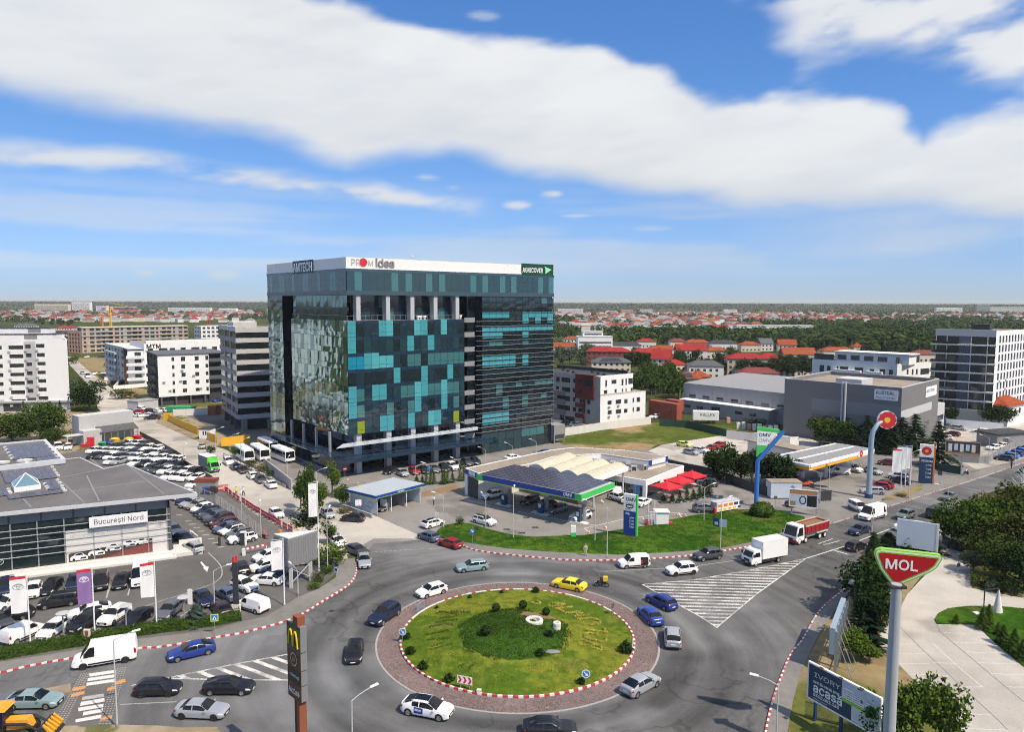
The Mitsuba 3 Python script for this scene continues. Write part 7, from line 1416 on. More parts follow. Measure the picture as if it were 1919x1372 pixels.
for i,(px,py,pz)in enum([(*p,0)for p in[(30.1,139.5),(33.5,144),(37.2,148.5)]]):
 t=Th('parasol',('nearest','middle','farthest')[i]+' of the three square red parasols beside the station shop','parasol','red parasols');s=2.15;a=.66;R2=lambda u,v:(px+u*cos(a)-v*sin(a),py+u*sin(a)+v*cos(a))
 cs=[(*R2(u,v),2.5)for u,v in((-s,-s),(s,-s),(s,s),(-s,s))];ap=(px,py,3.45);md=[tuple(np.mean([cs[j],cs[(j+1)%4]],0)+[0,0,-.04])for j in range(4)]
 Pt(t,'canopy',MB().add(cs+md+[ap],[f for j in range(4)for f in([j,4+j,8],[4+j,(j+1)%4,8])]),'red_cloth');Pt(t,'valance',MB().add([q for c_ in cs for q in(c_,(*c_[:2],2.22))],[(2*j,2*j+1,(2*j+3)%8,(2*j+2)%8)for j in range(4)]),'red_cloth');Pt(t,'pole',MB().tube([(px,py,0),(px,py,3.5)],.05,6),'white')
 for j,(u,v)in enum(((-1,-1),(1,-1),(0,1.2))):
  q=R2(u,v);g=Th('table',('left','right','rear')[j]+' brown table under the '+('nearest','middle','farthest')[i]+' red parasol','table');Pt(g,'top',MB().box(q[0]-.45,q[0]+.45,q[1]-.45,q[1]+.45,.72,.76),'mud_red');Pt(g,'leg',MB().lathe([(.25,0),(.05,.05),(.05,.72)],8,(*q,0)),'charcoal')
M('red_cloth',(.62,.022,.035),.85,two=True)
x,y=(24.9,122.2);t=Th('gas_kiosk','small white kiosk with a white bar cage on the lawn edge','kiosk');Pt(t,'box',MB().box(x-.2,x+1.9,y-.2,y+1.8,.2,2.3),'white');Pt(t,'roof',MB().box(x-.4,x+2.1,y-.4,y+2.0,2.3,2.42),'off_white')
m=MB()
for q in range(6):m.box(x-1.6+q*.25,x-1.53+q*.25,y-.3,y-.23,.1,2.5)
Pt(t,'cage',m.box(x-1.6,x-.3,y-.3,y-.22,2.45,2.52).box(x-1.6,x-1.5,y-.3,y-.2,2.5,4.4).box(x-.6,x-.5,y-.3,y-.2,2.5,4.4),'white');Pt(t,'guard',MB().box(x-1.8,x-1.4,y-.3,y+1,0,.8).box(x+2.0,x+2.6,y-.3,y+.5,0,.6).box(x+1.95,x+2.05,y+1,y+1.1,0,2.4),'red_print')
a,b=NA((36.9,129)),NA((41.8,131.7));Fq=Fr(a,b);t=Th('advert_trailer','grey advertising trailer with yellow and blue print beside the lawn','trailer')
ob(t,'box',Fq,(0,Fq.L,-1.5,0,.35,2.0),'light_grey');ob(t,'board',Fq,(.1,Fq.L,.001,.08,.4,2.0),'white');ob(t,'lid',Fq,(0,Fq.L,-1.6,.1,2.0,2.08),'light_grey')
for q in range(5):ob(t,'printed_block',Fq,(.3+q*1.3,1.3+q*1.3,.08,.1,1.2,1.7),'orange_print' if q<3 else 'navy_print');ob(t,'printed_block',Fq,(.4+q*1.2,1.1+q*1.2,.08,.1,.55,.9),'yellow_print' if q<4 else 'navy_print')
x,y=(36.5,128.6);solo('gas_bottle',MB().lathe([(.25,0),(.27,.1),(.27,1.2),(.15,1.4),(.08,1.5),(0,1.5)],12,(x,y,0)),'red_print','red upright cylinder at the end of the advertising trailer','cylinder')
a,b=NA((33.9,120.4)),NA((35.8,119.1));Fq=Fr(a,b);t=Th('lawn_banner','small tilted blue picture banner standing on the lawn','banner');zb=float(lawn2_z(*a));ob(t,'sheet',Fq,(0,Fq.L*.48,-.03,0,zb+.05,zb+1.45),'navy_print');ob(t,'sheet',Fq,(Fq.L*.48,Fq.L,-.03,0,zb+.05,zb+1.4),'pale_blue');ob(t,'face_print',Fq,(Fq.L*.12,Fq.L*.38,0,.012,zb+.3,zb+.8),'pale_blue');ob(t,'leg',Fq,(Fq.L,Fq.L+.06,-.1,0,zb-.1,zb+1.4),'steel')
x,y=(10,115.6);t=Th('service_post','white and green air and water post at the lawn corner','post');Pt(t,'cabinet',MB().box(x-.4,x+.4,y-.25,y+.25,.3,2.0),'white');Pt(t,'base',MB().box(x-.42,x+.42,y-.27,y+.27,0,.9),'green_print')
k=numbered('forecourt_marking');say(k,'pale bay lines and drain grates on the forecourt',None,None,'structure')
for a in([(12.3,120.5),(19.8,125.8),(28.7,129.8),(30.2,129.8),(31.8,127.3)],[(12.3,120.5),(12.7,118.9)],[(16,122.5),(16.1,120)],[(23.2,126.6),(23.3,122.9)],[(30.2,129.8),(30.2,126.3)],[(-9.7,138.9),(-3.1,133.2),(10.4,123.9),(14.6,122.1)]):Pt(k,'line',MB().sheet(line(a,.16),.010),'marking')
for p in[(2.6,126.6),(6.3,123.8),(4,120.9),(1.7,117.9),(-.8,119.8)]:Pt(k,'grate',MB().box(p[0]-.55,p[0]+.55,p[1]-.4,p[1]+.4,0,.012),'charcoal')
t=Th('station_canopy','wide grey canopy with white and yellow edge of the second filling station','canopy')
PC=[NA(p)for p in((59.8,144.5),(80.7,161.0),(75.0,167.6),(54.3,152.3))];Fa,Fb=Fr(PC[0],PC[1]),Fr(PC[3],PC[0])
Pt(t,'deck',MB().prism(PC,4.8,5.45),'mid_grey')
for F in(Fa,Fb):ob(t,'fascia',F,(0,F.L,0,.25,5.1,5.55),'white');ob(t,'yellow_band',F,(0,F.L,0,.16,4.45,5.096),'orange_y');
M('orange_y',(.80,.38,.02),.5,two=True)
Pt(t,'rim',MB().prism(Polygon(PC).difference(Polygon(PC).buffer(-.3)),5.45,5.6).prism(LineString([(PC[0]+PC[3])/2,(PC[1]+PC[2])/2]).buffer(.2,cap_style=2),5.45,5.56),'white');ob(t,'sign_plate',Fa,(Fa.L-7.5,Fa.L-.3,.25,.3,4.7,5.6),'white')
FLOWER=[(1.0+.10*abs(cos(a*5)))for a in arange(60)*PI/30]
def flower(t,F,u,z,r,d):
 Pt(t,'red_disc',MB().add([F.p(u,z,d)]+[F.p(u+r*q*.92*cos(i*PI/30),z+r*q*.92*sin(i*PI/30),d)for i,q in enum(FLOWER)],[[0,i+1,(i+1)%60+1]for i in range(60)]),'red_print');Pt(t,'yellow_centre',MB().add([F.p(u,z,d+.012)]+[F.p(u+r*.33*cos(i*PI/12),z+r*.33*sin(i*PI/12),d+.012)for i in range(24)],[[0,i+1,(i+1)%24+1]for i in range(24)]),'yellow_print')
flower(t,Fa,Fa.L-6.2,5.35,.75,.31)
for q in((.2,.5),(.55,.5),(.85,.5)):p=(PC[0]*(1-q[0])+PC[1]*q[0])*.5+(PC[3]*(1-q[0])+PC[2]*q[0])*.5;Pt(t,'column',MB().box(p[0]-.35,p[0]+.35,p[1]-.35,p[1]+.35,0,4.8),'off_white');g=Th('fuel_pump',('left','middle','right')[int(q[0]*3)]+' fuel pump of the second filling station','fuel pump','fuel pumps of the second station');Pt(g,'cabinet',MB().box(p[0]-1.6,p[0]-.6,p[1]-.4,p[1]+.4,.15,2.0),'off_white');Pt(g,'stripe',MB().box(p[0]-1.61,p[0]-.59,p[1]-.41,p[1]+.41,1.3,1.8),'red_print')
t=Th('station_shop','low shop behind the second station canopy with a pale gravel roof','building');S4=[(57.6,179.3),(66,166),(69.8,168.8),(65.4,176.3)]
Pt(t,'roof',MB().prism(S4,3.9,4.2),'gravel');Pt(t,'wall',MB().prism(Polygon(S4).buffer(-.3),0,3.9),'off_white')
x,y=(69.9,140.5);t=Th('mast_sign','tall pale blue curved mast with a round red flower disc','sign')
d=NA((72.96,141,15.36));zz=d[2]
Pt(t,'mast',MB().tube([(x,y,.8),(x,y,zz*.76),(x+.25,y,zz*.86),(x+1.1,y,zz*.95),(d[0],d[1]+.55,zz)],[.55,.5,.45,.4,.3],14),'steel_blue',50);Pt(t,'foot',MB().lathe([(.8,0),(.72,.8),(0,.8)],14,(x,y,0)),'navy_print')
Fq=Fr((d[0]-1.6,d[1]+.25),(d[0]+1.6,d[1]-.25));q=arange(40)*PI/20;R_=1.72
Pt(t,'disc',MB().add([Fq.p(Fq.L/2+R_*cos(a),zz+R_*sin(a),s)for s in(.35,-.35)for a in q]+[Fq.p(Fq.L/2,zz,.35),Fq.p(Fq.L/2,zz,-.35)],[f for i in range(40)for f in([80,i,(i+1)%40],[81,40+(i+1)%40,40+i],[i,40+i,40+(i+1)%40],[i,40+(i+1)%40,(i+1)%40])]),'white');flower(t,Fq,Fq.L/2,zz,R_*.98,.37);flower(t,Fr((d[0]+1.6,d[1]-.25),(d[0]-1.6,d[1]+.25)),Fq.L/2,zz,R_*.98,.37)
t,F=slab('price_pylon','dark fuel price pillar with a white head and orange edge',(87.3,151.8),-.5,2.6,.6,8);hp=8.35
ob(t,'panel',F,(0,2.6,-.7,0,.1,hp*.68),'navy_print');ob(t,'head',F,(0,2.6,-.7,0,hp*.68+.004,hp),'white');ob(t,'edge',F,(2.6,2.9,-.71,.01,.1,hp-.3),'orange_print');flower(t,F,1.3,hp*.84,.95,.012)
for i,s_ in enum(('PETROM','6.95','7.24','7.08','7.51')):Pt(t,'lettering',text_on(F,s_,.4 if i==0 else 1.2,hp*.56-i*.85,.36,.001,.02,True),'white')
for p,seed,c,lab in(((78.3,144.6),1,'red_print','leftmost white station flag with red marks'),((81.5,148.9),2,None,'middle white station flag with grey writing'),((83.1,149.9),3,'blue_print','rightmost white station flag with blue writing')):
 k=flag(p,9.0 if seed==1 else 8.6,lab,'white',c,w=1.7,drop=4.9,ang=-.2,emblem=False,seed=seed)
def board(name,label,F,L,z0,z1,mat,posts,pm='steel',fm='off_white'):
 t=Th(name,label,'billboard');ob(t,'panel',F,(0,L,-.12,0,z0,z1),mat)
 for a in((-.1,L+.1,-.2,.06,z1,z1+.14),(-.1,L+.1,-.2,.06,z0-.14,z0),(-.12,-.004,-.19,.05,z0,z1),(L+.004,L+.12,-.19,.05,z0,z1)):ob(t,'frame',F,a,fm)
 for u in posts:ob(t,'post',F,(u-.1,u+.1,-.5,-.25,0,z1-.3),pm)
 return t
A=NA((27.2,63.7));F=Fr(A,NA((28.3,61.7)))
z1,z0=5.40,2.20;L=7.0
F=Fr(A+F.u*-.2,A+F.u*8);t=board('ivory_billboard','navy billboard advertising new flats, white frame, beside the tall pole',F,L,z0,z1,'navy_board',(.5,3.2,6.5),'navy_print','white')
M('navy_board',(.012,.045,.095),.5,two=True)
H_=z1-z0
for s_,u,z,h,b in(('IVORY',.55,.68,.42,False),('EȘTI ÎN DRUM SPRE',.5,.50,.20,True),('acasă',.45,.25,.8,True),('0310.052.285',.5,.12,.26,True),('www.ivoryresidence.ro',.5,.04,.10,False)):Pt(t,'lettering',text_on(F,s_,u,z0+z*H_,h,.002,.015,b,fit=2.7 if h<.5 and h>.12 else None),'white' if h!=.42 else 'off_white')
ob(t,'printed_picture',F,(3.4,L-.02,.001,.012,z0+H_*.48,z1-.02),'pale_blue');ob(t,'printed_picture',F,(3.4,L-.02,.001,.014,z0+H_*.42,z0+H_*.52),'mol_green');ob(t,'printed_picture',F,(4.4,L-.02,.001,.012,z0+.05,z0+H_*.42),'off_white')
for i in range(3):
 ob(t,'printed_block',F,(3.6+i*1.05,4.5+i*1.05,.012,.022,z0+H_*.53,z0+H_*(.82-.04*i)),'white')
 for j in range(4):ob(t,'printed_windows',F,(3.65+i*1.05,4.45+i*1.05,.022,.028,z0+H_*(.56+.06*j),z0+H_*(.58+.06*j)),'mid_grey')
ob(t,'printed_block',F,(4.7,6.3,.012,.02,z0+.25,z0+H_*.32),'pale_blue');Pt(t,'badge',MB().add([F.p(6.2+.5*cos(a),z0+H_*.52+.5*sin(a),.032)for a in arange(20)*PI/10],[[0,i,i+1]for i in range(1,19)]),'green_dark');M('green_dark',(.01,.12,.06),.5,two=True)
for u in(1.4,3.4,5.4):ob(t,'lamp',F,(u-.18,u+.18,.1,.5,z1+.15,z1+.25),'charcoal')
for a,b,zt,zb_,lab,mt in(((32.7,71.9),(37.3,79.6),4.98,2.2,'nearer of two edge-on hoardings beside the right pavement, pale steel','steel_blue'),((40.3,84.2),(45.1,91.6),4.95,.8,'farther edge-on hoarding, an open black steel frame with a bright top','steel_dark')):
 F=Fr(b,a);L=F.L;t=Th('edge_hoarding',lab,'billboard')
 if mt=='steel_blue':
  ob(t,'board',F,(0,L,-.25,.25,zb_,zt),'steel_blue');ob(t,'poster',F,(.1,L-.1,.25,.27,zb_+.15,zt-.15),'pale_blue')
 else:ob(t,'top_tube',F,(0,L,-.3,.3,zt-.25,zt),'steel')
 for q in range(6):u=L*(q+.05)/5.1;ob(t,'post',F,(u-.07,u+.07,-.55,-.26,0,zt-.3),mt if mt!='steel_blue' else 'steel');Pt(t,'stay',MB().tube([F.p(u,.1,-2.0),F.p(u,zt-.9,-.4)],.05,5),'steel_dark' if mt!='steel_blue' else 'steel')
 for z in(1.0,2.4,3.8,5.0):ob(t,'rail',F,(0,L,-.62,-.56,z,z+.08),'steel_dark')
A=NA((54.5,127.9));F=Fr(A+NA([-.93,.37])*4.6,A);z1,z0=4.46,1.49;t=board('repair_poster','lorry repair poster board in orange and blue by the station entrance',F,4.6,z0,z1,'pale_blue',(4.5,.4),'steel')
ob(t,'head_band',F,(0,4.6,.001,.012,z1-.75,z1),'wood');Pt(t,'lettering',text_on(F,'SERVICE TURBOSUFLANTE',.15,z1-.6,.42,.012,.012,True,fit=4.3),'orange_print');ob(t,'printed_picture',F,(2.9,4.5,.001,.012,z0+.1,z1-.85),'black_print');ob(t,'printed_picture',F,(.1,1.0,.001,.012,z0+.1,z0+.9),'wood');Pt(t,'printed_ring',oval(F,2.2,(z0+z1)/2-.3,.5,.7,.2,.014),'black_print')
A=NA((98.9,158.4));F=Fr(A+NA([-.9,.43])*3.2,A+NA([.9,-.43])*3.2);z1,z0=7.69,4.90;t=board('car_poster','dark picture billboard on one post before the car park at the right',F,6.4,z0,z1,'steel_dark',(3.2,),'steel','wood')
for i in range(5):ob(t,'printed_block',F,(.5+i*1.1,1.2+i*1.1,.001,.014,z0+.6+.3*(i%2),z1-.5),'pale_blue' if i%2 else 'off_white')
ob(t,'foot_band',F,(0,6.4,.001,.016,z0,z0+.4),'wood')
x,y=(29.31,54.03);t=Th('tall_roadside_sign','tall grey pole with a red rounded triangle sign edged in green','sign')
o=NA((30.12,56.8,15.39));o[2]=CAM_H+(o[2]-CAM_H)*y/56.8+.1;Pt(t,'pole',MB().tube([(x,y,0),(x,y,o[2]+.1)],[.48,.38],20),'steel_l',40);M('steel_l',(.40,.42,.45),.5,.1,two=True);Pt(t,'collar',MB().box(x-.6,x+.6,y-.4,y+.4,o[2]-.15,o[2]+.05),'charcoal')
uv=[(7.37,18.08),(7.48,18.33),(7.8,18.49),(11.97,18.42),(12.14,18.29),(12.17,18.06),(11.83,17.36),(11.41,16.94),(9.39,15.69),(9.12,15.61),(8.61,15.73),(7.83,16.76),(7.46,17.67)]
F=Fr((22.0,59.2),(36.0,54.8));rnd=NA(Polygon(uv).buffer(-.18).buffer(.18,6).exterior.coords)[:-1]
def plate(pts,d0,d1):n=len(pts);tr=trimesh.creation.triangulate_polygon(Polygon(pts),engine='earcut');v2=NA(tr[0]);return MB().add([F.p(u,z,d1)for u,z in v2],tr[1]).add([F.p(u,z,d0)for u,z in v2],NA(tr[1])[:,::-1]).add([F.p(u,z,d)for d in(d0,d1)for u,z in pts],[(i,(i+1)%n,n+(i+1)%n,n+i)for i in range(n)]).out()
sh=lambda q:NA(Polygon(rnd).buffer(-q).exterior.coords)[:-1]
Pt(t,'case',plate(rnd,-.45,0),'mol_green');Pt(t,'rim',plate(sh(.10),0,.03),'mol_white');Pt(t,'rim',plate(sh(.20),.03,.05),'mol_green');Pt(t,'face',plate(sh(.30),.05,.07),'mol_red')
tu=[(8.09,16.97),(10.49,17.07)]
Pt(t,'lettering',text_on(F,'MOL',tu[0][0],tu[0][1]-.02,.78,.07,.03,True,fit=tu[1][0]-tu[0][0]),'white')
x,y=(-16.18,54.08);t=Th('restaurant_pylon','rust coloured pylon with a golden arches board and brown boards','sign')
cu,cr_=NA([.70,-.714]),NA([.714,.70]);Cn=NA([x,y])+cu*.45-cr_*.25
Pt(t,'post',MB().prism([tuple(Cn+cu*a-cu*.95+cr_*b)for a,b in((-.1,-.02),(.62,-.02),(.62,.6),(-.1,.6))],0,(-15.88,54.1,13.97)[2]),'corten');Pt(t,'post',MB().prism([tuple(Cn+cu*a-cu*.95+cr_*b)for a,b in((-.1,-.03),(.22,-.03),(.22,-.021),(-.1,-.021))],0,9),'dark_timber')
F=Fr(Cn-cu*1.93,Cn);FZ=[(-15.89,54.1,13.29)[2],(-15.94,54.1,11.21)[2],(-15.97,54.1,9.76)[2],(-16,54.1,8.56)[2],(-16.02,54.1,7.27)[2]]
for i,m_ in enum(('board_green','mac_brown','black_print','mac_brown')):
 zb_,zt=FZ[i+1]+.05,FZ[i]-.05;ob(t,'board',F,(0,1.93,-.55,0,zb_,zt),'sign_grey');ob(t,'face',F,(-.06,1.97,.0,.06,zb_-.05,zt+.05),m_)
M('mac_brown',(.085,.028,.018),.5,two=True)
mz=FZ[1]+.35;Pt(t,'arches',MB().tube([F.p(.24+.72*s,mz+1.25*sin(PI*s)**.6,.10)for s in linspace(0,1,13)],.075,6).tube([F.p(.97+.72*s,mz+1.25*sin(PI*s)**.6,.10)for s in linspace(0,1,13)],.075,6),'yellow_print')
Pt(t,'lettering',text_on(F,'McCafé',.12,FZ[4]+.4,.42,.06,.02,True,fit=1.6),'off_white');Pt(t,'lettering',text_on(F,'24',.72,(FZ[1]+FZ[2])/2-.12,.26,.06,.02,True),'ochre');Pt(t,'ring',oval(F,.97,(FZ[1]+FZ[2])/2,.45,.5,.06,.075),'off_white');Pt(t,'lettering',text_on(F,'< DRIVE',.2,(FZ[2]+FZ[3])/2-.1,.2,.06,.02,False,fit=1.5),'off_white')
t=Th('warehouse','pale grey metal warehouse with a low annex in front','building')
A,B=NA([60.3,255.4]),NA([84.7,225.6]);F=Fr(A,B);rr_=NA([.74,.67]);B2=B+F.u*14
fp=[tuple(A),tuple(B2),tuple(B2+rr_*38),tuple(A+rr_*38)]
Pt(t,'wall',MB().prism(fp,0,9.8),'shed_grey');M('shed_grey',(.30,.305,.33),.55,two=True)
Z=lambda q,z:(q[0],q[1],z)
Pt(t,'roof',MB().hexa([Z(fp[0],9.81),Z(fp[1],9.81),Z(fp[2],11),Z(fp[3],11),Z(fp[0],9.95),Z(fp[1],9.95),Z(fp[2],11.2),Z(fp[3],11.2)]),'mid_grey')
for i in range(7):ob(t,'window_strip',F,(2.5+i*5.6,5.2+i*5.6,.001,.05,5.0,6.2),'glass_win');ob(t,'wall_seam',F,(5.6*i+.8,5.6*i+.9,.001,.04,0,9.8),'mid_grey')
ob(t,'annex',F,(2,36,0,4.5,0,4.6),'shed_grey');ob(t,'annex_roof',F,(1.8,36.2,0,4.8,4.6,4.85),'white');ob(t,'door',F,(15,18.2,4.5,4.54,0,3.6),'charcoal')
for q in(4,9,24,29):ob(t,'annex_window',F,(q,q+2.6,4.5,4.53,2.2,3.2),'glass_win')
t=Th('grey_hall','dark grey metal clad hall with a white company sign and two flues','building')
A,B=NA([78.3,208.9]),NA([100.0,186.4]);F=Fr(A,B);C2=NA([123.1,209.7]);G=Fr(B,C2);fp=[tuple(A),tuple(B),tuple(C2),tuple(C2-F.u*F.L)]
Pt(t,'wall',MB().prism(fp,0,15.2),'metal_wall');Pt(t,'roof',MB().prism(Polygon(fp).buffer(-.4),15.2,15.25),'gravel');Pt(t,'parapet',MB().prism(Polygon(fp).difference(Polygon(fp).buffer(-.4)),15.2,16.3),'metal_wall');Pt(t,'coping',MB().prism(Polygon(fp).buffer(.05).difference(Polygon(fp).buffer(-.45)),16.3,16.4),'light_grey')
SV=[(24.6,30.4,12.8,15.5),(8,31,8.2,11.5),(8.2,18.7,1.6,7),(16.5,17,5.4,16),(17.3,17.8,5.7,16)]
w=SV[0];k=ob(t,'company_sign',F,(w[0],w[1],.02,.15,w[2],w[3]),'white');Pt(k,'lettering',text_on(F,'AUSTRAL',w[0]+.35,w[2]+1.45,.85,.15,.02,True,fit=(w[1]-w[0])*.8),'navy_print');Pt(k,'lettering',text_on(F,'STIL PE CE TE BAZEZI',w[0]+.4,w[2]+.45,.35,.15,.02,True,fit=(w[1]-w[0])*.82),'navy_print')
ob(t,'recess_band',F,(SV[1][0],F.L,.001,.06,SV[1][2],SV[1][3]),'mid_grey');ob(t,'glazing',F,(SV[2][0],SV[2][1],.001,.05,.6,SV[2][3]),'glass_win')
for i in range(6):z=.6+(SV[2][3]-.6)*i/6;ob(t,'glazing_bar',F,(SV[2][0],SV[2][1],.05,.09,z,z+.08),'mid_grey')
for i,m_ in((3,'ochre'),(4,'light_grey')):u=SV[i][0];Pt(t,'flue',MB().tube([F.p(u,SV[i][2],.45),F.p(u,16.8,.45)],.3,10),'light_grey')
GV=[(20.1,30.1,12,14.8),(-.8,26.5,8.1,10.3),(20.5,24.7,3.6,5.3)]
w=GV[0];k=ob(t,'company_sign',G,(w[0],w[1],.02,.15,w[2],w[3]),'white');Pt(k,'lettering',text_on(G,'AUSTRAL',w[0]+.3,w[2]+1.3,.8,.15,.02,True,fit=(w[1]-w[0])*.8),'navy_print');ob(t,'band',G,(0,GV[1][1],.001,.06,GV[1][2],GV[1][3]),'light_grey');ob(t,'side_window',G,(*GV[2][:2],.001,.05,*GV[2][2:]),'glass_win');Pt(t,'roof_hatch',MB().obox(F,12,19,-14,-6,15.25,17.0),'light_grey')
G2=Fr(C2,C2+G.u*9);ob(t,'side_wing',G2,(0,9,-14,-.5,0,8.5),'light_grey');ob(t,'wing_window',G2,(1,8,-.49,-.44,3.6,5.2),'glass_win')
t=Th('white_terrace_flats','white flats with a set back penthouse behind the grey hall','building')
A,B,C2=NA([123.8,300.9]),NA([146.2,276.7]),NA([166.3,289.4]);F,G=Fr(A,B),Fr(B,C2)
facade(t,F,0,15,'white',[(3.1,5,10,12.7),(6.2,7.7,10.6,12.6),(10.1,10.8,10,12.6),(11.3,14.7,10.1,12.7),(17.2,20.5,9.9,12.7),(22.9,24.6,10.5,12.5),(26.6,28.7,10.2,12.7),(30.1,31.5,10.2,12.7)],full=False);facade(t,G,0,15,'white',[(6.6,7.9,10.6,12.7),(10.2,11.4,10.2,12.5),(13.1,14.4,10.2,12.4),(16.2,22.7,10,12.4),(6.9,8,7.7,9),(10.2,11.6,7.6,8.8)],full=False)
fp=[tuple(A),tuple(B),tuple(C2),tuple(C2+A-B)];core(t,fp,0,14.6,'charcoal');Pt(t,'terrace',MB().prism(Polygon(fp).buffer(-.25),14.2,14.5),'gravel')
F3=Fr(A+F.u*8-F.n*3,B-F.n*3+F.u*3);facade(t,F3,14.5,18.2,'white',[(1+i*5.2,4.6+i*5.2,15.2,17.2)for i in range(4)],full=False);Pt(t,'penthouse_roof',MB().obox(F3,-.4,F3.L+.5,-10,.4,18.2,18.6),'off_white');core(t,[F3.p(0,0)[:2],F3.p(F3.L,0)[:2],F3.p(F3.L,0,-9)[:2],F3.p(0,0,-9)[:2]],14.5,18.2,'white')
ob(t,'roof_screen',G,(1,17,-1.2,-1,14.6,17.4),'charcoal');ob(t,'roof_screen',F,(0,8,-2,-1.8,14.6,17.2),'charcoal')
for u0_,u1_ in((9,20),(22,28)):ob(t,'balcony',F,(u0_,u1_,0,1.5,10.2,11.5),'white')
t=Th('balcony_tower','nine storey flats with dark balconies and a white window wall at the right','building')
B=NA([149.8,226.4]);A=B+NA([-.74,.67])*16.5;F=Fr(A,B);rv=NA([.77,.64]);G=Fr(B,B+rv*40)
core(t,[tuple(A),tuple(B),tuple(B+rv*40),tuple(A+rv*40)],0,29,'charcoal')
ob(t,'parapet',F,(-.2,F.L,-.6,.1,27.6,29.8),'light_grey');ob(t,'base_wall',F,(1.5,F.L-.3,-1,0,0,4.2),'off_white');Pt(t,'roof',MB().prism(Polygon([tuple(A),tuple(B),tuple(B+rv*40),tuple(A+rv*40)]).buffer(-.3),28.6,29),'gravel');ob(t,'roof_house',F,(9,14,-9,-4,29,31.4),'charcoal')
for i in range(8):
 z=4.2+i*2.94
 ob(t,'balcony',F,(-1.2,F.L+.3,-.4,1.3,z-.08,z+.34),'off_white');ob(t,'grey_panel',F,(6.6,9.6,-.3,.1,z+.34,z+2.86),'slate_wall');ob(t,'balcony_rail',F,(-.9,6.4,1.18,1.24,z+.34,z+1.2),'glass_dark')
 for u0_,u1_ in((.2,2.9),(3.4,6.3),(10.2,14.0),(14.6,16.4)):ob(t,'window',F,(u0_,u1_,-.32,-.2,z+.34,z+2.7),'glass_win')
 for u in(0,3.05,9.75,14.2):ob(t,'pier',F,(u,u+.22,-.3,.05,z+.34,z+2.86),'off_white')
M('slate_wall',(.085,.10,.13),.7,two=True)
facade(t,G,3,29.5,'white',[(3.0+j*2.9,4.6+j*2.9,5.0+i*2.94,7.3+i*2.94)for i in range(8)for j in range(12)],depth=.3);ob(t,'side_base',G,(0,40,-1,-.4,0,3),'charcoal')
for(u,z)in((4.0,13.2),(9.6,10.4),(9.8,13.3)):ob(t,'air_conditioner',G,(u+.7,u+1.5,.02,.35,z,z+.6),'light_grey')
t=Th('edge_house','white house with an orange tiled roof cut by the right edge','house');p=NA([(153.2,223.9)][0]);F=Fr(p,p+NA([.8,.6])*14);ob(t,'wall',F,(0,14,-10,0,0,6.2),'white');Pt(t,'roof',MB().hexa([F.p(-.6,6.2,.7),F.p(14.6,6.2,.7),F.p(14.6,6.2,-10.6),F.p(-.6,6.2,-10.6),F.p(3,8.6,-4),F.p(11,8.6,-4),F.p(11,8.6,-6),F.p(3,8.6,-6)]),'tile')
for q in(1.5,5,8.5):ob(t,'window',F,(q,q+1.6,.001,.04,3.6,5.2),'glass_win')
a=NA([(127.8,190.3)][0]);t=Th('grey_shed','low dark flat roofed shed in the car park at the right','shed');F=Fr(a,a+NA([.95,.3])*12);ob(t,'wall',F,(0,12,-6,0,0,3.4),'mid_grey');ob(t,'roof',F,(-.4,12.4,-6.4,.4,3.4,3.75),'charcoal');ob(t,'door',F,(2,4,.001,.04,0,2.4),'dark_grey')
def panels(name,label,pts,h,mat,w=2.5,cat='fence',th=.12,alt=None,post=None):
 k=Th(name,label,cat);i_=0
 for a,b in zip(pts[:-1],pts[1:]):
  F=Fr(a,b);n=max(1,int(F.L/w))
  for q in range(n):
   ob(k,'panel',F,(F.L*q/n+.015,F.L*(q+1)/n-.015,-th/2,th/2,0,h*(1+.012*((i_*7)%3))),alt if alt and i_%2 else mat);i_+=1
   if post:ob(k,'post',F,(F.L*q/n-.05,F.L*q/n+.05,-th,th,0,h+.1),post)
 return k
panels('panel_fence','white concrete panel fence below the red and white flats',[(11.5,203.3),(21.2,210.8),(26.2,215.3),(43.6,227.1)],2.3,'off_white',2.4)
panels('green_fence','dark green sheeted fence behind the weedy plot',[(45.5,223.4),(49.5,221.9),(53.4,220.1),(61,205.4)],2.2,'green_sheet',3.0);M('green_sheet',(.02,.06,.045),.8,two=True)
panels('concrete_wall','long grey white wall in front of the warehouse and hall',[(60.1,202.5),(73.8,191.8)]+[(76.6,192.9)],2.4,'off_white',3.0,'wall')
panels('mesh_wall','dark sheeted fence behind the station shop',[(36.1,166.4),(40.1,161.4),(42.7,158.4),(45.5,153.3),(47.3,147.9),(51.2,139.6)],1.9,'charcoal',2.4)
panels('hoarding','yellow painted site hoarding beside the bare triangle',[(-111.8,232.2),(-108.5,231.4)]+[(-109,230),(-99,217.3),(-89.5,206.3)],2.2,'yellow_wall',2.4)
panels('hoarding','yellow site hoarding beyond the white hut, left piece',[(-83.7,198.5),(-79,193.6)],2.2,'yellow_wall',2.4);panels('hoarding','yellow site hoarding beyond the white hut, right piece',[(-76.4,189.8),(-70.4,194.7)],2.2,'yellow_wall',2.4)
panels('panel_fence','pale panel fence of the plot below the striped office',[(-112.2,240),(-101.3,243.2)],2.2,'off_white',3.0,post='steel')
panels('panel_fence','low white wall before the lettered flats',[(-195.1,348.3),(-187.8,351.7)]+[(-171.2,312.4),(-162.1,323)],1.6,'white',4.0)
panels('white_wall','white wall between the pale car park and the tall flats',[(133.5,222.7),(145.4,214)],2.6,'white',4.0,'wall')
panels('mesh_wall','low fence in front of the row of white cars at the right',[(105.5,173.8),(111.1,171.7),(113.7,172.2),(124.1,182.6),(133.8,192.2)],1.7,'mid_grey',2.4,alt='sign_grey')
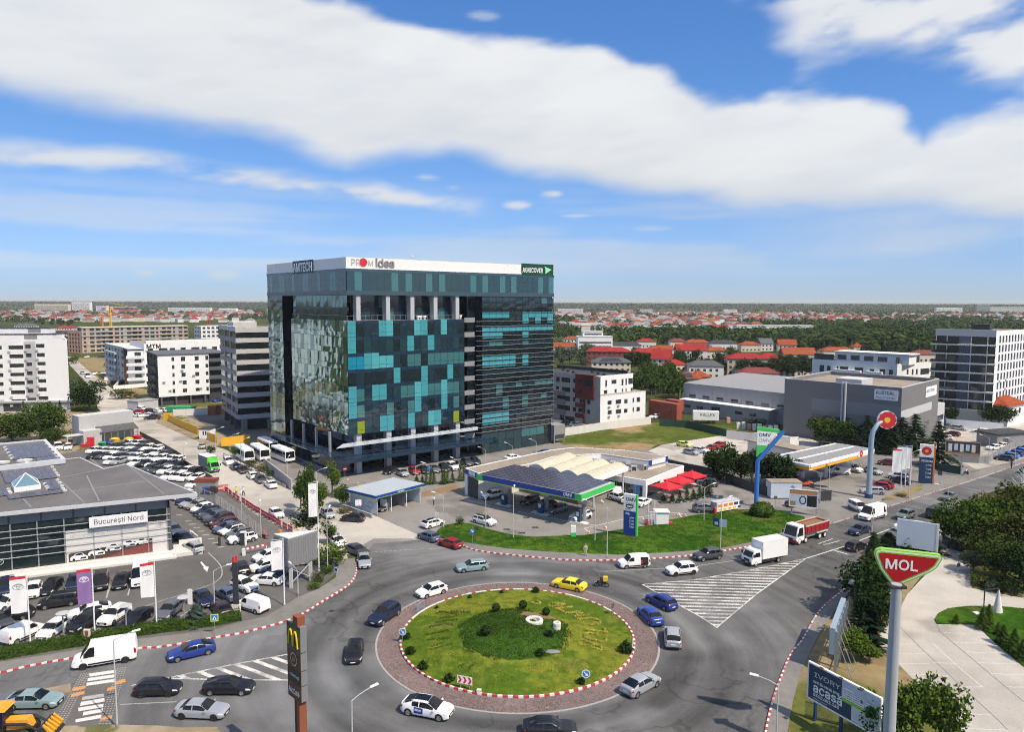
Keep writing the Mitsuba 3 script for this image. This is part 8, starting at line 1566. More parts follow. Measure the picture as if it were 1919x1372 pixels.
panels('mesh_wall','black sheeted fence by the second station entrance',[(59.3,137.9),(61.7,138.5)],2.0,'charcoal',2.0);panels('mesh_wall','dark green mesh fence under the conifers at the right',[(96.8,163.9),(98.2,162.4),(99.9,160.2)],1.8,'green_sheet',2.0)
t=Th('site_hut','white site hut beside the yellow hoarding','hut');a=NA((-86.5,199.9));F=Fr(a,a+NA([.8,-.1])*3.2);ob(t,'wall',F,(0,3.2,-3,0,0,2.7),'white');ob(t,'roof',F,(-.2,3.4,-3.2,.2,2.7,2.85),'charcoal');ob(t,'window',F,(1.1,1.5,.001,.03,1.1,2.2),'glass_win');ob(t,'window',F,(1.8,2.2,.001,.03,1.1,2.2),'glass_win')
t=Th('site_shed','grey roofed shed beside the dry plot','shed');a=NA((-129,250.6));F=Fr(a,NA((-125.4,257.3)));ob(t,'wall',F,(0,F.L,-6,0,0,3.2),'light_grey');ob(t,'roof',F,(-.2,F.L+.2,-6.2,.2,3.2,3.4),'mid_grey')
x,y=(-113.6,249.2);solo('skip',MB().hexa([(x-4,y-1.3,.2),(x+4,y-1.3,.2),(x+4,y+1.3,.2),(x-4,y+1.3,.2),(x-4.8,y-1.4,2),(x+4.8,y-1.4,2),(x+4.8,y+1.4,2),(x-4.8,y+1.4,2)]),'bin_green','green skip on the dry plot','skip')
for i,q in enum([(-100.3,243.2),(-98.9,244.8)]):solo('site_cabin',MB().box(q[0]-1.2,q[0]+1.2,q[1]-1.2,q[1]+1.2,0,3).box(q[0]-1.3,q[0]+1.3,q[1]-1.3,q[1]+1.3,3.001,3.15),'orange_dk',('left','right')[i]+' of two rusty orange cabins by the striped office','cabin')
M('orange_dk',(.30,.10,.05),.7,two=True)
t=Th('shipping_container','rust red shipping container with corrugated sides','container');a,b=NA((45.6,242.4)),NA((52.8,232.1));F=Fr(a,b);hc_=5.6
for lv in(0,2.8):
 ob(t,'side',F,(0,F.L,-2.5,-.05,lv,lv+2.75),'container')
 for q in range(24):u=F.L*(q+.3)/24;ob(t,'rib',F,(u,u+F.L/48,-.05,.05,lv+.15,lv+2.6),'container')
t=Th('shipping_container','second rust red container stacked behind the first','container');ob(t,'side',F,(5,F.L-2,-5.4,-2.8,2.9,6.2),'container')
a=NA((57.2,228.4));t=Th('semi_trailer','white lorry trailer with dark letters before the warehouse','trailer');F=Fr(a,NA((65,227.3)));ob(t,'box',F,(0,F.L,-2.5,0,1.1,3.9),'white');Pt(t,'lettering',text_on(F,'PALLEX',2,2.3,.9,.001,.02),'black_print')
for q in(1,F.L-3,F.L-1.6):Pt(t,'wheel',MB().tube([F.p(q,.5,.02),F.p(q,.5,-.4)],.5,12),'tyre')
for i in range(9):q=(68.7,229.9)if i==0 else(a[0]+10+i*1.3,a[1]-8.5-i*.9);solo('wrapped_pallet',MB().box(q[0]-.5,q[0]+.5,q[1]-.5,q[1]+.5,0,1.7+.2*(i%3)).box(q[0]-.55,q[0]+.55,q[1]-.55,q[1]+.55,-.01,.12),'off_white' if i%3 else 'salmon',f'wrapped pallet, {ORD[i]} from the left in front of the warehouse','pallet','wrapped pallets before the warehouse')
x,y=(51.8,139.3);t=Th('site_container','white site container behind the repair poster','container');Pt(t,'wall',MB().box(x-1.5,x+4.5,y,y+3,.2,3.2),'pale_blue');Pt(t,'roof',MB().box(x-1.6,x+4.6,y-.1,y+3.1,3.2,3.32),'gravel')
k=Th('ramp_wall','pale concrete side wall of the ramp beside the tower','wall');F=Fr((-56.9,165.1),(-44.5,144.9));ob(k,'wall',F,(0,F.L,-.3,0,0,2.2),'kerb_grey');F=Fr((-70.3,175.6),(-46.2,146.7));k=Th('railing_wall','low grey wall with dark rail beside the parked row','wall');ob(k,'wall',F,(0,F.L,-.2,0,0,.5),'kerb_grey');ob(k,'rail',F,(0,F.L,-.14,-.06,1.0,1.1),'steel_dark')
for i in range(16):ob(k,'rail_post',F,(F.L*i/16,F.L*i/16+.07,-.13,-.07,.5,1.0),'steel_dark')
k=Th('iron_fence','thin black iron fence beneath the navy billboard','fence');F=Fr((27,64.2),(31.1,62))
m=MB()
for i in range(60):u=F.L*i/60;ob(k,'bar',F,(u,u+.025,-.012,.012,.05,1.7),'steel_dark')
ob(k,'rail',F,(0,F.L,.013,.04,1.5,1.55),'steel_dark');ob(k,'rail',F,(0,F.L,.013,.04,.3,.35),'steel_dark')
#  lorries, coaches, people, street furniture
def hull(pts,mat=None):return trimesh.convex.convex_hull(NA(pts,float))
def ply8(x0,x1,y0,y1,z0,z1,f=.0,top=.0,side=.0):
 """box with a raked front (f), narrowed top front and sides"""
 return[(x0,y0,z0),(x1,y0,z0),(x1,y1,z0),(x0,y1,z0),(x0,y0+side,z1),(x1-f,y0+side,z1),(x1-f,y1-side,z1),(x0,y1-side,z1)]
def wheels(t,tw,axles,W,r,rim='rim'):
 ty,dk,rm=wheel_mesh(r,.30)
 for x in axles:
  for sg in(1,-1):
   tr=NA([x,sg*(W/2-.17),r]);mv=lambda m:((m[0]if sg>0 else flip_y(m)[0])+tr,m[1]if sg>0 else flip_y(m)[1])
   k=Pt(t,'wheel',mv(ty),'tyre',35,tw);Pt(k,'rim',mv((vstack([dk[0],rm[0]]),vstack([dk[1],rm[1]+len(dk[0])]))),rim,False,tw)
def pose2(f,r,W=2.3,near=True):
 f,r=NA(f),NA(r);d=f-r;L=hypot(*d);d/=L;n=NA([-d[1],d[0]]);m=(f+r)/2
 if n@m<0:n=-n
 m=m+n*(W/2 if near else 0);return rotz(atan2(d[1],d[0]),m[0],m[1]),L
def cab(t,tw,x0,x1,W,h,paint,low=.45):
 m=MB().mesh(hull([*ply8(x0,x1,-W/2,W/2,low,1.25,0,0),*ply8(x0,x1-.1,-W/2+.03,W/2-.03,1.25,h,.55,0,.10)]));Pt(t,'cab',m,paint,30,tw)
 Pt(t,'windscreen',MB().hexa([(x1-.3,-W/2+.15,1.42),(x1-.055,-W/2+.15,1.42),(x1-.055,W/2-.15,1.42),(x1-.3,W/2-.15,1.42),(x1-.7,-W/2+.22,h-.16),(x1-.56,-W/2+.22,h-.16),(x1-.56,W/2-.22,h-.16),(x1-.7,W/2-.22,h-.16)]),'car_glass',False,tw)
 for s in(1,-1):Pt(t,'side_window',MB().hexa([(x0+.25,s*(W/2-.10),1.4),(x1-.45,s*(W/2-.10),1.4),(x1-.45,s*(W/2+.012),1.4),(x0+.25,s*(W/2+.012),1.4),(x0+.3,s*(W/2-.2),h-.35),(x1-.85,s*(W/2-.2),h-.35),(x1-.85,s*(W/2-.06),h-.35),(x0+.3,s*(W/2-.06),h-.35)]),'car_glass',False,tw);Pt(t,'mirror',MB().box(x1-.35,x1-.2,s*(W/2+.2)-.1,s*(W/2+.2)+.1,1.5,1.95),'trim',False,tw);Pt(t,'headlight',MB().box(x1-.05,x1+.015,s*W*.36-.18,s*W*.36+.18,.8,1.0),'lamp_clear',False,tw)
 Pt(t,'bumper',MB().box(x1-.2,x1+.03,-W/2+.02,W/2-.02,low-.08,.72),'trim',False,tw);Pt(t,'grille',MB().box(x1-.05,x1+.02,-W*.26,W*.26,.76,1.1),'trim',False,tw);Pt(t,'number_plate',MB().box(x1+.03,x1+.04,-.26,.26,.5,.62),'plate',False,tw)
t=Th('box_lorry','white box lorry with a tall cargo body on the right arm','lorry');tw,L=pose2(*[(35.5,102.6),(39.4,104.4)]);cab(t,tw,1.3,3.2,2.05,2.35,'paint_white');Pt(t,'cargo_box',MB().box(-3.6,1.25,-1.12,1.12,.95,3.45),'white',False,tw);Pt(t,'roof_sheet',MB().box(-3.62,1.27,-1.14,1.14,3.451,3.5),'off_white',False,tw);Pt(t,'chassis',MB().box(-3.6,1.3,-.5,.5,.5,.94),'trim',False,tw);wheels(t,tw,(2.3,-2.0),2.1,.38)
for s in(1,-1):Pt(t,'side_guard',MB().box(-1.4,1.2,s*1.0-.03,s*1.0+.03,.5,.85),'trim',False,tw);Pt(t,'corner_trim',MB().box(1.18,1.28,s*1.13-.02,s*1.13+.02,.95,3.45),'light_grey',False,tw)
t=Th('box_lorry','lime green lorry with a grey box body on the pale side street','lorry');tw,L=pose2(*[(-66.8,159.2),(-70.4,162.8)],2.1);cab(t,tw,1.3,3.2,2.05,2.5,'paint_green');Pt(t,'cargo_box',MB().box(-3.4,1.0,-1.12,1.12,.9,3.4),'mid_grey',False,tw);Pt(t,'roof_sheet',MB().box(-3.42,1.25,-1.14,1.14,3.401,3.45),'white',False,tw);Pt(t,'air_deflector',MB().box(1.0,1.6,-1.1,1.1,2.0,3.3),'paint_green',False,tw);Pt(t,'chassis',MB().box(-3.6,1.3,-.5,.5,.5,.89),'trim',False,tw);wheels(t,tw,(2.3,-2.0),2.1,.38)
t=Th('tipper_lorry','four axle tipper lorry with white cab and red open body','lorry');tw,L=pose2(*[(45.7,112.5),(50.6,115.8)],2.5);cab(t,tw,2.2,4.3,2.45,3.0,'paint_white',.6);Pt(t,'red_bumper',MB().box(4.1,4.4,-1.25,1.25,.4,.85),'paint_red',False,tw)
m=MB();x0,x1,W_,z0,z1=-4.4,1.9,1.25,1.5,2.6
for a in((x0,x1,-W_,-W_+.1,z0,z1),(x0,x1,W_-.1,W_,z0,z1),(x1-.1,x1,-W_+.1,W_-.1,z0,z1+.35),(x0,x0+.1,-W_+.1,W_-.1,z0,z1)):m.box(*a)
Pt(t,'tipper_body',m,'paint_red',False,tw);Pt(t,'floor',MB().box(x0+.1,x1-.1,-W_+.1,W_-.1,z0-.2,z0+.9),'soil',False,tw);Pt(t,'rim',MB().box(x0,x1,-W_-.04,-W_+.14,z1,z1+.14).box(x0,x1,W_-.14,W_+.04,z1,z1+.14),'tan',False,tw);Pt(t,'chassis',MB().box(-4.4,2.4,-.9,.9,.75,1.4),'mid_grey',False,tw)
for q in range(6):
 for s in(1,-1):Pt(t,'rib',MB().box(x0+.3+q*1.1,x0+.42+q*1.1,s*1.29-.04,s*1.29+.04,z0,z1),'paint_red',False,tw)
for s in(1,-1):Pt(t,'mudguard',MB().box(-4.2,-1.2,s*1.02-.2,s*1.02+.2,1.08,1.2),'off_white',False,tw)
wheels(t,tw,(3.4,1.7,-2.0,-3.4),2.5,.52,'off_white')
for f,r,lab in(((-61.1,168.9),(-67.6,178.3),'white coach nearest the plants'),((-57.8,170.2),(-64.3,179.7),'white coach second from the plants'),((-58.9,179.5),(-65.1,187.6),'white coach at the back'),((-51.7,169.1),(-58,176.7),'white coach nearest the glass tower')):
 t=Th('coach',lab+' of the four parked by the tower','coach','white coaches by the tower');tw,L=pose2(f,r,near=False)
 Pt(t,'body',MB().mesh(hull(ply8(-4.5,4.5,-1.22,1.22,.4,2.9,.25,0,.06)+ply8(-4.4,4.15,-1.1,1.1,2.9,3.15,.1,0,.1))),'paint_white',30,tw)
 for s in(1,-1):
  for q in range(5):Pt(t,'side_window',MB().hexa([(-4.2+q*1.68,s*1.19,1.45),(-2.6+q*1.68,s*1.19,1.45),(-2.6+q*1.68,s*1.235,1.45),(-4.2+q*1.68,s*1.235,1.45),(-4.2+q*1.68,s*1.1,2.65),(-2.6+q*1.68,s*1.1,2.65),(-2.6+q*1.68,s*1.195,2.65),(-4.2+q*1.68,s*1.195,2.65)]),'car_glass',False,tw)
 Pt(t,'windscreen',MB().hexa([(4.2,-1.08,1.25),(4.46,-1.08,1.25),(4.46,1.08,1.25),(4.2,1.08,1.25),(4.1,-1.0,2.75),(4.31,-1.0,2.75),(4.31,1.0,2.75),(4.1,1.0,2.75)]),'car_glass',False,tw);Pt(t,'roof_unit',MB().box(-1.6,.8,-.7,.7,3.15,3.35),'off_white',False,tw);Pt(t,'bumper',MB().box(4.3,4.56,-1.15,1.15,.38,.62),'trim',False,tw)
 for s in(1,-1):Pt(t,'headlight',MB().box(4.45,4.53,s*.9-.2,s*.9+.2,.72,.95),'lamp_clear',False,tw)
 wheels(t,tw,(3.0,-2.4),2.4,.46)
t=Th('backhoe_loader','yellow digger with a black loader arm at the bottom left corner','digger');x,y=(-43.6,60.8);tw=rotz(.12,x,y)
Pt(t,'bonnet',MB().mesh(hull(ply8(-.2,1.9,-.5,.5,.8,1.75,.3,0,.08))),'jcb',30,tw);Pt(t,'cab_frame',MB().mesh(hull(ply8(-2.0,-.1,-.8,.8,.9,2.75,.15,0,.1))),'car_glass',30,tw);Pt(t,'cab_roof',MB().mesh(hull(ply8(-2.15,.05,-.9,.9,2.75,3.0,.15,0,.15))),'jcb',30,tw)
for sx in(-1.95,-.2):
 for s in(1,-1):Pt(t,'cab_post',MB().tube([(sx,s*.83,.9),(sx+.02,s*.75,2.76)],.05,5),'trim',False,tw)
Pt(t,'chassis',MB().box(-2.2,2.0,-.55,.55,.5,.95),'trim',False,tw);Pt(t,'fender',MB().box(-2.3,-.6,-1.15,-.7,1.35,1.5).box(-2.3,-.6,.7,1.15,1.35,1.5),'jcb',False,tw)
for s in(1,-1):Pt(t,'loader_arm',MB().tube([(-.2,s*.75,1.6),(1.6,s*.75,1.5),(2.9,s*.75,.7)],.11,6),'trim',False,tw)
Pt(t,'bucket',MB().hexa([(2.7,-1.15,.25),(3.9,-1.15,.2),(3.9,1.15,.2),(2.7,1.15,.25),(2.7,-1.15,1.2),(3.1,-1.15,1.3),(3.1,1.15,1.3),(2.7,1.15,1.2)]),'trim',False,tw)
for q in range(5):Pt(t,'bucket_guard',MB().hexa([(3.0,-1.0+q*.46,1.0),(3.7,-1.0+q*.46,.35),(3.7,-.8+q*.46,.35),(3.0,-.8+q*.46,1.0),(3.1,-1.0+q*.46,1.45),(3.85,-1.0+q*.46,.75),(3.85,-.8+q*.46,.75),(3.1,-.8+q*.46,1.45)]),'jcb',False,tw)
Pt(t,'beacon',MB().lathe([(.1,0),(.1,.2),(0,.22)],8,(-1.2,.2,3.0)),'orange_print',False,tw);Pt(t,'rear_arm',MB().tube([(-2.2,0,.9),(-3.0,0,2.4),(-3.6,0,1.2)],.16,6),'jcb',False,tw)
for ax_,r_w in(((1.4,),.55),((-1.4,),.82)):wheels(t,tw,ax_,2.2,r_w,'jcb')
def chain(segs,ref=.07):
 M_=manifold3d.Manifold()
 for(a,ra),(b,rb)in segs:
  s1=manifold3d.Manifold.sphere(ra,12).translate(list(map(float,a)));s2=manifold3d.Manifold.sphere(rb,12).translate(list(map(float,b)));M_=M_+manifold3d.Manifold.batch_hull([s1,s2])
 m=M_.refine_to_length(ref).to_mesh();tm=trimesh.Trimesh(NA(m.vert_properties[:,:3],float),NA(m.tri_verts));trimesh.smoothing.filter_taubin(tm,iterations=6);return NA(tm.vertices),NA(tm.faces)
def person(p,ang,label,top,legs,hair='dark_timber',sit=False,arms=(.25,.25),step=.12,z=.0,vest=None):
 """one continuous body with clothes over it; x forward, standing or astride a seat"""
 t=Th('person',label,'person');tw=rotz(ang,p[0],p[1],z);h=.95 if not sit else .82
 hip=[NA([0,s*.10,h])for s in(1,-1)]
 if sit:kn=[NA([.42,s*.19,.72])for s in(1,-1)];an=[NA([.34,s*.20,.28])for s in(1,-1)]
 else:kn=[NA([.05+s*step,s*.11,.50])for s in(1,-1)];an=[NA([-.02+s*step*1.6,s*.11,.08])for s in(1,-1)]
 sh=[NA([.02+(.08 if sit else 0),s*.19,h+.50])for s in(1,-1)];el=[NA([.06+arms[i]*.5,s*(.24+.25*abs(arms[i])*(not sit)),h+.24+.2*abs(arms[i])])for i,s in enum((1,-1))];ha=[NA([.2+arms[i]*.9,s*(.24+.35*abs(arms[i])*(not sit)),h+.05+.5*abs(arms[i])])for i,s in enum((1,-1))]
 nk,hd=NA([.03+(.1 if sit else 0),0,h+.60]),NA([.05+(.12 if sit else 0),0,h+.76]);ch=NA([.02+(.05 if sit else 0),0,h+.38])
 fing=[]
 for i,s in enum((1,-1)):
  for f_,(dy,l)in enum(((-.03,.075),(-.01,.09),(.01,.085),(.03,.065))):fing.append(((ha[i]+[.05,dy,-.02],.011),(ha[i]+[.05+l*.7,dy,-.02-l*.6],.009)))
  fing.append(((ha[i]+[.0,-s*.03,-.01],.013),(ha[i]+[.05,-s*.07,-.03],.010)))
 core_=[((hip[i],.10),(kn[i],.07))for i in(0,1)]+[((kn[i],.065),(an[i],.042))for i in(0,1)]+[((an[i],.05),(an[i]+[.17,0,-.045],.035))for i in(0,1)]+[((sh[i],.062),(el[i],.045))for i in(0,1)]+[((el[i],.043),(ha[i],.032))for i in(0,1)]+[((ha[i],.03),(ha[i]+[.06,0,-.02],.034))for i in(0,1)]
 Pt(t,'body',chain(core_+[((NA([0,0,h]),.13),(ch,.15)),((ch,.14),((sh[0]+sh[1])/2,.12)),((sh[0],.065),(sh[1],.065)),((nk,.055),(hd,.06)),((hd,.095),(hd+[.012,0,.06],.092)),((hd+[.02,0,-.05],.07),(hd+[.03,0,-.07],.055)),((hd+[.10,0,.0],.012),(hd+[.118,0,-.025],.016)),((hd+[0,.1,0],.02),(hd+[0,-.1,0],.02))]+fing,.05),'skin',True,tw)
 Pt(t,'shirt',chain([((NA([0,0,h-.02]),.15),(ch,.172)),((ch,.16),((sh[0]+sh[1])/2,.135)),((sh[0],.08),(sh[1],.08))]+[((sh[i],.078),(el[i],.062))for i in(0,1)],.06),top,True,tw)
 Pt(t,'trousers',chain([((hip[0],.125),(hip[1],.125))]+[((hip[i],.122),(kn[i],.088))for i in(0,1)]+[((kn[i],.085),(an[i]+[0,0,.05],.066))for i in(0,1)],.06),legs,True,tw);Pt(t,'hair',chain([((hd+[-.02,0,.07],.10),(hd+[-.03,0,.02],.09))],.05),hair,True,tw)
 for s in(1,-1):Pt(t,'shoe',chain([((an[0 if s>0 else 1]+[0,0,-.02],.055),(an[0 if s>0 else 1]+[.18,0,-.04],.042))],.05),'trim',True,tw);Pt(t,'eye',(trimesh.creation.icosphere(1,.012).vertices+hd+[.098,s*.035,.03],trimesh.creation.icosphere(1,.012).faces),'black_print',False,tw)
 return t
person((-14.6,134.5),-2.2,'person in a white shirt and dark trousers walking beside the car wash','white','cloth_dark',arms=(.3,.35))
person((-53.9,140.6),2.6,'worker in a yellow safety top beside the red barriers','cloth_yellow','brick_red',arms=(.2,.1),step=.05)
person((-52.5,140.6),2.9,'worker in pale top and dark shorts pushing a machine beside the red barriers','off_white','cloth_dark',arms=(.5,.5))
person((11.1,106.8),-1.6,'person in pale patterned clothes standing at the kerb of the filling station lawn','tan','beige_cloth',arms=(.05,.1),step=.03,z=.13);M('beige_cloth',(.42,.38,.31),.85,two=True)
person((115.2,166.1),.5,'person in dark clothes walking at the edge of the main road','cloth_dark','cloth_dark',arms=(.2,.2))
def bike(p,ang,label,pz=True):
 t=Th('motorcycle',label,'motorcycle');tw=rotz(ang,*p)
 for x in(.68,-.66):
  v,f=MB().lathe([(.20,-.06),(.29,-.055),(.31,0),(.29,.055),(.20,.06),(.20,-.06)],18).out();k=Pt(t,'wheel',(v[:,[0,2,1]]+[x,0,.31],f[:,::-1]),'tyre',35,tw);v,f=MB().lathe([(0,-.03),(.21,-.03),(.21,.03),(0,.03)],14).out();Pt(k,'rim',(v[:,[0,2,1]]+[x,0,.31],f[:,::-1]),'rim',False,tw)
 Pt(t,'frame',chain([(((.55,0,.75),.09),((.68,0,.35),.05)),(((.5,0,.8),.12),((0,0,.5),.15)),(((0,0,.45),.16),((-.6,0,.6),.12)),(((-.1,0,.75),.11),((-.75,0,.82),.08))],.06),'paint_black',True,tw);Pt(t,'handlebar',MB().tube([(.42,-.32,1.0),(.5,0,.98),(.42,.32,1.0)],.02,6),'steel_dark',False,tw);Pt(t,'windshield',MB().hexa([(.58,-.18,.95),(.61,-.18,.95),(.61,.18,.95),(.58,.18,.95),(.45,-.14,1.3),(.47,-.14,1.3),(.47,.14,1.3),(.45,.14,1.3)]),'car_glass',False,tw)
 return tw
p=[(12.1,95)][0];a_=2.95;tw=bike(p,a_,'black motorcycle carrying a courier, behind the yellow taxi');person(p,a_,'courier in black with a helmet riding the motorcycle behind the yellow taxi','cloth_dark','cloth_dark','black_print',True,(.35,.35));solo('delivery_box',MB().box(-.75,-.22,-.27,.27,.88,1.42).box(-.77,-.20,-.29,.29,1.421,1.46),'yellow_print','yellow delivery box on the back of the motorcycle','box',tw=tw)
p=(100.7,159.6);bike(p,.4,'black scooter standing by the picture billboard post');person(p,.4,'rider in a white top sitting on the scooter by the billboard post','white','cloth_dark',sit=True,arms=(.3,.3))
def lamp(p,h,arms,label,L=1.6,r=.075,z=.0,head='white',mat='light_grey'):
 t=Th('street_lamp',label,'street lamp','street lamps');x,y=p;h+=z
 Pt(t,'pole',MB().tube([(x,y,z),(x,y,h)],[r,r*.65],8),mat,40);Pt(t,'foot',MB().lathe([(r*1.6,0),(r*1.6,.3),(r,.4)],8,(x,y,z)),'mid_grey')
 for a in arms:
  dx,dy=cos(a),sin(a);e=(x+dx*L,y+dy*L,h+L*.38);Pt(t,'arm',MB().tube([(x,y,h-.02),(x+dx*L*.4,y+dy*L*.4,h+L*.19),e],.035,6),mat)
  u=NA([dx,dy]);n=NA([-dy,dx]);q=lambda s,w,zz:(*(NA(e[:2])+u*s+n*w),e[2]+zz+s*.15)
  Pt(t,'head',MB().hexa([q(-.1,-.1,-.03),q(.6,-.13,-.03),q(.6,.13,-.03),q(-.1,.1,-.03),q(-.1,-.06,.07),q(.55,-.09,.07),q(.55,.09,.07),q(-.1,.06,.07)]),head)
for p,h,a,lab in(((-35.1,62.2),8.14,[.3],'thin lamp post in front of the big white van'),([(-12.01,52.75)][0],8.0,[.6],'lamp post at the bottom edge beside the rust pylon'),([(21.01,55.14)][0],8.0,[2.9],'lamp post on the right pavement at the bottom edge'),((-11.4,120),5.49,[2.8],'lamp post at the left tip of the station lawn'),((-4.3,119.4),5.34,[2.0],'thin lamp post beside the white estate on the forecourt'),((.3,114.7),7.66,[1.5],'tall lamp post at the lawn edge before the canopy'),((13.2,113),6.12,[2.6],'pale lamp post on the lawn left of the price pillar'),((14.2,105.9),7.57,[1.9],'thin grey lamp post at the pavement left of the small white van'),((33.3,123.9),6.16,[.3,3.2],'double headed lamp post before the red parasols'),((32.1,109.6),7.64,[.5],'grey lamp post behind the dark grey SUV'),((44.7,152.7),5.51,[2.9],'lamp post by the dark trees behind the parasols'),((58.7,136.6),5.69,[2.9],'white lamp post beside the repair poster'),((63.8,144.5),6.79,[1.6],'thin grey post in the middle of the second station yard'),((77.3,139.7),8.96,[.2],'dark tall post beside the white station flags'),((52,103),7.75,[1.2],'dark thin post beside the red sign triangle on the right arm'),((80.7,132.8),3.86,[2.7],'lamp post by the trees on the far side of the main road'),((118.8,170.2),5.47,[2.2],'lamp post by the blue cars at the right'),((113.4,171.5),6.16,[2.6],'grey lamp post by the low car park fence'),((-74.6,181.8),5.65,[.4],'lamp post beside the white hut'),((-68.3,175),5.30,[.4],'lamp post before the first coach'),((-64.3,171.1),5.05,[.4],'lamp post before the second coach'),((-46.5,149.1),5.16,[1.6],'lamp post at the foot of the ramp'),((-39,143.6),4.15,[.3],'lamp post behind the street trees'),((-45.6,121),4.93,[1.9],'thin pale post beside the mesh fence, upper'),((-40.4,115.2),5.00,[1.9],'thin pale post beside the mesh fence, lower'),((-76.7,168.5),3.87,[1.6],'thin post in front of the dark wall'),((-25.9,100.3),8.28,[1.6],'tall thin post by the bushes at the corner'),((-27.6,91.8),3.31,[2.4],'dark iron post in front of the grey hoarding'),((-20.4,152.5),3.04,[.2],'lamp post behind the car wash roof'),((-17.5,153.1),3.21,[2.7],'lamp post behind the row of cypress'),((-11.4,155.8),3.66,[2.7],'lamp post at the end of the tower car row'),((-36.5,87.1),5.04,[.3],'thin post above the navy saloon in the dealership yard'),((48.3,165.3),2.98,[2.9],'lamp post at the edge of the pale car park'),((-6.1,169.5),1.66,[2.6],'lamp post behind the wash tunnel roof, left'),((.1,175),1.51,[2.6],'lamp post behind the wash tunnel roof, middle'),((6.2,179.8),1.44,[2.6],'lamp post behind the wash tunnel roof, right')):lamp(p,max(3.2,min(10,h)),a,lab)
def sign(p,h,label,shape_,mat,ang=.0,s=.32,z=.0,extra=None):
 t=Th('road_sign',label,'road sign');x,y=p;F=Fr((x-cos(ang)*2,y-sin(ang)*2),(x+cos(ang)*2,y+sin(ang)*2),z);c=2.0
 Pt(t,'post',MB().tube([(x,y,z),(x,y,z+h+s)],.03,6),'steel')
 n=24 if shape_=='round' else 4;a0=0 if shape_=='round' else PI/4;k_=s if shape_=='round' else s*1.41
 pt=lambda q,d:[F.p(c+q*cos(a0+i*2*PI/n),h+q*sin(a0+i*2*PI/n),d)for i in range(n)]
 def disc_(q,d0,d1):return MB().add(pt(q,d0)+pt(q,d1),[f for i in range(1,n-1)for f in([0,i+1,i],[n,n+i,n+i+1])]+[f for i in range(n)for f in([i,(i+1)%n,n+(i+1)%n],[i,n+(i+1)%n,n+i])])
 Pt(t,'plate',disc_(k_,.032,.05),mat[0])
 if len(mat)>1:Pt(t,'field',disc_(k_*.84,.05,.056),mat[1])
 if extra=='arrow':Pt(t,'arrow',MB().add([F.p(c+u*s,h+v*s,.062)for u,v in((-.55,.45),(-.40,.60),(.2,0),(.42,.2),(.5,-.5),(-.2,-.42),(.02,-.2))],[[0,6,1],[1,6,2],[5,4,6],[6,4,2],[2,4,3]]),'white')
 if extra=='bar':Pt(t,'bar',MB().add([F.p(c+u*s,h+v*s,.062)for u,v in((-.65,-.14),(.65,-.14),(.65,.14),(-.65,.14))],[[0,1,2,3]]),'white')
 if extra=='walker':Pt(t,'triangle',MB().add([F.p(c+u*s,h+v*s,.062)for u,v in((-.6,-.55),(.6,-.55),(0,.55))],[[0,1,2]]),'white');Pt(t,'walker',MB().add([F.p(c+u*s,h+v*s,.066)for u,v in((-.15,-.45),(.15,-.45),(.05,.2),(-.05,.2))],[[0,1,2,3]]),'black_print')
 return t
lz_=lambda p:float(lawn_z(*p))-.02
for p,zt,lab in(((-12.07,78.46),1.15,'blue round arrow sign at the left edge of the roundabout'),((7.39,69.34),1.15,'blue round arrow sign at the lower right edge of the roundabout')):sign(p,1.25,lab,'round',('white','sky_print'),-.1,.42,lz_(p),'arrow')
p=(12.27,85.76);sign(p,1.2,'grey back of a round sign at the upper right edge of the roundabout','round',('dark_grey',),.9,.35,lz_(p))
sign((-6.1,111),2.4,'blue square lane sign before the tip of the station lawn','square',('blue_print','sky_print'),0,.38,.13,'arrow');sign((-35.7,154.1),2.3,'red no entry sign beside the tower entrance','round',('red_print',),.2,.42,0,'bar');sign((-45.4,147.2),1.6,'red no entry sign on the ramp wall','round',('red_print',),.3,.4,0,'bar')
sign((-33.7,80.3),2.15,'blue pedestrian crossing sign in a bright yellow frame by the left kerb','square',('lime_print','sky_print'),.2,.42,.0,'walker');M('lime_print',(.75,.85,.05),.5,two=True)
sign((-12.6,120.6),2.4,'white round sign on a thin post by the white hatchback','round',('white','light_grey'),0,.3);sign((-23.4,94.9),2.2,'small blue and white sign on the left pavement near the corner','round',('white','blue_print'),-.2,.3,.13);sign((-17.2,150.7),3.3,'blue parking sign behind the car wash','square',('sky_print',),0,.4);sign((28.8,139),2.0,'blue sign before the shop corner','square',('blue_print',),0,.3);sign((62.4,99.4),1.6,'grey round sign back standing in the concrete yard','round',('charcoal',),.3,.33);sign((88.9,149.4),2.7,'dark square sign on the pavement before the price pillar','square',('charcoal',),-.3,.4,.13);sign((48.1,130.8),2.6,'small dark sign at the far edge of the forecourt drive','square',('dark_grey',),0,.3);sign((-27.3,127.7),2.3,'white notice board before the hearts wall','square',('white',),.1,.55);sign((-80.9,192.3),1.5,'small purple round sign beside the white hut','round',('purple',),0,.4);sign((-64.3,157.1),1.4,'small purple round sign at the wall by the green lorry','round',('purple',),0,.4)
a,b=NA((-4.96,68.71)),NA((-4.09,68.42));d_=(b-a)/hypot(*(b-a));F=Fr(a-d_*.35,b+d_*.3,float(lawn_z(*a))-.02);t=Th('chevron_board','red and white chevron board on two posts at the front of the roundabout','road sign');ob(t,'panel',F,(0,F.L,-.04,0,.55,1.35),'white')
for i in range(3):u=F.L*(i+.12)/3;w_=F.L/3;Pt(t,'chevron',MB().add([F.p(u+x*w_,.60+z*.70,.006)for x,z in((0,0),(.42,0),(.8,.5),(.42,1),(0,1),(.38,.5))],[[0,1,2],[0,2,5],[5,2,3],[5,3,4]]),'red_print')
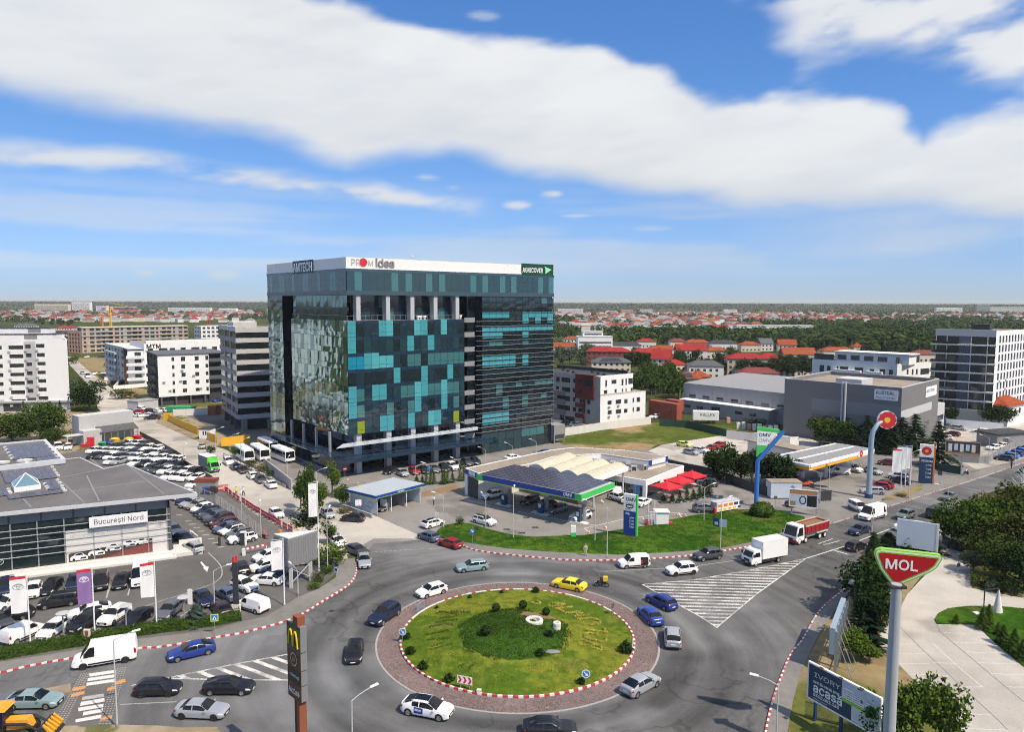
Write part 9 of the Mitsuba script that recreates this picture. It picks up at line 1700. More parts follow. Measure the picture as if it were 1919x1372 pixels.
for u in(.35,F.L-.3):ob(t,'post',F,(u-.03,u+.03,-.1,-.045,-.1,1.3),'steel')
a,b=NA((-11.5,86.3)),NA((-10.8,87.7));F=Fr(a,b,.2);t=Th('guard_railing','small blue grey railing at the upper left edge of the roundabout','railing')
for i in range(9):u=F.L*i/8;ob(t,'bar',F,(u-.02,u+.02,-.02,.02,0,.95),'steel_blue')
ob(t,'top_rail',F,(0,F.L,-.03,.03,.95,1.0),'steel_blue');p=(-6.1,91.6);F=Fr((p[0]-.35,p[1]),(p[0]+.35,p[1]),.2);t=Th('guard_railing','tiny grey railing at the far edge of the roundabout','railing')
for i in range(4):u=F.L*i/3;ob(t,'bar',F,(u-.02,u+.02,-.02,.02,0,1.2),'steel')
ob(t,'top_rail',F,(0,F.L,-.03,.03,1.2,1.25),'steel');p=(13.11,76.34);solo('marker_post',MB().tube([(p[0],p[1],lz_(p)),(p[0]+.1,p[1]+.1,lz_(p)+1.6)],.05,6),'white','thin white leaning post beside the largest bush on the roundabout','post');p=(-3.10,67.93);solo('light_box',MB().box(p[0]-.22,p[0]+.22,p[1]-.15,p[1]+.15,lz_(p),lz_(p)+.4),'off_white','small white ground light box at the front of the roundabout','light box')
k=Th('goal_frame','dark metal frame with a white cloth hanging on one post on the right lawn','frame');a,b=NA((57.8,86.7)),NA((59.9,87.2));F=Fr(a,b,.14);ob(k,'post',F,(0,.1,-.05,.05,0,2.9),'charcoal');ob(k,'bar',F,(0,F.L,-.05,.05,2.9,3.0),'charcoal');ob(k,'post',F,(F.L-.1,F.L,-.05,.05,0,2.9),'charcoal');Pt(k,'cloth',MB().lathe([(.55,0),(.38,1.0),(.16,2.4),(.08,2.8)],10,(*b,.14)),'off_white',True);p=(57.5,86.7);solo('paving_slab',MB().box(p[0]-.8,p[0]+.5,p[1]-.4,p[1]+.4,.14,.2),'off_white','white slab at the foot of the dark frame','slab')
def crane(p,h,jib,label,mat):
 t=Th('tower_crane',label,'crane');x,y=p;m=MB()
 for dx,dy in((-.8,-.8),(.8,-.8),(.8,.8),(-.8,.8)):m.tube([(x+dx,y+dy,0),(x+dx,y+dy,h)],.22,4)
 for i in range(int(h/3)):
  z=i*3;m.tube([(x-.8,y-.8,z),(x+.8,y-.8,z+3)],.12,4).tube([(x+.8,y-.8,z),(x+.8,y+.8,z+3)],.12,4)
 Pt(t,'mast',m,mat);Pt(t,'jib',MB().tube([(x-jib*.3,y,h),(x+jib,y+2,h+.5)],.35,4).tube([(x-jib*.3,y,h+.2),(x,y,h+4.5),(x+jib*.7,y+1.4,h+.6)],.12,4),mat);Pt(t,'counterweight',MB().box(x-jib*.3,x-jib*.2,y-1,y+1,h-2,h),'mid_grey');Pt(t,'cabin',MB().box(x+.9,x+2.4,y-.8,y+.8,h-2.4,h-.3),mat)
crane([(-375.9,685.9)][0],32,24,'tall yellow tower crane behind the concrete shell','yellow_print');crane([(-416.4,744.2)][0],24,14,'shorter orange tower crane left of the tall one','orange_print');crane([(-258.3,624.5)][0],26,3,'thin red mast behind the lettered flats','red_print')
#  trees, plants, suburb, air
def tree_kit(kind,seed):
 """(trunk mesh, crown mesh) of a tree one metre tall"""
 r=np.random.default_rng(seed);m,c=MB(),MB()
 if kind=='conifer':
  m.tube([(0,0,0),(0,0,.97)],[.022,.004],6);V=[]
  for i in range(900):
   z=.06+.92*r.random()**1.15;lay=(1-z)**.85*.26;a=r.uniform(0,2*PI);q=lay*(.35+.65*r.random()**.5)*(.8+.35*sin(a*5+seed+int(z*13)*2.1));x,y=q*cos(a),q*sin(a);s=.030*r.uniform(.6,1.4);d=NA([cos(a),sin(a),-.35])*s*1.5;e=NA([-sin(a),cos(a),.1])*s*.6;p=NA([x,y,z+.03*sin(z*80)])
   V.append([p-d,p+e,p+d,p-e])
 else:
  n,hol,base={'round':(2400,.45,.22),'wide':(3800,.4,.18),'far':(420,.5,.2),'slim':(1100,.3,.16),'bush':(700,.45,.05),'clip':(1500,.86,.02)}[kind]
  rx={'far':.42,'round':.40,'wide':.52,'slim':.20,'bush':.62,'clip':.5}[kind];m.tube([(0,0,0),(.01,0,base+.1),(0,.01,.75)],[.028,.022,.006],6)
  cl=[]
  nb={'far':9,'round':13,'wide':18,'slim':9,'bush':12,'clip':1}[kind]
  for i in range(nb):
   d=r.normal(size=3);d/=norm(d);q=r.uniform(.35,.72);cen=NA([d[0]*rx*q,d[1]*rx*q,base+(1-base)*(.5+d[2]*.36*(q+.25))]);cl.append((cen,r.uniform(.30,.52)*(rx if kind!='slim' else .34)))
   if kind!='clip':m.tube([(0,0,base+.12),tuple(cen*.55+NA([0,0,(base+.12)*.45])),tuple(cen)],[.014,.009,.003],4)
  if kind=='clip':cl=[(NA([0,0,.48]),.5)]
  V=[];ls={'far':.062,'round':.031,'wide':.027,'slim':.026,'bush':.050,'clip':.045}[kind]
  for i in range(n):
   cen,rad=cl[i%len(cl)];d=r.normal(size=3);d/=norm(d);q=(hol+(1-hol)*r.random()**.5)*rad;p=cen+d*q*(.85+.3*r.random());a=r.normal(size=3)+d*.6;a/=norm(a);b=np.cross(a,r.normal(size=3));b/=norm(b)+1e-9;s=ls*r.uniform(.55,1.4);V.append([p-a*s,p+b*s*.6,p+a*s,p-b*s*.6])
 V=NA(V).reshape(-1,3);i=arange(len(V)//4)[:,None]*4
 if kind=='clip':c.mesh(trimesh.Trimesh(trimesh.creation.icosphere(3,.46).vertices+[0,0,.48],trimesh.creation.icosphere(3,.46).faces))
 return mikit.ply(m.out(),'mat_bark'),mikit.ply(c.add(V,vstack([i+[0,1,2],i+[0,2,3]])).out(),'mat_leaf_mid')
TK={k:[tree_kit(k,60+7*j+i)for j in range(2 if k in('far','round','conifer','wide')else 1)]for i,k in enum(('far','round','wide','slim','bush','clip','conifer'))}
BASEW=dict(far=.84,round=.80,wide=1.04,slim=.44,bush=1.2,clip=1.0,conifer=.50);TN=[0]
def tree(kind,p,h,w,mat,label,group=None,name=None,z=.0):
 TN[0]+=1;nm=name or{'bush':'shrub','clip':'clipped_bush','conifer':'conifer'}.get(kind,'tree');t=Th(nm,label,{'bush':'shrub','clip':'bush','conifer':'tree'}.get(kind,'tree')if nm!='cypress' else 'shrub',group);k=TK[kind][TN[0]%len(TK[kind])];s=w/BASEW[kind];tw=rotz(TN[0]*1.7,p[0],p[1],z,[s,s,h])
 Pt(t,'trunk',k[0],'bark',tw=tw);Pt(t,'crown',k[1],mat,tw=tw);return t
for kind,p,h,w,mat,lab in(('slim',(-38.7,131.6),6.54,2.6,'leaf_mid','slim tree, leftmost of the street trees beside the white flag'),('round',(-35.5,124.8),9.92,3.6,'leaf_mid','tall loose tree, second of the street trees'),('slim',(-34.8,139.3),7.59,3.0,'leaf_bright','slim bright tree before the tower entrance'),('slim',(-32.1,113.3),6.52,4.6,'leaf_dark','dark narrow tree behind the grey hoarding'),('round',(-33.6,124.8),6.63,4.2,'leaf_bright','bright tree in the middle of the street trees'),('round',(-31.2,132.8),4.18,3.6,'leaf_mid','leafy tree beside the car wash side wall'),('slim',(-28.9,111.9),3.93,2.9,'leaf_mid','slim tree right of the tall white flag'),('bush',(-26,103),3.46,6.0,'leaf_bright','large bright shrub at the corner beside the white flag'),('bush',(-26.3,96.6),1.3,2.4,'leaf_olive','low olive shrub under the iron post'),('bush',(-25.9,99.8),1.0,2.6,'leaf_mid','low green shrub at the corner verge'),('bush',(-25.4,104.7),1.6,2.4,'leaf_mid','green shrub at the top of the corner verge'),('bush',(-26.1,94.2),1.0,2.2,'leaf_bright','small bright shrub by the striped post at the corner'),('conifer',(-37.2,83.4),2.39,3.4,'leaf_blue','blue spruce at the end of the hedge'),('wide',(-146.6,251.8),10.51,14,'leaf_dark','big dark round tree beside the far street'),('wide',(-126.4,193.8),10.60,15,'leaf_mid','big bright tree behind the showroom roof, right one'),('wide',(-133.2,192.7),8.29,14,'leaf_mid','big bright tree behind the showroom roof, left one'),('wide',(-120.5,191),4.49,9,'leaf_mid','green tree between the big bright trees and the shed'),('round',(-159,263.6),10.73,7,'leaf_silver','pale loose tree left of the dark round tree'),('conifer',(-161,239.1),5.0,3,'leaf_dark','small dark conifer before the white flats, left'),('conifer',(-153.4,246.2),4.2,2.6,'leaf_dark','small dark conifer before the white flats, right'),('bush',(-152,283.1),4,12,'leaf_olive','scrub on the dry plot beside the far street'),('bush',(-126.7,214.4),3,8,'leaf_dry','dry scrub beside the shed'),('bush',(-265.9,441.5),5,9,'leaf_olive','dark scrub at the far end of the side street'),('round',(44.9,151.4),8.38,7.5,'leaf_dark','tallest dark tree behind the parasols'),('round',(43.5,154.9),6,6,'leaf_dark','dark tree at the left of the group behind the parasols'),('round',(48.4,152.2),5.90,7.0,'leaf_dark','dark tree left of the blue bent pole'),('round',(49.8,149),8,5.5,'leaf_dark','dark tree just left of the blue bent pole base'),('round',(53.2,150.4),6.30,7.0,'leaf_dark','dark tree right of the blue bent pole'),('round',(54.6,147.5),7.5,6.0,'leaf_dark','dark tree behind the white site container'),('conifer',(56.5,147.5),7.06,5.0,'leaf_dark','pointed dark tree before the yellow edged canopy'),('round',(58,148.3),5.95,6.0,'leaf_dark','dark tree at the corner of the yellow edged canopy'),('clip',(44.3,126.7),2.9,4.0,'leaf_mid','large round clipped bush at the foot of the blue pole'),('round',(82.1,192.7),7.58,9,'leaf_mid','green tree, leftmost before the grey hall'),('round',(85.8,191.1),7.69,8.5,'leaf_mid','green tree, second before the grey hall'),('round',(88.4,188.6),6.41,8,'leaf_dark','dark tree, third before the grey hall'),('conifer',(91.5,186.2),9.16,9,'leaf_conifer','dark conifer left of the round flower disc'),('conifer',(94.4,184.6),7.93,8,'leaf_conifer','dark conifer below the round flower disc'),('conifer',(100.5,186.3),8.66,9,'leaf_conifer','dark conifer right of the round flower disc'),('conifer',(102.9,184.7),9.75,9.5,'leaf_conifer','tall dark conifer before the corner of the grey hall'),('conifer',(99.1,167.9),10.63,9.5,'leaf_conifer','tall dark conifer behind the dark price pillar'),('conifer',(95.8,182.2),9,7,'leaf_conifer','lower dark conifer between the flower disc and the flags'),('round',(137.2,226.2),6,5,'leaf_dark','dark tree at the foot of the tall flats'),('wide',(150.6,224.1),6.5,12,'leaf_dark','dark tree between the tall flats and the orange roof'),('conifer',(39.2,78.1),5.56,5.2,'leaf_conifer','dark conifer beside the nearer edge-on hoarding'),('round',(40.2,78.1),6.5,5.0,'leaf_dark','dark round tree right of that conifer'),('round',(43,85.3),7.5,6.5,'leaf_dark','dark tree behind the tall grey pole'),('round',(46.1,88.7),7,6.0,'leaf_olive','olive tree behind the tall grey pole'),('conifer',(45.9,90.6),8.0,4.5,'leaf_conifer','dark conifer beside the farther edge-on hoarding'),('conifer',(47.4,93.5),8.0,5.5,'leaf_dark','dark conifer below the red sign'),('round',(36.8,75),3.25,3.6,'leaf_bright','young bright tree on the dry verge'),('slim',(37.8,74.3),2.38,2.2,'leaf_bright','thin bright sapling on the dry verge'),('round',(30.89,58.9),5.20,3.8,'leaf_mid','green tree at the bottom edge before the billboard'),('round',(34.05,58.74),6.48,4.4,'leaf_bright','bright tree at the bottom edge right of the grey pole'),('round',(36.33,58.75),6.53,4.2,'leaf_bright','bright yellowish tree at the bottom edge beside the empty bays'),('conifer',(58.2,110.2),2.73,5,'leaf_conifer','dark conifer left of the pale hoarding above the red sign'),('conifer',(63.6,109.1),4.10,5.5,'leaf_conifer','dark conifer right of the pale hoarding above the red sign'),('conifer',(60.6,109),4.5,4.5,'leaf_dark','small dark conifer before the pale hoarding'),('wide',(69.3,110.9),7.90,9,'leaf_mid','big green tree at the left end of the right hand wood'),('wide',(72.1,110.3),7.5,9,'leaf_bright','big olive tree in the right hand wood'),('round',(80.6,120.6),6.5,6,'leaf_dry','reddish tree at the back of the right hand wood'),('wide',(76.1,110.3),8,10,'leaf_mid','big olive tree right of the middle of the wood'),('round',(86,120.7),8,8,'leaf_olive','dark tree at the right edge behind the wood'),('wide',(73.7,103.7),7.5,10,'leaf_olive','big green tree at the right edge of the wood'),('wide',(67.6,97.3),6,8,'leaf_mid','dark spreading tree above the right lawn'),('round',(68.2,94.2),6,7,'leaf_dark','very dark tree cut by the right edge above the lawn'),('wide',(70.3,104.7),5,8,'leaf_olive','lower olive tree at the front of the wood'),('round',(65.3,100.6),3.2,4.0,'leaf_silver','small pale tree at the point of the planting bed'),('bush',(63.2,95.6),1.8,4,'leaf_olive','low shrub along the planting bed, left'),('bush',(63.9,94.1),1.6,3.6,'leaf_silver','pale low shrub along the planting bed'),('bush',(65.7,93.3),2.4,5,'leaf_dark','dark shrub along the planting bed, right'),('bush',(-8.8,121.9),1.6,1.9,'leaf_mid','small shrub at the edge of the station lawn'),('bush',(-5.8,118.7),1.0,1.3,'leaf_bright','low pale flowering shrub on the station lawn'),('bush',(-75.6,181.1),2.0,3.2,'leaf_dark','dark shrub by the grey estate near the hut'),('slim',(-66.8,173.7),3.4,1.6,'leaf_mid','small slim tree before the coaches'),('bush',(-59.9,165.7),1.8,4,'leaf_olive','shrubs along the parked row, upper'),('bush',(-56.2,161.1),1.8,4,'leaf_dry','yellowish shrubs along the parked row, middle'),('bush',(-52.9,156.7),1.6,3,'leaf_mid','shrubs along the parked row, lower'),('bush',(-30.1,129.1),1.1,3.2,'leaf_dry','dry shrub behind the concrete wall of the car wash'),('bush',(74.2,220.5),3,9,'leaf_dark','dark scrap bushes before the grey hall'),('bush',(76.5,141.1),.8,3,'leaf_dry','dry shrub in the verge under the flags')):tree(kind,p,max(h,.6),w,mat,lab)
for i,q in enum([(-20,151.4),(-18.7,150.3),(-17.8,149.7),(-16.9,149.9),(-16.3,150.4),(-14.4,150),(-14.1,150.4),(-13.5,150.7),(-12.5,151.6),(-11,152.9),(-10.2,153.2)]):tree('conifer',q,(1.5,1.8,3.4,3.4,2.6,3.0,3.2,3.2,2.4,4.2,3.6)[i],1.5,'leaf_mid',f'narrow cypress, {ORD[i]} from the left in the row behind the car wash','cypress row behind the car wash','cypress')
for i,q in enum([(28.9,136.4),(30.5,136.3),(32,136.7),(33.5,137.3),(35,138.3),(36.4,139.2),(37.5,140.4),(38.4,141.3),(39.3,142.6)]):tree('conifer',q,(1.5,1.8,2.4,3.0,2.2,3.2,3.2,3.4,3.2)[i],1.7,'leaf_dark',f'cone cypress, {ORD[i]} from the left in the curve round the parasols','cone cypress round the parasols','cypress');solo('planter',MB().lathe([(.5,0),(.55,.3),(.45,.32),(0,.3)],12,(*q,0)),'white',f'white planter, {ORD[i]} from the left round the parasols','planter','white planters round the parasols')
for i,q in enum([(52.8,83.9),(55,82.6),(55.9,82.8),(55.8,80.9),(54.9,78.7),(54.8,76.8),(54.6,75.1)]):tree('conifer',q,(1.1,2.4,2.8,1.5,2.2,2.6,2.2)[i],(1.0,1.8,1.7,1.1,1.8,2.0,1.8)[i],'leaf_mid',f'small clipped conifer, {ORD[i]} from the left along the right lawn','small conifers on the right lawn','cypress',.14)
t=Th('bare_tree','bare white tree standing in the right hand wood','tree');x,y=(86.7,122.1);m=MB().tube([(x,y,0),(x,y,6),(x+.3,y,11)],[.2,.14,.03],6);r=np.random.default_rng(3)
for i in range(40):z=3+7*i/40;a=i*2.4;l=(11.5-z)*.35;m.tube([(x,y,z),(x+l*.6*cos(a),y+l*.6*sin(a),z+l*.5),(x+l*cos(a+.3),y+l*sin(a+.3),z+l)],[.06,.035,.012],4)
Pt(t,'trunk',m,'off_white')
a=NA((58.6,108.7));F=Fr(a,a+NA([.83,-.55])*5.2);t=Th('pale_hoarding','back of a pale blue hoarding above the red sign','billboard');ob(t,'board',F,(0,5.2,-.25,0,1.2,5.4),'pale_blue');ob(t,'edge',F,(5.2,5.5,-.3,.05,1.2,5.4),'off_white')
for u in(.5,4.7):ob(t,'post',F,(u-.1,u+.1,-.5,-.26,0,5),'steel')
car_c('panel_van','white',*[(64.9,119.8),(67.7,118.8)],'white van parked beyond the pale hoarding','van',name='van',full=False)
panels('mesh_wall','dark fence along the foot of the right hand wood',[(68.4,113.3),(67.9,110.9),(69.2,109.1),(72,105)],1.6,'charcoal',2.4);solo('notice',MB().box(*[v for p in[(68.9,111.5)]for v in(p[0]-.5,p[0]+.5,p[1]-.3,p[1]-.24)],1.7,2.5),'orange_print','orange notice on the dark fence of the wood','notice')
def house(p,ang,w,d,h,roof,wall,label,rh=2.4,gable=False,group=None,win=True,solar_=False,chim=True,nm='house'):
 t=Th(nm,label,'house',group);u=NA([cos(ang),sin(ang)]);F=Fr(p,NA(p)+u*w);G=Fr(NA(p)+u*w,NA(p)+u*w-F.n*d)
 m=MB().obox(F,0,w,-d,0,0,h)
 if gable:
  for x in(0,w):m.add([F.p(x,h,0),F.p(x,h,-d),F.p(x,h+rh-.1,-d/2)],[[0,1,2],[0,2,1]])
 Pt(t,'wall',m,wall);e=.5;i_=0 if gable else min(d,w)*.42
 c=[F.p(-e,h-.08,e),F.p(w+e,h-.08,e),F.p(w+e,h-.08,-d-e),F.p(-e,h-.08,-d-e),F.p(i_-(e if gable else 0),h+rh,-d/2),F.p(w-i_+(e if gable else 0),h+rh,-d/2)]
 rf=Pt(t,'roof',MB().add(c+[(q[0],q[1],q[2]-.16)for q in c[:4]],[[0,1,5],[0,5,4],[2,3,4],[2,4,5],[1,2,5],[3,0,4],[6,8,7],[6,9,8],[0,6,7],[0,7,1],[1,7,8],[1,8,2],[2,8,9],[2,9,3],[3,9,6],[3,6,0]]),roof)
 if chim:Pt(rf,'chimney',MB().obox(F,w*.3,w*.3+.7,-d*.65,-d*.65+.6,h+.5,h+rh+.7),'brick_red')
 if win:
  for fl in range(max(1,int(h/2.8))):
   for i in range(max(1,int(w/3))):ob(t,'window',F,(1+i*3,2.3+i*3,.001,.05,.9+fl*2.8,2.2+fl*2.8),'glass_win')
   for i in range(max(1,int(d/3.5))):ob(t,'window',G,(1+i*3.5,2.2+i*3.5,.001,.05,.9+fl*2.8,2.2+fl*2.8),'glass_win')
 if solar_:
  for i in range(5):
   for j in range(3):
    f=lambda s,q:tuple(NA(F.p(s*w,0,0))*0+(NA(c[0])*(1-q)+NA(c[4])*q)*(1-s)+(NA(c[1])*(1-q)+NA(c[5])*q)*s+[0,0,.12]);Pt(rf,'solar_panel',MB().quad(f(.2+i*.12,.15+j*.22),f(.31+i*.12,.15+j*.22),f(.31+i*.12,.35+j*.22),f(.2+i*.12,.35+j*.22)),'solar_cell')
 return t
for p,a,w,d,h,rf,wl,lab,kw in(((45,441),-.12,26,11,8.5,'tile_red','mud_red','long red roofed house with red walls behind the white flats',{}),((73.1,437.5),.1,14,10,8,'tile_red','wine','red walled house end right of the long red roof',{}),((73.2,383.4),-.35,9,12,8.5,'tile_red','cream','cream three storey house with a steep red gable roof',dict(gable=True,rh=5)),((80.5,370.5),.3,9,8,6.5,'tile_red','cream','cream side wing of the steep red gabled house',{}),((88.5,364.5),-.1,17,10,6.6,'dark_grey','off_white','white two storey house with a grey hip roof',{}),((71.4,328.1),-.25,13,9,4.2,'tile','cream','low house with solar panels on an orange roof',dict(solar_=True)),((82.4,328.4),.2,8,8,4.6,'tile','salmon','low pink house with an orange roof beside the solar roof',{}),((43.3,396.5),-.1,21,10,5.6,'dark_grey','cream','cream house with a grey roof and dark solar panels',dict(solar_=True)),((112.6,381.2),-.12,20,11,9,'tile_red','tan','large three storey house with grey and orange walls and a red roof',{}),((130.7,385.1),-.1,11,10,9,'tile_red','ochre','orange walled end of the large red roofed house',{}),((107.8,342),.05,18,9,5,'tile_dark','cream','cream house with a dark red roof before the large red roof',{}),((30.1,526.1),-.2,14,10,6,'tile','cream','cream house with an orange roof beside the glass tower',dict(gable=True,rh=3)),((68.7,554.6),.05,30,10,5.5,'charcoal','off_white','house with a wide dark slate roof',{}),((95.4,510.2),-.08,20,10,5.5,'tile','off_white','white house with a wide orange roof, centre of the roof row',{}),((111.3,493.5),-.08,20,11,6,'tile_red','off_white','white gabled house with a wide red roof',dict(gable=True,rh=4)),((131.4,494.3),-.05,15,10,5.5,'tile','cream','house with an orange roof right of the wide red roof',{}),((44.6,634.2),0,16,10,6,'tile','off_white','orange roofed house left of the white block of flats',{}),((105.4,610.5),0,15,10,5.5,'tile_red','off_white','small red roof above the wide orange one',{}),((132.4,611.8),0,14,10,5.5,'tile_dark','cream','dark red roof in the back row of the suburb',{}),((141.5,595.6),0,20,10,5.5,'tile','cream','bright orange roof in the back row of the suburb',{}),((159.8,588.5),0,22,10,5.5,'charcoal','off_white','dark slate roofs in the back row of the suburb',{}),((177.7,566.5),0,15,10,5.5,'tile','cream','orange roof right of the dark slate ones',{}),((195.9,574.7),.1,10,10,6,'dark_grey','off_white','white gable with a grey roof beside the orange ones',dict(gable=True,rh=4)),((204.3,560.4),-.2,13,10,6,'tile','cream','orange gable at the edge of the wood',dict(gable=True,rh=4)),((172.9,464.3),-.05,20,11,5.5,'tile','off_white','white gabled house with an orange roof left of the terrace flats',dict(gable=True,rh=4)),((212.1,497.4),0,22,10,5.5,'tile','cream','long orange roof behind the terrace flats',{}),((140,375.4),-.1,16,9,4.8,'tile_dark','cream','house with solar panels on a dark red roof left of the terrace flats',dict(solar_=True)),((257.5,467.4),0,20,10,5.5,'tile_dark','cream','dull red roof beside the tall balcony flats',{}),((260.1,555.7),0,12,9,5,'tile','cream','small orange roof above the terrace flats',{}),((-539.1,865.3),.1,20,12,6,'tile_red','cream','red roofed house left of the concrete shell',{}),((-641.9,943.8),.1,24,12,6,'dark_grey','off_white','grey roofed white houses above the long white flats',{})):house(p,a,w,d,h,rf,wl,lab,**kw)
M('tile_dark',(.17,.035,.032),.8,two=True)
def far_block(x,y,w,d,h,mat,label,name='far_flats',group=None,n=None):
 t=Th(name,label,'building',group);F=Fr((x,y),(x+w,y));ob(t,'wall',F,(0,w,-d,0,0,h),mat);ob(t,'roof',F,(-.3,w+.3,-d-.3,.3,h,h+.5),'light_grey')
 for fl in range(int(h/3.1)):ob(t,'window_band',F,(1.0,w-1,.001,.06,1+fl*3.1,2.4+fl*3.1),'dark_grey')
p=(49.2,546.8);far_block(p[0],p[1],26,14,12,'white','white four storey flats behind the red roofs');far_block(p[0]+4,p[1]+2,15,10,16,'white','white top storey block on the flats behind the red roofs')
FB=[(-1384.4,2127.52,97.46,27.76,'cream','long cream flats on the left horizon'),(-1341.83,2237.28,54.17,34.04,'white','white stepped flats on the left horizon'),(-1333.08,2351.1,33.81,22.15,'white','small white flats right of the stepped ones on the left horizon'),(-987.26,2105.43,121.38,18.32,'white','row of white flats on the left horizon behind the crane'),(-818.21,2046.35,48.97,17.81,'white','white flats near the tower on the left horizon'),(127.76,2037.36,69.2,19.2,'white','white building right of the tower on the horizon'),(334.66,2242.65,33.55,14.63,'salmon','pale pink building on the horizon'),(393.48,2252.66,37.24,16.33,'off_white','pale tower like building on the horizon'),(663.94,2298.71,40.55,16.66,'white','white block on the middle horizon'),(1544.45,2671.55,94.16,21.29,'white','white halls on the right horizon'),(1802.29,2849.1,52.14,33.02,'mid_grey','grey tall block on the right horizon'),(1767.58,2712.99,179.41,25.55,'off_white','pale city blocks at the right edge of the horizon'),(152.06,868.09,64.34,9.48,'white','long white row of houses beyond the wood'),(255.5,833.85,87.37,12.14,'off_white','long pale grey row of flats beyond the wood'),(85.85,1507.71,68.84,5.48,'off_white','long low pale hall right of the tower'),(163.63,1516.79,52.75,5.51,'off_white','second long low pale hall right of the tower'),(76.96,940.42,38.72,10.95,'off_white','grey white terrace above the orange roofs'),(919.95,1404.04,88.16,8.16,'off_white','long pale halls at the right edge')]
for x,y,w,h,mt,lab in FB:far_block(x,y,w,14,h,mt,lab)
HR=np.random.default_rng(77);taken=[];n=0;PJ=lambda x,y:959.5+1372*x/y
rfm=['tile','tile_red','mid_grey','tile_dark','corten','tile_dark','dark_grey','tan'];wlm=['off_white','cream','white','off_white','tan']
def build_clear(x,y):return not any((a-x)**2+(b-y)**2<q for a,b,q in taken)
SH_,SR_=MB(),[MB(),MB(),MB()]
for i in range(5200):
 py=588+40*HR.random()**1.25;y=38*1372/(py-566.0);x=(HR.uniform(-40,1960)-959.5)/1372*y;px=PJ(x,y)
 if 480<px<1036:continue
 if py>622 and not(1036<px<1919 and(py<618 or py<0))and px>1036:continue
 if px<480 and py>606:continue
 if meshkit.noise(NA([[x*.0042,y*.0026,5.0]]),4)[0]<.50 or not build_clear(x,y):continue
 s=HR.uniform(.9,1.5);w,d,h=12*s,9*s,HR.choice([4.6,6.2,8.4]);taken.append((x,y,(w+5)**2));a=HR.normal(0,.25);n+=1
 if n<=190:house((x,y),a,w,d,h,rfm[int(HR.integers(8))],wlm[int(HR.integers(5))],'small house with a pitched roof among trees in the far suburb',2.6*s,group='small houses of the far suburb',win=False,chim=False,nm='suburb_house')
 else:
  F=Fr((x,y),(x+w*cos(a),y+w*sin(a)));SH_.obox(F,0,w,-d,0,0,h);c=[F.p(-.5,h,.5),F.p(w+.5,h,.5),F.p(w+.5,h,-d-.5),F.p(-.5,h,-d-.5),F.p(w*.3,h+2.8*s,-d/2),F.p(w*.7,h+2.8*s,-d/2)];SR_[int(HR.integers(3))].add(c,[[0,1,5],[0,5,4],[2,3,4],[2,4,5],[1,2,5],[3,0,4]])
k=Th('distant_houses','mass of distant red roofed houses towards the horizon','houses',kind='stuff');Pt(k,'walls',SH_,'off_white',kind='stuff')
for i,mt in enum(('corten','tile_dark','mid_grey')):
 if SR_[i].v:Pt(k,'roofs',SR_[i],mt,kind='stuff')
def puff(r,nleaf):
 d=r.normal(size=(nleaf,3));d[:,2]=np.abs(d[:,2])*.9+.05;d/=norm(d,axis=1,keepdims=True);c=d*(.75+.35*r.random((nleaf,1)))*[.5,.5,1];a=np.cross(d,r.normal(size=(nleaf,3)));a/=norm(a,axis=1,keepdims=True);b=np.cross(d,a)+d*r.normal(0,.35,(nleaf,1));s=r.uniform(.10,.22,(nleaf,1))*11/sqrt(nleaf)*.55
 v=stack([c-a*s,c+b*s,c+a*s,c-b*s],1).reshape(-1,3);i=arange(nleaf)[:,None]*4;return v,vstack([i+[0,1,2],i+[0,2,3]])
FT=np.random.default_rng(5);PF=[puff(FT,60)for _ in range(5)];PN=[puff(FT,220)for _ in range(5)]
def wood(name,label,pts,mat,hs,kit,seed,wide=1.05):
 r=np.random.default_rng(seed);V,Fs,n=[],[],0
 for x,y in pts:
  v,f=kit[int(r.integers(len(kit)))];h=r.uniform(*hs);w=h*wide*r.uniform(.75,1.25);a=r.uniform(0,6.3);c,s=cos(a),sin(a);q=v*[w,w,h];V.append(cstack([q[:,0]*c-q[:,1]*s+x,q[:,0]*s+q[:,1]*c+y,q[:,2]]));Fs.append(f+n);n+=len(v)
 solo(name,(vstack(V),vstack(Fs)),mat,label,'trees',kind='stuff')
def scat(poly,n,seed,clear=2.0):
 P=Polygon(poly).buffer(0);r=np.random.default_rng(seed);b=P.bounds;q=cstack([r.uniform(b[0],b[2],n*6),r.uniform(b[1],b[3],n*6)]);return q[shapely.contains_xy(P,q[:,0],q[:,1])][:n]
wood('woodland','green wood between the orange roofs and the farther suburb',scat([(86.8,641.7),(108,799.3),(200.8,949.5),(259.6,808.7),(352.9,896.3),(455.4,918.6),(525.3,878.6),(314.3,524.3),(248.4,566.4),(216.2,672.9),(136.8,668.8)],900,3),'leaf_mid',(7,13),PF,1)
wood('woodland','darker clumps in the wood beyond the orange roofs',scat([(86.8,641.7),(111.4,824.7),(251.9,784.4),(432.7,872.5),(508.3,850),(314.3,524.3),(243.1,554.3),(136.8,668.8)],420,4),'leaf_dark',(8,14),PF,2)
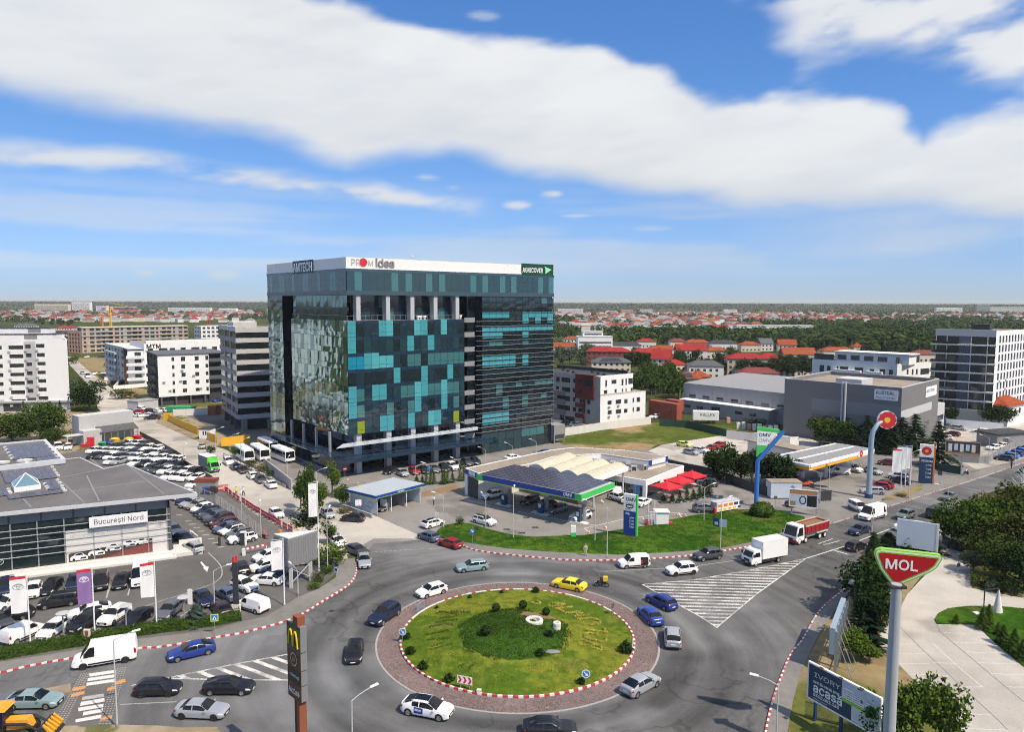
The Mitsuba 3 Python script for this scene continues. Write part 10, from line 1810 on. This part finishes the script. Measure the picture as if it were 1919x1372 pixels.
for pl,n_,mt,sd,lab in(([(23.2,414.4),(48.8,415.2),(60.2,529.8),(32.8,588.5)],26,'leaf_silver',1,'pale green trees behind the red and white flats'),([(48.7,280.2),(62.7,266),(72.8,309.3),(79.5,358.7),(68.8,390.8)],40,'leaf_mid',2,'green trees between the flats and the warehouse'),([(60.2,390.6),(94.1,377.4),(137.5,360.4),(161.8,409),(110.1,441.9),(79.8,495.4)],60,'leaf_dark',3,'dark garden trees between the houses'),([(133.1,454.3),(143.8,454.6),(156.8,498.3),(145.7,497.9)],6,'leaf_olive',4,'olive trees beside the large red roofed house'),([(129.5,360.1),(150.8,360.7),(176.3,426.2),(155.8,425.5)],24,'leaf_dark',5,'dark trees left of the terrace flats'),([(-705.2,1076.1),(-589.4,999.2),(-764.5,1297),(-887.5,1355.2)],30,'leaf_dark',6,'dark trees above the long white flats'),([(39.5,708.8),(63.2,750.9),(85.9,941.1),(56.2,1011.4)],60,'leaf_mid',7,'green trees right of the tower')):
 q=scat(pl,n_,sd)
 for i,p in enum(q):tree('far',p,NR.uniform(6.5,10.5),NR.uniform(6,9),mt,lab.replace('trees','tree'),lab,'garden_tree')
fr_=np.random.default_rng(9);A_=[]
for i in range(9000):
 py=576.5+46*fr_.random()**1.7;y=38*1372/(py-566.0);px=fr_.uniform(-60,1980);x=(px-959.5)/1372*y
 if 500<px<1030 or(px<480 and py>606)or(py>604 and 1145<px<1400 and py>618):continue
 if build_clear(x,y)and meshkit.noise(NA([[x*.003+7,y*.0016,2.0]]),8)[0]>.30:A_.append((x,y))
A_=NA(A_);wood('distant_trees','trees between the far houses, mid green',A_[::2],'leaf_mid',(7,12),PF,3,1.2);wood('distant_trees','trees between the far houses, dark green',A_[1::2],'leaf_dark',(7,13),PF,4,1.25)
B_=NA([((fr_.uniform(-200,2120)-959.5)/1372*y,y)for y in fr_.uniform(4200,9500,5200)]);wood('forest','dark forest belt along the horizon',B_,'leaf_dark',(20,33),PF,6,3.2)
scene['air']={'type':'homogeneous','albedo':{'type':'rgb','value':[.93,.95,.97]},'sigma_t':7e-5}
say('haze','thin bluish air haze over the plain','haze',None,'stuff');scene['haze']={'type':'cube','to_world':T4().translate([0,7800,32]).scale([16500,8500,33.5]),'bsdf':{'type':'null'},'interior':{'type':'ref','id':'air'}}
scene['camera']['medium']={'type':'ref','id':'air'}
